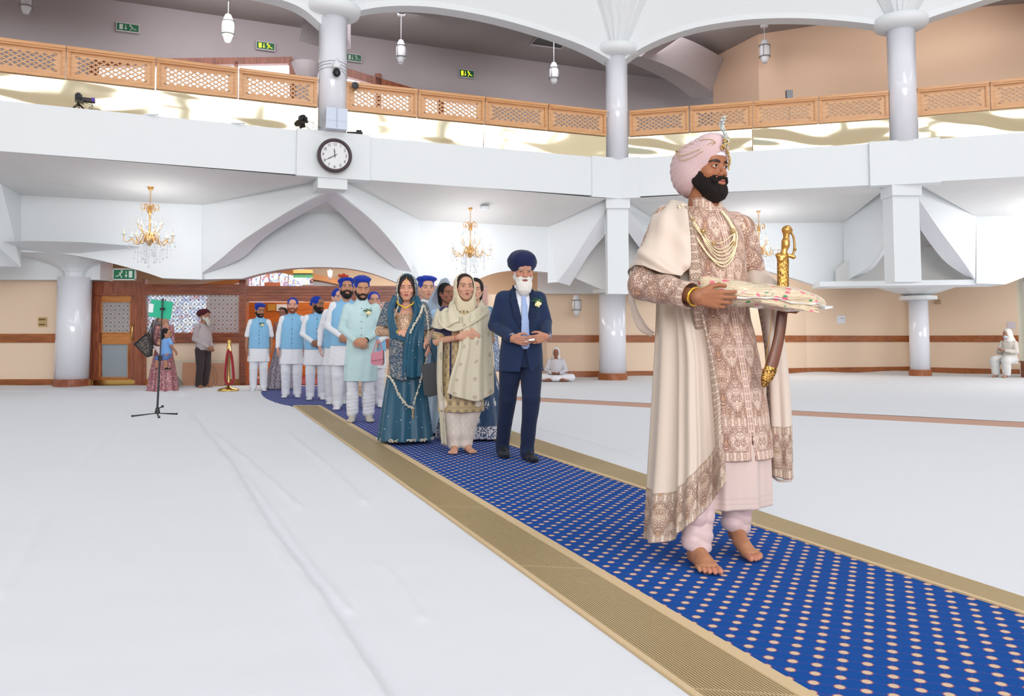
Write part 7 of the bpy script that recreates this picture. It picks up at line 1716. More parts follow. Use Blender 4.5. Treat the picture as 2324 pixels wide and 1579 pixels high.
sheet(P, 'chunni_body_fall', [[px(1043, 722, -.2), px(1062, 712, -.22), px(1084, 700, -.18), px(1102, 692, -.06), px(1108, 696, .06)], [px(1040, 790, -.215), px(1062, 788, -.235), px(1085, 780, -.23), px(1106, 762, -.16), px(1117, 760, .0)], [px(1022, 850, -.21), px(1050, 850, -.25), px(1080, 845, -.24), px(1108, 835, -.18), px(1121, 830, -.03)], [px(1012, 892, -.2), px(1045, 903, -.26), px(1080, 910, -.25), px(1108, 900, -.2), px(1122, 880, -.06)]], CHU, None, 60, 70, fold=lambda s, t: (.006+.016*t)*np.sin(s*19+1)+.004*np.sin(s*41), uvw=(.5, .8))
sheet(P, 'chunni_side_tail', [[px(993, 770, -.02), px(1003, 768, -.12)], [px(990, 860, -.04), px(1004, 860, -.14)], [px(997, 940, -.06), px(1010, 945, -.16)], [px(1003, 1008, -.05), px(1014, 1012, -.13)]], CHU, None, 14, 40, fold=lambda s, t: .006*np.sin(s*8+t*5), uvw=(.1, .6))
for S in 'LR':
    w_, e_ = Vector(p['wr'+S]), Vector(p['el'+S]); d = (w_-e_).normalized(); mb = MB(); a0 = w_-d*.03
    T_ = d.to_track_quat('Z', 'Y').to_matrix().to_4x4(); T_.translation = a0; mb.tube([T_ @ Vector((.034*math.cos(t), .034*math.sin(t), 0)) for t in [2*math.pi*k/20 for k in range(21)]], .0035 if S == 'L' else .002, 6)
    mesh('bangle' if S == 'L' else 'red_thread', mb.v, mb.f, mat('silver', (210, 210, 214), .25, .9) if S == 'L' else mat('red_thread', (190, 50, 50), .7), P.e, True, local=True)
# ================================================================ woman in teal
sk = (214, 158, 134)
P = Person((920, 1006), R_(8), 'woman in deep teal dupatta edged with pearls over gold sequinned top and teal skirt', vtop=621, href=1.815)
px = P.px; p = dict(WP, shR=(-.15, 0, 1.40), shL=(.15, 0, 1.40), elR=tuple(px(862, 752, -.02)), wrR=tuple(px(906, 757, -.2)), dR=tuple(P.dr(1, -.2, .0)), nR=tuple(P.dr(.1, 1, -.3)), elL=tuple(px(975, 752, .02)), wrL=tuple(px(968, 772, -.2)), dL=tuple(P.dr(.2, -.4, -.7)), nL=tuple(P.dr(-1, .5, 0)), curlR=(.35, .6, .7, .75), th=.4)
V = body_volume(.0046, p, LEGS, None, feet=[(tuple(gl(P, 908, 1002)), (-.2, -1, 0), 1, True)]); V.rc((0, .0, 1.3), (0, .01, 1.42), .075, .06, .03); hC = (.0, -.02, 1.655); R = rotm(R_(-2), R_(3))
finish_body(P, V, make_head(.0026, True, skin=sk, lip=(156, 70, 74), closed=.15, eye=(30, 20, 18)), hC, R, 1.12, sk)
hair(P, hC, R, 1.14, .0035, front=.062, slope=1.1, r=(.086, .102, .1))
mb = MB()
for s in (-1, 1): mb.tube(curve([Vector((s*.012, -.085, .1)), Vector((s*.05, -.093, .06)), Vector((s*.074, -.07, .0)), Vector((s*.08, -.055, -.06)), Vector((s*.082, -.05, -.12))], 14), [.012]*4+[.009]*50 if 0 else .011, 6)
mb.v = [tuple(np.array(R) @ np.array(x)*1.12+np.array(hC)) for x in mb.v]; mesh('hair_lock', mb.v, mb.f, mat('black_hair', DK, .6), P.e, True, local=True)
TEAL = (8, 88, 112)
m, nt, b = new_mat('teal_chiffon'); x, y, z, o = coords(); d_ = voro(16, o, 'F1', .9); n = noise(14, 3)
nt.links.new(mixc(step(d_, .10, .07), mixc(n, C3(4, 64, 92), C3(8, 86, 112)), C3(226, 222, 214)), b.inputs['Base Color']); b.inputs['Roughness'].default_value = .45; b.inputs['Sheen Weight'].default_value = .2; TCH = m
m, nt, b = new_mat('silver_net_over_teal'); x, y, z, o = coords(); n = noise(60, 3, None, .7); nt.links.new(mixc(step(n, .44, .62), C3(30, 70, 98), C3(160, 154, 146)), b.inputs['Base Color']); b.inputs['Roughness'].default_value = .5; bump(nt, b, n, .4, .003); b.inputs['Alpha'].default_value = .92; SNET = m
GS = sequin('gold_sequins', (236, 204, 174), (176, 136, 106), (250, 236, 216), 90, .4)
PEARL = mat('pearl_bead', (214, 204, 186), .3, var=.08, vscale=60); GBEAD = mat('gold_bead', (206, 170, 120), .3, .4, var=.1, vscale=60)
skirt(P, 'skirt', [(.03, 0, -.02, .29, .25), (.25, 0, -.02, .265, .22), (.55, 0, 0, .225, .18), (.8, 0, 0, .185, .15), (.95, 0, 0, .16, .13)], TCH, None, 11, .07, .006, 4)
ring = [(.285*math.sin(t)*(1+.05*math.sin(11*t)), -.02-.245*math.cos(t)*(1+.05*math.sin(11*t)), .045) for t in [2*math.pi*k/90 for k in range(91)]]
beads(P, 'pearl_hem', ring, .0085, PEARL, .012, jit=.012, wide=2, n=5)
V = Vol((-.42, -.42, .66), (.42, .3, 1.5), .005)
V.stack([(.7, 0, .0, .205, .17), (.9, 0, .0, .18, .145), (1.04, 0, -.005, .15, .125), (1.2, 0, -.01, .16, .135), (1.3, 0, -.005, .155, .12), (1.35, 0, .0, .135, .1), (1.385, 0, .01, .11, .085)], .02)
for S in 'RL':
    sh, el, w_ = [Vector(p[k+S]) for k in ('sh', 'el', 'wr')]; V.rc(sh.lerp(el, .25), el, .055, .052, .02); V.rc(el, w_.lerp(el, .1), .052, .042, .012)
V.noise(.002, 30, 4); P.add('sequinned_top', V.mesh(), GS, None)
V = Vol((-.17, -.17, -.32), (.17, .22, .18), .005); V.ell((0, .04, .035), (.1, .118, .11), .02); V.rc((0, .03, -.06), (0, .05, -.2), .105, .13, .05); V.ell((0, -.04, .0), (.078, .14, .14), .008, sub=True); V.ell((0, -.1, -.2), (.062, .12, .17), .01, sub=True)
V.field(lambda X, Y, Z: -.055-Y+np.clip(Z+.02, 0, 1)*.5); V.noise(.0015, (80, 30, 60), 2); v, q = V.mesh(); P.add('dupatta_hood', (place(v, hC, R, 1.12), q), TCH, None)
edge = [Vector((s_, y_, z_)) for s_, y_, z_ in ((-.03, -.045, .142), (-.062, -.05, .11), (-.082, -.06, .05), (-.086, -.06, -.03), (-.08, -.06, -.1), (-.075, -.07, -.17))]
E1 = [Vector(np.array(R) @ np.array(a)*1.12+np.array(hC)) for a in curve(edge, 20)]; E2 = [Vector(np.array(R) @ np.array((-a.x, a.y, a.z))*1.12+np.array(hC)) for a in curve(edge, 20)]
beads(P, 'pearl_edging', E1+[px(893, 720, -.14), px(899, 745, -.19), px(906, 760, -.21)], .0075, PEARL, .009, jit=.007, wide=2, n=5); beads(P, 'pearl_edging', E2[2:], .005, PEARL, .009, jit=.004, n=5)
fs = lambda s, t: .008*np.sin(s*14+t*3)
sheet(P, 'silver_shoulder_net', [[px(893, 690, -.1), px(880, 684, -.02), px(874, 690, .08)], [px(892, 715, -.15), px(868, 706, -.05), px(864, 712, .1)], [px(884, 742, -.16), px(858, 738, -.05), px(856, 742, .1)]], SNET, None, 20, 20, fold=fs)
sheet(P, 'silver_shoulder_net', [[px(950, 688, -.1), px(962, 684, -.0), px(970, 690, .08)], [px(952, 712, -.15), px(972, 708, -.05), px(978, 712, .1)], [px(960, 750, -.17), px(982, 745, -.05), px(984, 750, .1)]], SNET, None, 20, 20, fold=fs)
sheet(P, 'teal_front_fall', [[px(893, 668, -.05), px(898, 672, -.09), px(902, 676, -.1)], [px(878, 700, -.12), px(886, 704, -.16), px(894, 706, -.16)], [px(880, 740, -.16), px(890, 742, -.21), px(901, 745, -.2)], [px(884, 768, -.18), px(905, 772, -.235), px(922, 775, -.24)]], TCH, None, 20, 30, fold=fs)
sheet(P, 'teal_front_fall', [[px(936, 676, -.1), px(942, 674, -.08), px(948, 672, -.04)], [px(938, 715, -.17), px(950, 712, -.16), px(962, 708, -.1)], [px(918, 762, -.235), px(938, 765, -.25), px(962, 764, -.2)], [px(912, 810, -.22), px(936, 815, -.24), px(968, 820, -.18)], [px(910, 855, -.2), px(938, 858, -.22), px(968, 850, -.18)]], TCH, None, 30, 50, fold=lambda s, t: .012*np.sin(s*17+t*3))
sheet(P, 'silver_waist_net', [[px(884, 768, -.2), px(900, 772, -.235), px(914, 776, -.24)], [px(882, 815, -.19), px(898, 820, -.21), px(914, 822, -.225)], [px(888, 856, -.19), px(905, 862, -.21), px(925, 864, -.22)]], SNET, None, 16, 24, fold=fs)
sheet(P, 'teal_back_fall', [[px(964, 700, .0), px(974, 705, .1)], [px(980, 770, -.02), px(990, 772, .1)], [px(978, 840, -.05), px(992, 838, .1)]], TCH, None, 14, 20, fold=fs)
beads(P, 'pearl_edging', curve([px(960, 692, -.13), px(954, 712, -.2), px(938, 740, -.25), px(930, 756, -.27)], 20), .008, PEARL, .009, jit=.008, wide=3, n=5)
beads(P, 'pearl_edging', curve([px(962, 692, -.12), px(970, 720, -.17), px(972, 760, -.22), px(968, 810, -.22), px(958, 850, -.23), px(950, 880, -.25), px(938, 918, -.28)], 40), .0065, PEARL, .010, jit=.008, wide=2, n=5)
beads(P, 'pearl_edging', curve([px(872, 850, -.18), px(890, 862, -.22), px(905, 895, -.25), px(922, 918, -.27), px(938, 926, -.28)], 40), .0075, PEARL, .009, jit=.010, wide=3, n=5)
beads(P, 'pearl_tassel', [px(937, 926, -.28), px(937, 950, -.28)], .008, GBEAD, .011, jit=.004, wide=2, n=5)
mb = MB(); mb.tube([tuple(px(u, v, d)) for u, v, d in curve([(900, 682, -.1), (904, 690, -.135), (912, 694, -.15), (920, 699, -.16), (928, 694, -.15), (936, 690, -.13), (940, 682, -.09)], 24)], .009, 8); mesh('gold_necklace', mb.v, mb.f, mat('yellow_gold', (238, 190, 70), .3, .6), P.e, True, local=True)
mb = MB(); mb.tube([np.array(R) @ np.array(a)*1.12+np.array(hC) for a in ((0, -.075, .115), (0, -.098, .08), (0, -.1, .062))], .003, 5); mb.sphere(np.array(R) @ np.array((0, -.101, .052))*1.12+np.array(hC), (.01, .004, .014), 8, 6); mesh('forehead_pendant', mb.v, mb.f, MATS['yellow_gold'], P.e, True, local=True)
w_, e_ = Vector(p['wrR']), Vector(p['elR']); d = (w_-e_).normalized(); mb = MB()
for k, rr in enumerate((.005, .0035)):
    T_ = d.to_track_quat('Z', 'Y').to_matrix().to_4x4(); T_.translation = w_-d*(.0+.014*k); mb.tube([T_ @ Vector((.037*math.cos(t), .037*math.sin(t), 0)) for t in [2*math.pi*k2/20 for k2 in range(21)]], rr, 6)
mesh('gold_bangles', mb.v, mb.f, MATS['yellow_gold'], P.e, True, local=True)
TW = P
# black paper bag and pink handbag
Yb = TW.Y-.05; e = empty('paper_bag', at(980, 897, Yb), 0, 'black paper carrier bag held between the teal woman and the cream woman', 'bag')
mb = MB(); Yb -= .2; a = [at(956, 828, Yb), at(996, 819, Yb), at(999, 893, Yb), at(975, 901, Yb), at(962, 895, Yb)]; mb.prism(a, (.02, .12, 0)); mb.done('bag_body', mat('black_paper', (44, 44, 50), .5), e)
mb = MB(); mb.tube(curve([at(962, 827, Yb), at(966, 800, Yb-.02), at(972, 780, Yb-.03), at(980, 800, Yb-.02), at(986, 822, Yb)], 16), .005, 5); mb.done('cord_handle', BLACK, e)
e = empty('handbag', at(855, 830, Yb+.1), 0, 'small dusty pink handbag with a flap beside the teal woman', 'bag')
PK = mat('dusty_pink_leather', (182, 112, 128), .4); a = [at(842, 803, Yb+.1), at(868, 795, Yb+.1), at(869, 824, Yb+.1), at(866, 829, Yb+.1), at(845, 828, Yb+.1), at(841, 822, Yb+.1)]
mb = MB(); mb.prism(a, (.0, .1, 0)); mb.done('bag_body', PK, e)
mb = MB(); a = [at(841, 802, Yb+.08), at(869, 794, Yb+.08), at(869, 812, Yb+.08), at(866, 815, Yb+.08), at(844, 818, Yb+.08)]; mb.prism(a, (0, .02, 0)); mb.done('flap', PK, e)
mb = MB(); mb.tube(curve([at(846, 801, Yb+.15), at(858, 770, Yb+.2), at(868, 797, Yb+.15)], 12), .006, 5); mb.done('strap', PK, e)
# ================================================================ groom
P = Person((1640, 1266), R_(25), 'groom in blush turban, embroidered long coat and cream shawl, walking barefoot holding a parcel', scale=1.0); px = P.px; dr = P.dr
sk = (158, 104, 74)
hC = np.array(px(1600, 388, .0)); HR = rotm(R_(9), R_(-1)); HS = 1.08
wR, wL = px(1582, 674, -.40), px(1752, 676, -.12)
p = dict(shR=tuple(px(1512, 505, .0)), elR=tuple(px(1464, 646, -.12)), wrR=tuple(wR), shL=tuple(px(1678, 520, .12)), elL=tuple(px(1712, 640, .12)), wrL=tuple(wL))
footR, footL = gl(P, 1572, 1277), gl(P, 1660, 1250)
DR, DL = hdir(P, (1572, 1277), (1606, 1303)), hdir(P, (1660, 1250), (1726, 1284))
print('foot lengths', (gl(P, 1610, 1303)-footR).length, (gl(P, 1722, 1280)-footL).length)
kR, kL = px(1600, 1060, -.05), px(1682, 1040, .05); aR, aL = Vector((footR.x+DR.x*.05, footR.y+DR.y*.05, .1)), Vector((footL.x+DL.x*.05, footL.y+DL.y*.05, .16))
V = Vol((-.55, -.5, -.01), (.5, .5, 1.75), .0055)
V.rc(px(1604, 470, .02), px(1602, 425, .02), .062, .058, .03); V.rc(px(1608, 575, .03), px(1630, 800, .03), .105, .115, .03)
V.rc(p['shR'], p['elR'], .055, .045, .03); V.rc(p['elR'], wR, .043, .03); V.rc(p['shL'], p['elL'], .055, .045, .03); V.rc(p['elL'], wL, .043, .03)
for h_, k_, a_ in ((px(1612, 830, 0), kR, aR), (px(1650, 830, .05), kL, aL)): V.rc(h_, k_, .085, .055); V.rc(k_, a_, .055, .037)
v1, q1 = V.mesh()
parts = [(v1, q1, tint(v1, sk, .04, 14))]
for wr, D, N, sd, cu, tb, sc in ((wR, dr(1, -.12, -.12), dr(.15, 1, .12), 1, (.5, .62, .7, .78), .6, 1.0), (wL, dr(.8, -.35, -.42), dr(-.3, -.5, .8), 1, (.55, .6, .65, .7), .5, 1.05)):
    V = Vol(np.array(wr)-.22, np.array(wr)+.22, .0026); el = Vector(p['elR'] if sd and wr is wR else p['elL']); V.rc(wr+(el-wr).normalized()*.1, wr, .034, .029, .01); V.hand(wr, D, N, sd, sc, cu, thumb=tb); v, q = V.mesh(); c = tint(v, sk, .04, 30); parts.append((v, q, c))
for hl, D, sd, lf in ((footR, DR, 1, 0), (footL, DL, -1, .055)):
    V = Vol((hl.x-.32, hl.y-.32, -.012), (hl.x+.32, hl.y+.32, .2), .0026); V.foot(hl, D, 1.04, sd, True, lift=lf); t_ = hl+D*.045; V.rc((t_.x, t_.y, .06+lf), (t_.x, t_.y, .17), .038, .037, .02)
    for i, w_ in enumerate((.033, .01, -.009, -.026, -.041)): pass
    v, q = V.mesh(); c = tint(v, (176, 122, 90), .05, 30); rel = (v-np.array(hl)) @ np.array(D); c = c*(1-.0*rel[:, None]); tip = sm(rel, .2, .24)[:, None]*.5; c = c*(1-tip)+np.array(C3(206, 132, 112))*tip; parts.append((v, q, c))
hv = make_head(.0019, skin=sk, brow=(20, 15, 14), lip=(176, 104, 92), eye=(28, 18, 16), browt=1.35, gaze=.3); parts.append((place(hv[0], hC, HR, HS), hv[1], hv[2]))
V_, Q_, C_ = join(*parts); P.add('body', (V_, Q_), SKINM, C_)
BEARD = vmat('dense_beard', .65, bumps=1.0, bscale=330, bdist=.006, spec=.25)
v, q = make_beard(.0022, mass=(0, -.056, -.106, .054, .047, .043), th=.009, amp=.0016, top=-.036); P.add('beard', (place(v, hC, HR, HS), q), BEARD, tint(v, (26, 20, 18), .5, 300))
V = Vol((-.17, -.18, -.13), (.17, .22, .21), .0028)
# turban built with its own long back
V.ell((0, .032, .052), (.105, .126, .092), .02); V.ell((0, .085, -.0), (.09, .085, .09), .05); V.ell((0, .06, -.03), (.09, .08, .085), .04); V.ell((0, .03, .0), (.1, .075, .085), .03); V.ell((0, -.05, .104), (.068, .062, .056), .05)
ap = (-.1, .085)
def rd(X, Y, Z):
    phi = np.arctan2(Z-ap[1]+.01+.15*np.abs(X), Y-ap[0]+.02); return .0032*(np.abs(((phi*26/math.pi) % 1)-.4)*2-.5)*np.clip((Y-ap[0])*8, .3, 1)
A = V.ax; V.F += rd(A[0][:, None, None], A[1][None, :, None], A[2][None, None, :]).astype(f32)
V.field(lambda X, Y, Z: (.066-.42*np.abs(X)-1.0*(Y+.1)-Z)*.6); v, q = V.mesh(); tb = P.add('turban', (place(v, hC, HR, HS), q), CLOTH, tint(v, (204, 178, 180), .03, 30))
def hp_(a): return Vector(np.array(HR) @ np.array(a)*HS+hC)
V = Vol((-.08, -.13, .02), (.08, -.02, .12), .003); V.ell((0, -.028, .05), (.073, .078, .05), .01); V.field(lambda X, Y, Z: (.048-.0*np.abs(X)-Z)); V.field(lambda X, Y, Z: np.abs(X)-.03+0*Y+0*Z); V.field(lambda X, Y, Z: Y+.04+0*X+0*Z); v, q = V.mesh(); P.add('white_underband', (place(v, hC, HR, HS), q), CLOTH, C3(226, 222, 232))
GJ = mat('antique_gold_stones', (206, 176, 120), .25, .6, var=.25, vscale=120); CS = mat('clear_stones', (206, 216, 214), .1, .4, var=.2, vscale=140)
beads(P, 'turban_jewel', curve([hp_((.0, -.125, .075)), hp_((.0, -.13, .11)), hp_((.004, -.115, .145)), hp_((.004, -.1, .18)), hp_((.0, -.108, .205)), hp_((-.006, -.122, .208))], 30), .0048, CS, .006, jit=.0085, wide=5, n=6)
beads(P, 'turban_jewel_base', curve([hp_((-.02, -.118, .07)), hp_((-.004, -.126, .09)), hp_((.0, -.126, .12))], 10), .0055, GJ, .007, jit=.012, wide=6, n=6)
beads(P, 'turban_jewel_drop', curve([hp_((.012, -.12, .075)), hp_((.04, -.104, .04)), hp_((.056, -.085, .0))], 10), .004, GJ, .006, jit=.006, wide=3, n=6)
def on_turban(path):
    out = []
    for (y, z) in path:
        # outer right-hand surface of the turban (local -x side)
        e1 = 1-((y-.032)/.126)**2-((z-.052)/.092)**2; e2 = 1-((y-.085)/.085)**2-(z/.09)**2; e3 = 1-((y+.05)/.062)**2-((z-.104)/.056)**2
        x = max(.106*math.sqrt(max(0, e1)), .09*math.sqrt(max(0, e2)), .068*math.sqrt(max(0, e3))); out.append(hp_((-x-.0085, y, z)))
    return out
end = (.07, .088)
for mid in ([(-.09, .115), (-.04, .118), (.02, .106)], [(-.09, .098), (-.04, .072), (.02, .062), (.05, .072)], [(-.088, .085), (-.035, .05), (.02, .038), (.05, .058)]):
    beads(P, 'turban_pearl_chain', on_turban([(q_.x, q_.y) for q_ in curve([(-.105, .1, 0)]+[(a, b_, 0) for a, b_ in mid]+[(end[0], end[1], 0)], 40)]), .0022, GJ, .0048, n=5)
beads(P, 'turban_brooch', on_turban([(.065, .088), (.075, .088)]), .004, mat('dark_gold', (120, 96, 60), .4, .5), .003, n=6, jit=.003, wide=2)
# ---- long embroidered coat
EMB = emb('blush_embroidered_brocade', (226, 202, 186), (124, 74, 54), (196, 150, 112), .14, .2, dens=1.5)
ctr = lambda u, v, d=.03: px(u, v, d)
hem = px(1685, 1036, .03).z
rings = []
for u, v, rx, ry in ((1654, 1036, .225, .175), (1650, 960, .218, .168), (1642, 860, .205, .155), (1632, 780, .192, .145), (1620, 700, .178, .138), (1612, 610, .19, .142), (1607, 550, .196, .135), (1604, 505, .17, .11), (1603, 482, .105, .085), (1602, 472, .08, .074)):
    c = ctr(u, v); rings.append((c.z, c.x, c.y, rx, ry))
V = Vol((-.5, -.45, hem-.02), (.45, .45, px(1600, 440).z), .0042); V.stack(rings, .02)
V.rc(px(1530, 500, .02), px(1668, 508, .1), .06, .06, .03); V.noise(.0025, (14, 14, 22), 5)
RZ = np.array(sorted(rings))
def slit(X, Y, Z):
    cx = np.interp(Z.ravel(), RZ[:, 0], RZ[:, 1]).reshape(Z.shape); w = np.interp(Z.ravel(), [hem, hem+.14, hem+.2], [.014, .002, -.02]).reshape(Z.shape); return np.minimum(w-np.abs(X-cx), -.03-Y+0*X)
V.field(slit); v, q = V.mesh(); cx = np.interp(v[:, 2], RZ[:, 0], RZ[:, 1]); cy = np.interp(v[:, 2], RZ[:, 0], RZ[:, 2])
th = np.arctan2(v[:, 0]-cx, -(v[:, 1]-cy)); uu = th*.19; fl = np.ones(len(v)); zz = v[:, 2]-hem
for z0, z1 in ((0, .05), (.155, .2)): m_ = (zz >= z0)*(zz < z1); fl[m_] = 2.02+.96*(zz[m_]-z0)/(z1-z0)
m_ = np.abs(uu) < .02; fl[m_] = 2.05+.9*(uu[m_]+.02)/.04
uvp = np.stack([uu, zz, fl], 1); m2 = np.abs(uu) < .02; uvp[m2, 0] = zz[m2]; P.add('long_coat', (v, q), EMB, None, uv=uvp)
# piping of the front edges
mb = MB(); fr_ = []
for z in np.linspace(hem+.004, px(1600, 475).z, 60):
    c_ = [np.interp(z, RZ[:, 0], RZ[:, i]) for i in range(1, 5)]; fr_.append((c_[0], c_[1]-c_[3]-.002, z))
for dx in (-.017, -.004, .012):
    sp = [(x_+dx+(.012*max(0, 1-(z-hem)/.15)*(1 if dx > 0 else -1)), y_+.002, z) for x_, y_, z in fr_]; mb.tube(sp, .0026, 6)
mesh('front_piping', mb.v, mb.f, mat('blush_piping', (224, 196, 184), .5), P.e, True, local=True)
# stand collar
V = Vol(hC-.16+np.array((0, 0, -.12)), hC+.16+np.array((0, 0, -.1)), .0035); c0, c1 = px(1603, 488, .02), px(1600, 452, .02); N_ = Vector((0, 0, 1))
V.stack([(c0.z, c0.x, c0.y, .092, .086), (c0.z*.5+c1.z*.5, c0.x, c0.y, .078, .076), (c1.z, c1.x, c1.y, .074, .072)], .005); V.stack([(c0.z+.02, c0.x, c0.y, .064, .062), (c1.z+.04, c1.x, c1.y, .066, .064)], .002) if 0 else None
r_in = lambda X, Y, Z: -(np.sqrt(((X-c1.x)/.0665)**2+((Y-c1.y)/.0645)**2)-1)*.065+0*Z
V.field(lambda X, Y, Z: np.minimum(r_in(X, Y, Z), c0.z+.012-Z+0*X) if 0 else np.where(Z > c0.z+.01, r_in(X, Y, Z), -1)); V.field(lambda X, Y, Z: np.minimum(.004+np.clip(Z-c0.z-.02, 0, 1)*.55-np.abs(X-c0.x), -Y+c0.y-.02+0*Z))
v, q = V.mesh(); th = np.arctan2(v[:, 0]-c0.x, -(v[:, 1]-c0.y)); P.add('stand_collar', (v, q), EMB, None, uv=np.stack([th*.08, v[:, 2], 2.05+.9*np.clip((v[:, 2]-c0.z)/(c1.z-c0.z), 0, 1)], 1))
# sleeves
SLV = emb('sleeve_brocade', (226, 202, 186), (118, 70, 48), (196, 150, 112), .12, .16, dens=1.7)
def sleeve(nm, pts, rs, mt, seed, cuff=True, fl0=1.0, h=.0042, flat=None):
    lo, hi = bbox(pts, .12); V = Vol(lo, hi, h); V.chain(pts, rs, .015); V.noise(.0035, 28, seed)
    a, b_ = Vector(pts[-2]), Vector(pts[-1]); d = (b_-a).normalized()
    V.field(lambda X, Y, Z: (X-b_.x)*d.x+(Y-b_.y)*d.y+(Z-b_.z)*d.z)
    if cuff: V.rc(b_-d*.02, b_+d*.05, rs[-1]-.006, rs[-1]-.004, .001, sub=True)
    v, q = V.mesh(); L = 0; best = np.full(len(v), 9.0); uu = np.zeros(len(v)); vv = np.zeros(len(v))
    for a, b_ in zip(pts, pts[1:]):
        a, b_ = np.array(a), np.array(b_); ba = b_-a; ln = np.linalg.norm(ba); t = np.clip((v-a) @ ba/ln**2, 0, 1); r_ = v-a-t[:, None]*ba; dd = np.linalg.norm(r_, axis=1); e1 = np.cross(ba/ln, (0, 1, .2)); e1 /= np.linalg.norm(e1); e2 = np.cross(ba/ln, e1); an_ = np.arctan2(r_ @ e2, r_ @ e1); m_ = dd < best; best[m_] = dd[m_]; uu[m_] = an_[m_]*.055; vv[m_] = L+t[m_]*ln; L += ln
    fl = np.full(len(v), fl0); e_ = (L-vv) < .035; fl[e_] = 2.05+.9*(L-vv[e_])/.035 if cuff else fl0
    return P.add(nm, (v, q), mt, None, uv=np.stack([uu, vv, fl], 1))
dR_ = (wR-Vector(p['elR'])).normalized()
sleeve('sleeve', [p['shR'], p['elR'], tuple(wR-dR_*.035)], [.078, .076, .058], SLV, 3)
dL_ = (wL-Vector(p['elL'])).normalized()
sleeve('sleeve', [p['shL'], p['elL'], tuple(wL-dL_*.05)], [.074, .066, .052], SLV, 6)
# kurta below the coat, and trousers
V = Vol((-.5, -.45, .2), (.45, .45, .62), .0048); kz = px(1695, 1143, .03).z
cA, cB = ctr(1656, 1140), ctr(1654, 1000)
V.stack([(kz, cA.x, cA.y, .205, .16), (cB.z, cB.x, cB.y, .2, .155)], .01, fold=lambda th, Z: .05*np.sin(9*th+1)+.02*np.sin(17*th)); v, q = V.mesh(); c = tint(v, (208, 186, 178), .03, 8); ln_ = (np.abs(((v[:, 2]-kz)/.012) % 1-.5) < .15)*((v[:, 2]-kz) < .07); P.add('under_kurta', (v, q), SILK, c*(1-.12*ln_[:, None]))
V = Vol((-.45, -.4, .05), (.4, .45, .8), .0048); tz = [(footR, kR, aR, .055), (footL, kL, aL, .095)]
for hl, k_, a_, z0 in tz:
    V.rc((k_[0], k_[1], .75), k_, .095, .07, .02); V.rc(k_, a_+Vector((0, 0, .1)), .068, .048, .02); tip = Vector((a_.x, a_.y, z0+.03))
    r = random.Random(int(k_[0]*100))
    for k in range(8): t_ = k/7; c_ = tip.lerp(a_.lerp(k_, .42), t_); V.rc(c_+Vector((-.018, .006, .012*(-1)**k)), c_+Vector((.02, -.006, -.012*(-1)**k)), .045+.010*r.random(), .044+.010*r.random(), .002)
V.noise(.0025, (30, 30, 60), 9); V.field(lambda X, Y, Z: np.where(X+0*Y < (footR.x+footL.x)/2, .075+.35*(Y-footR.y+.02)-Z, .12+.4*(Y-footL.y)-Z)*.9+0*X); v, q = V.mesh(); P.add('churidar_trousers', (v, q), SILK, tint(v, (208, 182, 180), .03, 8))
# ---- cream silk shawl
SHW = emb('cream_silk_shawl', (208, 190, 172), (116, 72, 52), (174, 134, 96), .11, .19, plain=(208, 192, 178), rough=.5, dens=1.1)
def bandflag(edge_in, hem_w, Wd, Lh, side='r'):
    def f(S, T):
        d = (1-T)*Lh; o = np.where(d < hem_w, 1.0, 0.0); o = np.where((d < hem_w)*(d > hem_w-.035), 2.05+.9*(d-hem_w+.035)/.035, o); o = np.where(d < .035, 2.05+.9*d/.035, o)
        e = ((1-S) if side == 'r' else S)*Wd
        if edge_in: o = np.where((e < edge_in)*(o < .5), 2.05+.9*e/edge_in, o)
        if edge_in: return o, (e < edge_in)*(d >= hem_w)
        return o
    return f
A_ = lambda s, t: (.009+.026*t)*np.sin(s*17+.6)+.006*np.sin(s*37+t*2)-.05*t*np.exp(-((s-.43-.05*t)/.045)**2)-.03*t*np.exp(-((s-.7)/.03)**2)
# main fall from the shoulder to the wide border
sheet(P, 'shawl_fall', [
 [px(1490, 520, .12), px(1512, 484, .04), px(1535, 470, -.05), px(1550, 462, -.1), px(1562, 468, -.13)],
 [px(1484, 600, .14), px(1508, 590, .0), px(1535, 585, -.1), px(1560, 585, -.16), px(1586, 590, -.2)],
 [px(1484, 690, .14), px(1512, 690, .0), px(1545, 690, -.1), px(1572, 690, -.17), px(1600, 690, -.22)],
 [px(1478, 800, .14), px(1512, 805, -.02), px(1552, 805, -.12), px(1590, 800, -.18), px(1616, 790, -.2)],
 [px(1468, 950, .12), px(1508, 960, -.04), px(1552, 955, -.14), px(1596, 930, -.19), px(1634, 905, -.2)],
 [px(1458, 1100, .1), px(1500, 1115, -.06), px(1550, 1095, -.16), px(1600, 1040, -.2), px(1642, 980, -.22)],
 [px(1450, 1222, .06), px(1492, 1234, -.1), px(1545, 1210, -.2), px(1600, 1158, -.23), px(1648, 1092, -.24)]], SHW, None, 120, 190, fold=A_, uvw=(.75, 1.45), flag=bandflag(.085, .235, .75, 1.5), th=.004)
# narrow woven edge strip lying on the chest
sheet(P, 'shawl_edge_strip', [[px(1538, 466, -.1), px(1560, 472, -.14)], [px(1551, 530, -.17), px(1579, 530, -.2)], [px(1562, 600, -.22), px(1592, 598, -.245)], [px(1570, 690, -.22), px(1602, 688, -.245)], [px(1578, 745, -.17), px(1608, 745, -.18)], [px(1580, 770, -.1), px(1608, 770, -.1)]], SHW, None, 20, 150, uvw=(.06, .62), flag=lambda S, T: (2.05+.9*S, S > -1), fold=lambda s, t: .003*np.sin(t*30)*s)
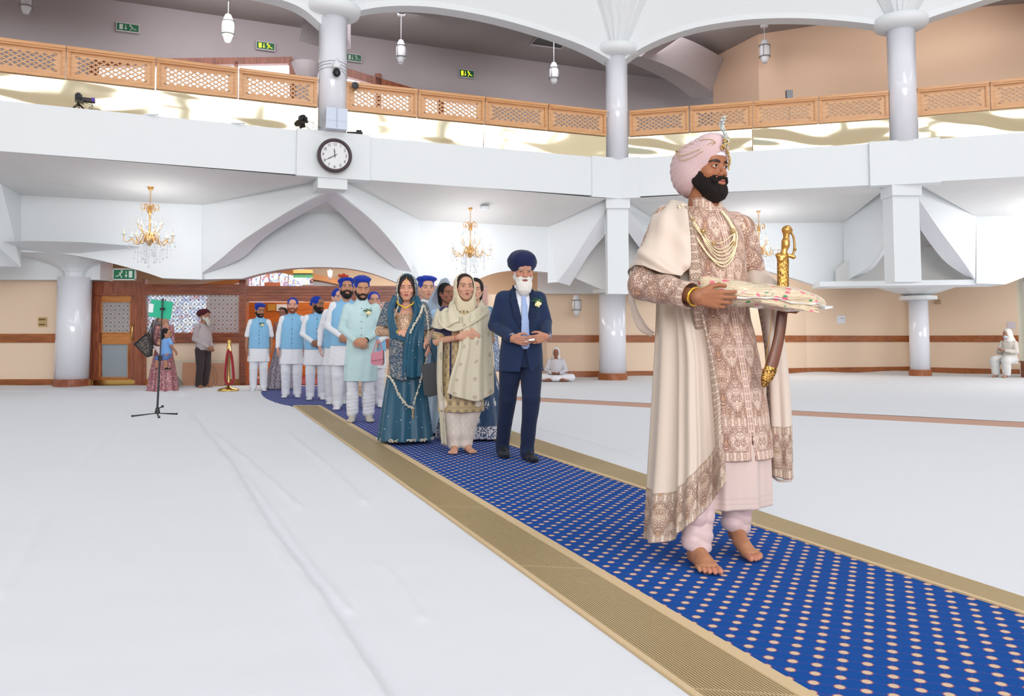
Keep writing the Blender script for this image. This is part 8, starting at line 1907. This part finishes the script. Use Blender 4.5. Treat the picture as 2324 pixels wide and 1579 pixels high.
# swathe over the upper arm
def sw(nm, rows, nu, nv, fold, W, Ln, flag=None): return sheet(P, nm, rows, SHW, None, nu, nv, fold=fold, uvw=(W, Ln), flag=flag, th=.004)
sw('shawl_arm_swathe', [
 [px(1560, 463, -.12), px(1532, 455, -.03), px(1508, 463, .06), px(1486, 488, .14), px(1476, 560, .2)],
 [px(1564, 510, -.19), px(1522, 485, -.13), px(1488, 494, -.07), px(1468, 524, .04), px(1462, 575, .2)],
 [px(1568, 562, -.22), px(1518, 548, -.19), px(1474, 548, -.16), px(1453, 566, -.02), px(1448, 605, .2)],
 [px(1566, 604, -.24), px(1515, 596, -.24), px(1462, 580, -.2), px(1438, 588, -.02), px(1432, 620, .18)],
 [px(1545, 626, -.24), px(1500, 618, -.25), px(1456, 602, -.2), px(1434, 608, -.02), px(1430, 640, .16)]], 90, 90, lambda s, t: (.003+.007*t)*np.sin(t*13+s*10)+.004*np.sin(t*27+s*14)*t+.004*np.sin(s*24), .5, .4)
sw('shawl_back_loop', [
 [px(1434, 610, .02), px(1430, 615, .1), px(1432, 620, .18)],
 [px(1442, 680, .06), px(1431, 680, .12), px(1436, 680, .2)],
 [px(1466, 735, .1), px(1450, 740, .14), px(1452, 735, .2)],
 [px(1484, 758, .12), px(1478, 760, .16), px(1476, 752, .2)]], 24, 50, lambda s, t: .008*np.sin(s*9+t*4), .2, .3)
# other end over his left forearm
sleeveL = [tuple(Vector(p['elL']).lerp(wL, .05)), tuple(Vector(p['elL']).lerp(wL, .8))]
V = Vol(*[x for x in bbox(sleeveL, .12)], .0045); V.chain(sleeveL, [.078, .066], .01); V.noise(.006, (34, 34, 16), 3); v, q = V.mesh(); P.add('shawl_forearm_wrap', (v, q), CLOTH, tint(v, (208, 192, 178), .03, 9))
sw('shawl_left_fall', [
 [px(1716, 690, .05), px(1735, 680, .0), px(1755, 684, -.02), px(1772, 690, .02)],
 [px(1733, 800, .08), px(1752, 800, .02), px(1770, 800, .02), px(1788, 800, .06)],
 [px(1738, 930, .1), px(1758, 935, .04), px(1780, 935, .02), px(1800, 930, .06)],
 [px(1744, 1072, .1), px(1762, 1082, .03), px(1785, 1088, .0), px(1804, 1082, .04)]], 60, 110, lambda s, t: .01*np.sin(s*13+1), .28, .85, bandflag(.07, .22, .28, .85, 'l'))
sw('shawl_inner_lining', [[px(1744, 1070, .12), px(1770, 1088, .08), px(1802, 1080, .1)], [px(1752, 1082, .12), px(1770, 1094, .08), px(1796, 1092, .1)]], 20, 6, None, .1, .02)
# ---- pearl necklace of many strands
NP = mat('necklace_pearl', (240, 226, 190), .3, var=.05); 
fy = lambda u, v: (lambda z, x: np.interp(z, RZ[:, 0], RZ[:, 2])-np.interp(z, RZ[:, 0], RZ[:, 4])*math.sqrt(max(.05, 1-((x-np.interp(z, RZ[:, 0], RZ[:, 1]))/np.interp(z, RZ[:, 0], RZ[:, 3]))**2)))
def front(u, v, off=.012):
    """point on the coat's front surface seen at this pixel"""
    r = Vector(ray(u, v)); o_ = Vector((0, 0, CH)); k = (P.Y-.5)/r.y; best = None
    for i in range(260):
        q_ = P.Mi @ (o_+r*(k+i*.0025)); c_ = [np.interp(q_.z, RZ[:, 0], RZ[:, j]) for j in range(1, 5)]
        if ((q_.x-c_[0])/(c_[2]+off))**2+((q_.y-c_[1])/(c_[3]+off))**2 < 1: return q_
    return P.px(u, v, -.12)
L0 = [(1552, 466), (1572, 500), (1590, 528)]; R0 = [(1636, 482), (1650, 510), (1660, 540)]
for k in range(7):
    o_ = (k-3)*1.9; c = 590 if k else 552
    low = 552 if k == 0 else 558+7.5*k
    pts = [(1549+k*2.0-4, 462+k*.4), (1567+k*1.7-4, 492-k*.3+3), (1590+k*1.2-6 if k else 1594, 524-k*.3+2), (1604-k*1.2+4, 545+k*3.0), (1634-k*.6, low), (1658+k*.6, low-16+k*1.2), (1664+k*1.0, 528+k), (1652+k*1.2, 500), (1636+k*.8, 478)]
    if k >= 5: pts = [(1545-k, 466), (1564-k, 500), (1582-k*1.2, 530), (1600-k*1.5, 556), (1618-k, 578+k), (1640, low+2), (1662, low-16), (1671+k*.3, 545), (1668, 520), (1650, 496), (1638, 480)]
    beads(P, 'pearl_strand', curve([front(u, v, .010+.001*k) for u, v in pts], 90), .0036 if k < 5 else .0042, NP, .0072, n=6)
for (u, v, s_) in ((1596, 524, .016), (1663, 524, .014), (1620, 552, .012), (1665, 552, .011), (1574, 497, .009)):
    c = front(u, v, .018); mb = MB(); mb.sphere(c, (s_*.5, s_*.35, s_*.5), 10, 8)
    for j in range(10): a = j*.628; mb.sphere(c+dr(math.cos(a), 0, math.sin(a))*s_*.8, s_*.24, 6, 5)
    mesh('gold_medallion', mb.v, mb.f, GJ, P.e, True, local=True)
# gold kara bangle
mb = MB(); T_ = dR_.to_track_quat('Z', 'Y').to_matrix().to_4x4(); T_.translation = wR-dR_*.012
mb.tube([T_ @ Vector((.041*math.cos(t), .037*math.sin(t), 0)) for t in [2*math.pi*k/30 for k in range(31)]], .0055, 8); mesh('gold_bangle', mb.v, mb.f, mat('bright_gold', (240, 186, 70), .2, .9), P.e, True, local=True)
GY = P.Y
# ================================================================ wrapped cloth parcel
m, nt, b = new_mat('floral_wrapped_cloth'); x, y, z, o = coords(); v2 = comb(x, y, z*1.5)
cu = voro(19, v2, 'F1', .75); n = noise(22, 3); n2_ = noise(60, 2)
red = step(cu+n2_*.14-.07, .33, .27)*step(noise(9, 1), .40, .46); grn = step(voro(19, comb(x+3.0, y, z*2.2), 'F1', .8), .24, .18)*step(noise(7, 1, comb(x+5.0, y, z)), .44, .5)
vine = step(fabs_(noise(12, 1, comb(x+9.0, y, z*2))-.5), .008, .003)
c = mixc(n, C3(204, 180, 144), C3(230, 214, 186)); c = mixc(vine*.6, c, C3(160, 126, 84)); c = mixc(red, c, mixc(step(cu, .12, .08), C3(226, 110, 128), C3(206, 40, 66))); c = mixc(grn, c, C3(36, 142, 92))
nt.links.new(c, b.inputs['Base Color']); b.inputs['Roughness'].default_value = .35; b.inputs['Coat Weight'].default_value = .7; b.inputs['Coat Roughness'].default_value = .08
bump(nt, b, noise(16, 3, comb(x*.6, y, z*4), .6, 1.5), .7, .02); FLC = m
PY = GY-.26; pc = at(1724, 672, PY); e = empty('wrapped_parcel', pc, R_(4), 'flat parcel of floral cream cloth in clear wrapping held out by the groom', 'parcel')
V = Vol((-.36, -.24, -.12), (.36, .24, .12), .0045)
V.ell((0, 0, 0), (.28, .135, .055), .02); V.rc((-.22, .05, .03), (.15, .0, .016), .03, .028, .04); V.rc((.1, -.05, -.012), (.285, .0, -.012), .04, .012, .05); V.rc((-.26, -.02, .045), (-.12, -.05, .0), .02, .05, .04)
for k in range(5): V.rc((-.15+.03*k, -.08-.010*k, .016-.012*k), (.22, -.075-.01*k, -.0-.014*k), .011, .009, .01)
V.noise(.004, (10, 20, 40), 4); v, q = V.mesh(); v = v @ np.array(Matrix.Rotation(R_(5), 3, 'Y')).T; mesh('floral_cloth', v, q, FLC, e, True, local=True)
m = new_mat('clear_wrap')[0]; nt = m.node_tree; b = nt.nodes['Principled BSDF']; b.inputs['Base Color'].default_value = (.95, .95, .97, 1); b.inputs['Roughness'].default_value = .12; b.inputs['Alpha'].default_value = .16
rim = []
for k in range(64):
    a = 2*math.pi*k/64; r_ = 1+.03*math.sin(5*a)+.02*math.sin(11*a); rim.append(((.285*math.cos(a))*r_, .14*math.sin(a)*r_, -.018+.05*0+.006*math.sin(7*a)-.028*math.cos(a)))
mb = MB(); I = rim; O = [(x_*1.05+(.035 if k in (0, 1, 63) else 0), y_*1.06, z_-.002+.004*math.sin(k*1.7)) for k, (x_, y_, z_) in enumerate(rim)]
mb.grid([I+[I[0]], O+[O[0]], [(x_, y_, z_-.002) for x_, y_, z_ in O+[O[0]]], [(x_, y_, z_-.003) for x_, y_, z_ in I+[I[0]]]]); mesh('clear_wrapping_edge', mb.v, mb.f, mat('white_wrap_edge', (236, 236, 238), .3, coat=.5), e, True, local=True)
# ================================================================ ceremonial sword
SY = GY-.16; sp = lambda u, v, d=0: at(u, v, SY+d)
e = empty('ceremonial_sword', sp(1738, 872), 0, 'curved sword with golden animal-head hilt and brown wooden scabbard held upright by the groom', 'sword')
ENG = new_mat('engraved_gold'); m, nt, b = ENG; x, y, z, o = coords(); n = noise(130, 3, None, .7, 1.0); nt.links.new(mixc(step(n, .48, .55), C3(200, 154, 82), C3(70, 46, 20)), b.inputs['Base Color']); b.inputs['Metallic'].default_value = .85; b.inputs['Roughness'].default_value = .3; bump(nt, b, n, .5, .003); ENG = m
SG_ = mat('hilt_gold', (196, 152, 84), .3, .9, var=.1, vscale=40)
def w2(vq): return vq
lo, hi = np.array(sp(1738, 872))+np.array((-.1, -.06, -.02)), np.array(sp(1806, 508))+np.array((.05, .08, .03))
V = Vol(lo, hi, .0026); V.chain([sp(1778, 582), sp(1779, 572), sp(1783, 556), sp(1783, 548), sp(1785, 536), sp(1786, 528)], [.019, .013, .017, .0165, .011, .012], .008)
V.chain([sp(1784, 532), sp(1784, 522), sp(1788, 520), sp(1794, 524)], [.013, .018, .016, .011], .008); V.ell(sp(1797, 527, -.0), (.006, .006, .005), .003, sub=True); V.chain([sp(1783, 518), sp(1783, 514)], [.006, .003], .004)
V.chain([sp(1765, 579), sp(1778, 577), sp(1792, 580), sp(1801, 583)], [.010, .008, .008, .0105], .004); V.rc(sp(1772, 590), sp(1771, 583), .018, .016, .01)
v, q = V.mesh(); mesh('hilt', v, q, SG_, e, True)
mb = MB(); mb.tube(curve([sp(1795, 527), sp(1801, 538), sp(1803, 556), sp(1802, 570), sp(1797, 581)], 18), .0052, 6); mb.sphere(sp(1804, 566), .008); mb.done('knuckle_guard', mat('aged_gold', (160, 124, 70), .35, .8), e, smooth=True)
def blade(pts, ws, m, nm, th=.45, seed=0):
    P_ = curve(pts, 40); lo, hi = bbox(P_, .07); V = Vol(lo, hi, .003); wv = np.interp(np.linspace(0, 1, len(P_)), np.linspace(0, 1, len(ws)), ws); V.chain([tuple(a) for a in P_], list(wv), .003, ((0, 1, 0), th)); v, q = V.mesh(); return mesh(nm, v, q, m, e, True)
blade([sp(1777, 586), sp(1777, 620), sp(1777, 658)], [.026, .0255, .0255], ENG, 'gold_throat')
blade([sp(1777, 658), sp(1776, 700), sp(1769, 760), sp(1756, 815), sp(1744, 850)], [.0245, .0245, .0245, .026, .026], wood('scabbard_wood', (70, 36, 22), (120, 66, 40), .45, 2.0, 2), 'wooden_scabbard')
blade([sp(1749, 838), sp(1741, 856), sp(1734, 873)], [.029, .026, .012], ENG, 'gold_chape')
mb = MB(); mb.tube(curve([sp(1756, 648, .05), sp(1752, 720, .06), sp(1742, 790, .06), sp(1734, 850, .04)], 30), .0022, 5); mb.done('gold_chain', SG_, e, smooth=True)
# ---------------------------------------------------------------- daylight and added fill lights
w = bpy.data.worlds.new('daylight'); SC.world = w; w.use_nodes = True
bg = w.node_tree.nodes['Background']; bg.inputs[0].default_value = (.925, .98, 1, 1); bg.inputs[1].default_value = .52
def area(nm, loc, tgt, sx, sy, pw, col=(1, 1, 1)):
    l = bpy.data.lights.new(nm, 'AREA'); l.shape = 'RECTANGLE'; l.size = sx; l.size_y = sy; l.energy = pw; l.color = col
    o = bpy.data.objects.new(nm, l); COL.objects.link(o); o.location = loc
    o.rotation_euler = (Vector(tgt)-Vector(loc)).to_track_quat('-Z', 'Y').to_euler(); return o
area('dome_skylight', (6, 0, 13), (1, 9, 0), 6, 6, 380, (.98, .99, 1))
area('rear_fill', (3, -11.5, 4.5), (1, 14, 3), 16, 5, 2050, (.955, .99, 1))  # added frontal fill from behind the camera, standing in for windows
area('foyer_fill', (-3.5, 20.5, 3.2), (-3.5, 20.8, 0), 5, 3, 250, (1, .96, .9))  # added overhead fill that brightens the foyer and its glass
area('aisle_fill', (7, 22, 3.0), (7, 22.5, 0), 7, 1.5, 90, (1, .98, .95))  # added overhead fill for the dim right aisle
area('aisle_window', (15.2, 17.5, 2.3), (5, 21, 1.0), 5, 2.6, 170, (1, 1, 1))
area('gallery_fill', (-5, 17.6, 8.3), (-6, 21, 5.5), 6, 1.5, 70, (1, .95, .96))  # added fill washing the mauve rear wall of the gallery
area('gallery_fill_centre', (3, 19.3, 8.3), (4, 23, 5.5), 5, 1.5, 70, (1, .95, .96))  # added fill for the centre bay, whose pendants are unlit
area('gallery_fill_right', (8.5, 17.6, 8.3), (9, 20, 6), 5, 1.2, 30, (1, .96, .92))  # added fill on the upper peach wall
for k, (u, v, Y) in enumerate(((342, 520, 15.6), (1067, 560, 17.4), (1721, 560, 18.6), (2420, 540, 16.9))):  # added point fills that brighten the soffits; the last has no chandelier
    l = bpy.data.lights.new('soffit_fill', 'POINT'); l.energy = (36, 34, 40, 44)[k]; l.shadow_soft_size = .6; l.color = (1, 1, 1)
    o = bpy.data.objects.new('soffit_fill', l); COL.objects.link(o); o.location = at(u, v, Y)
SC.view_settings.exposure = 0.07
cy = SC.cycles; cy.max_bounces = 7; cy.diffuse_bounces = 3; cy.glossy_bounces = 3; cy.transmission_bounces = 3; cy.transparent_max_bounces = 8; cy.caustics_reflective = False; cy.caustics_refractive = False
print('script time', time.time()-T0)
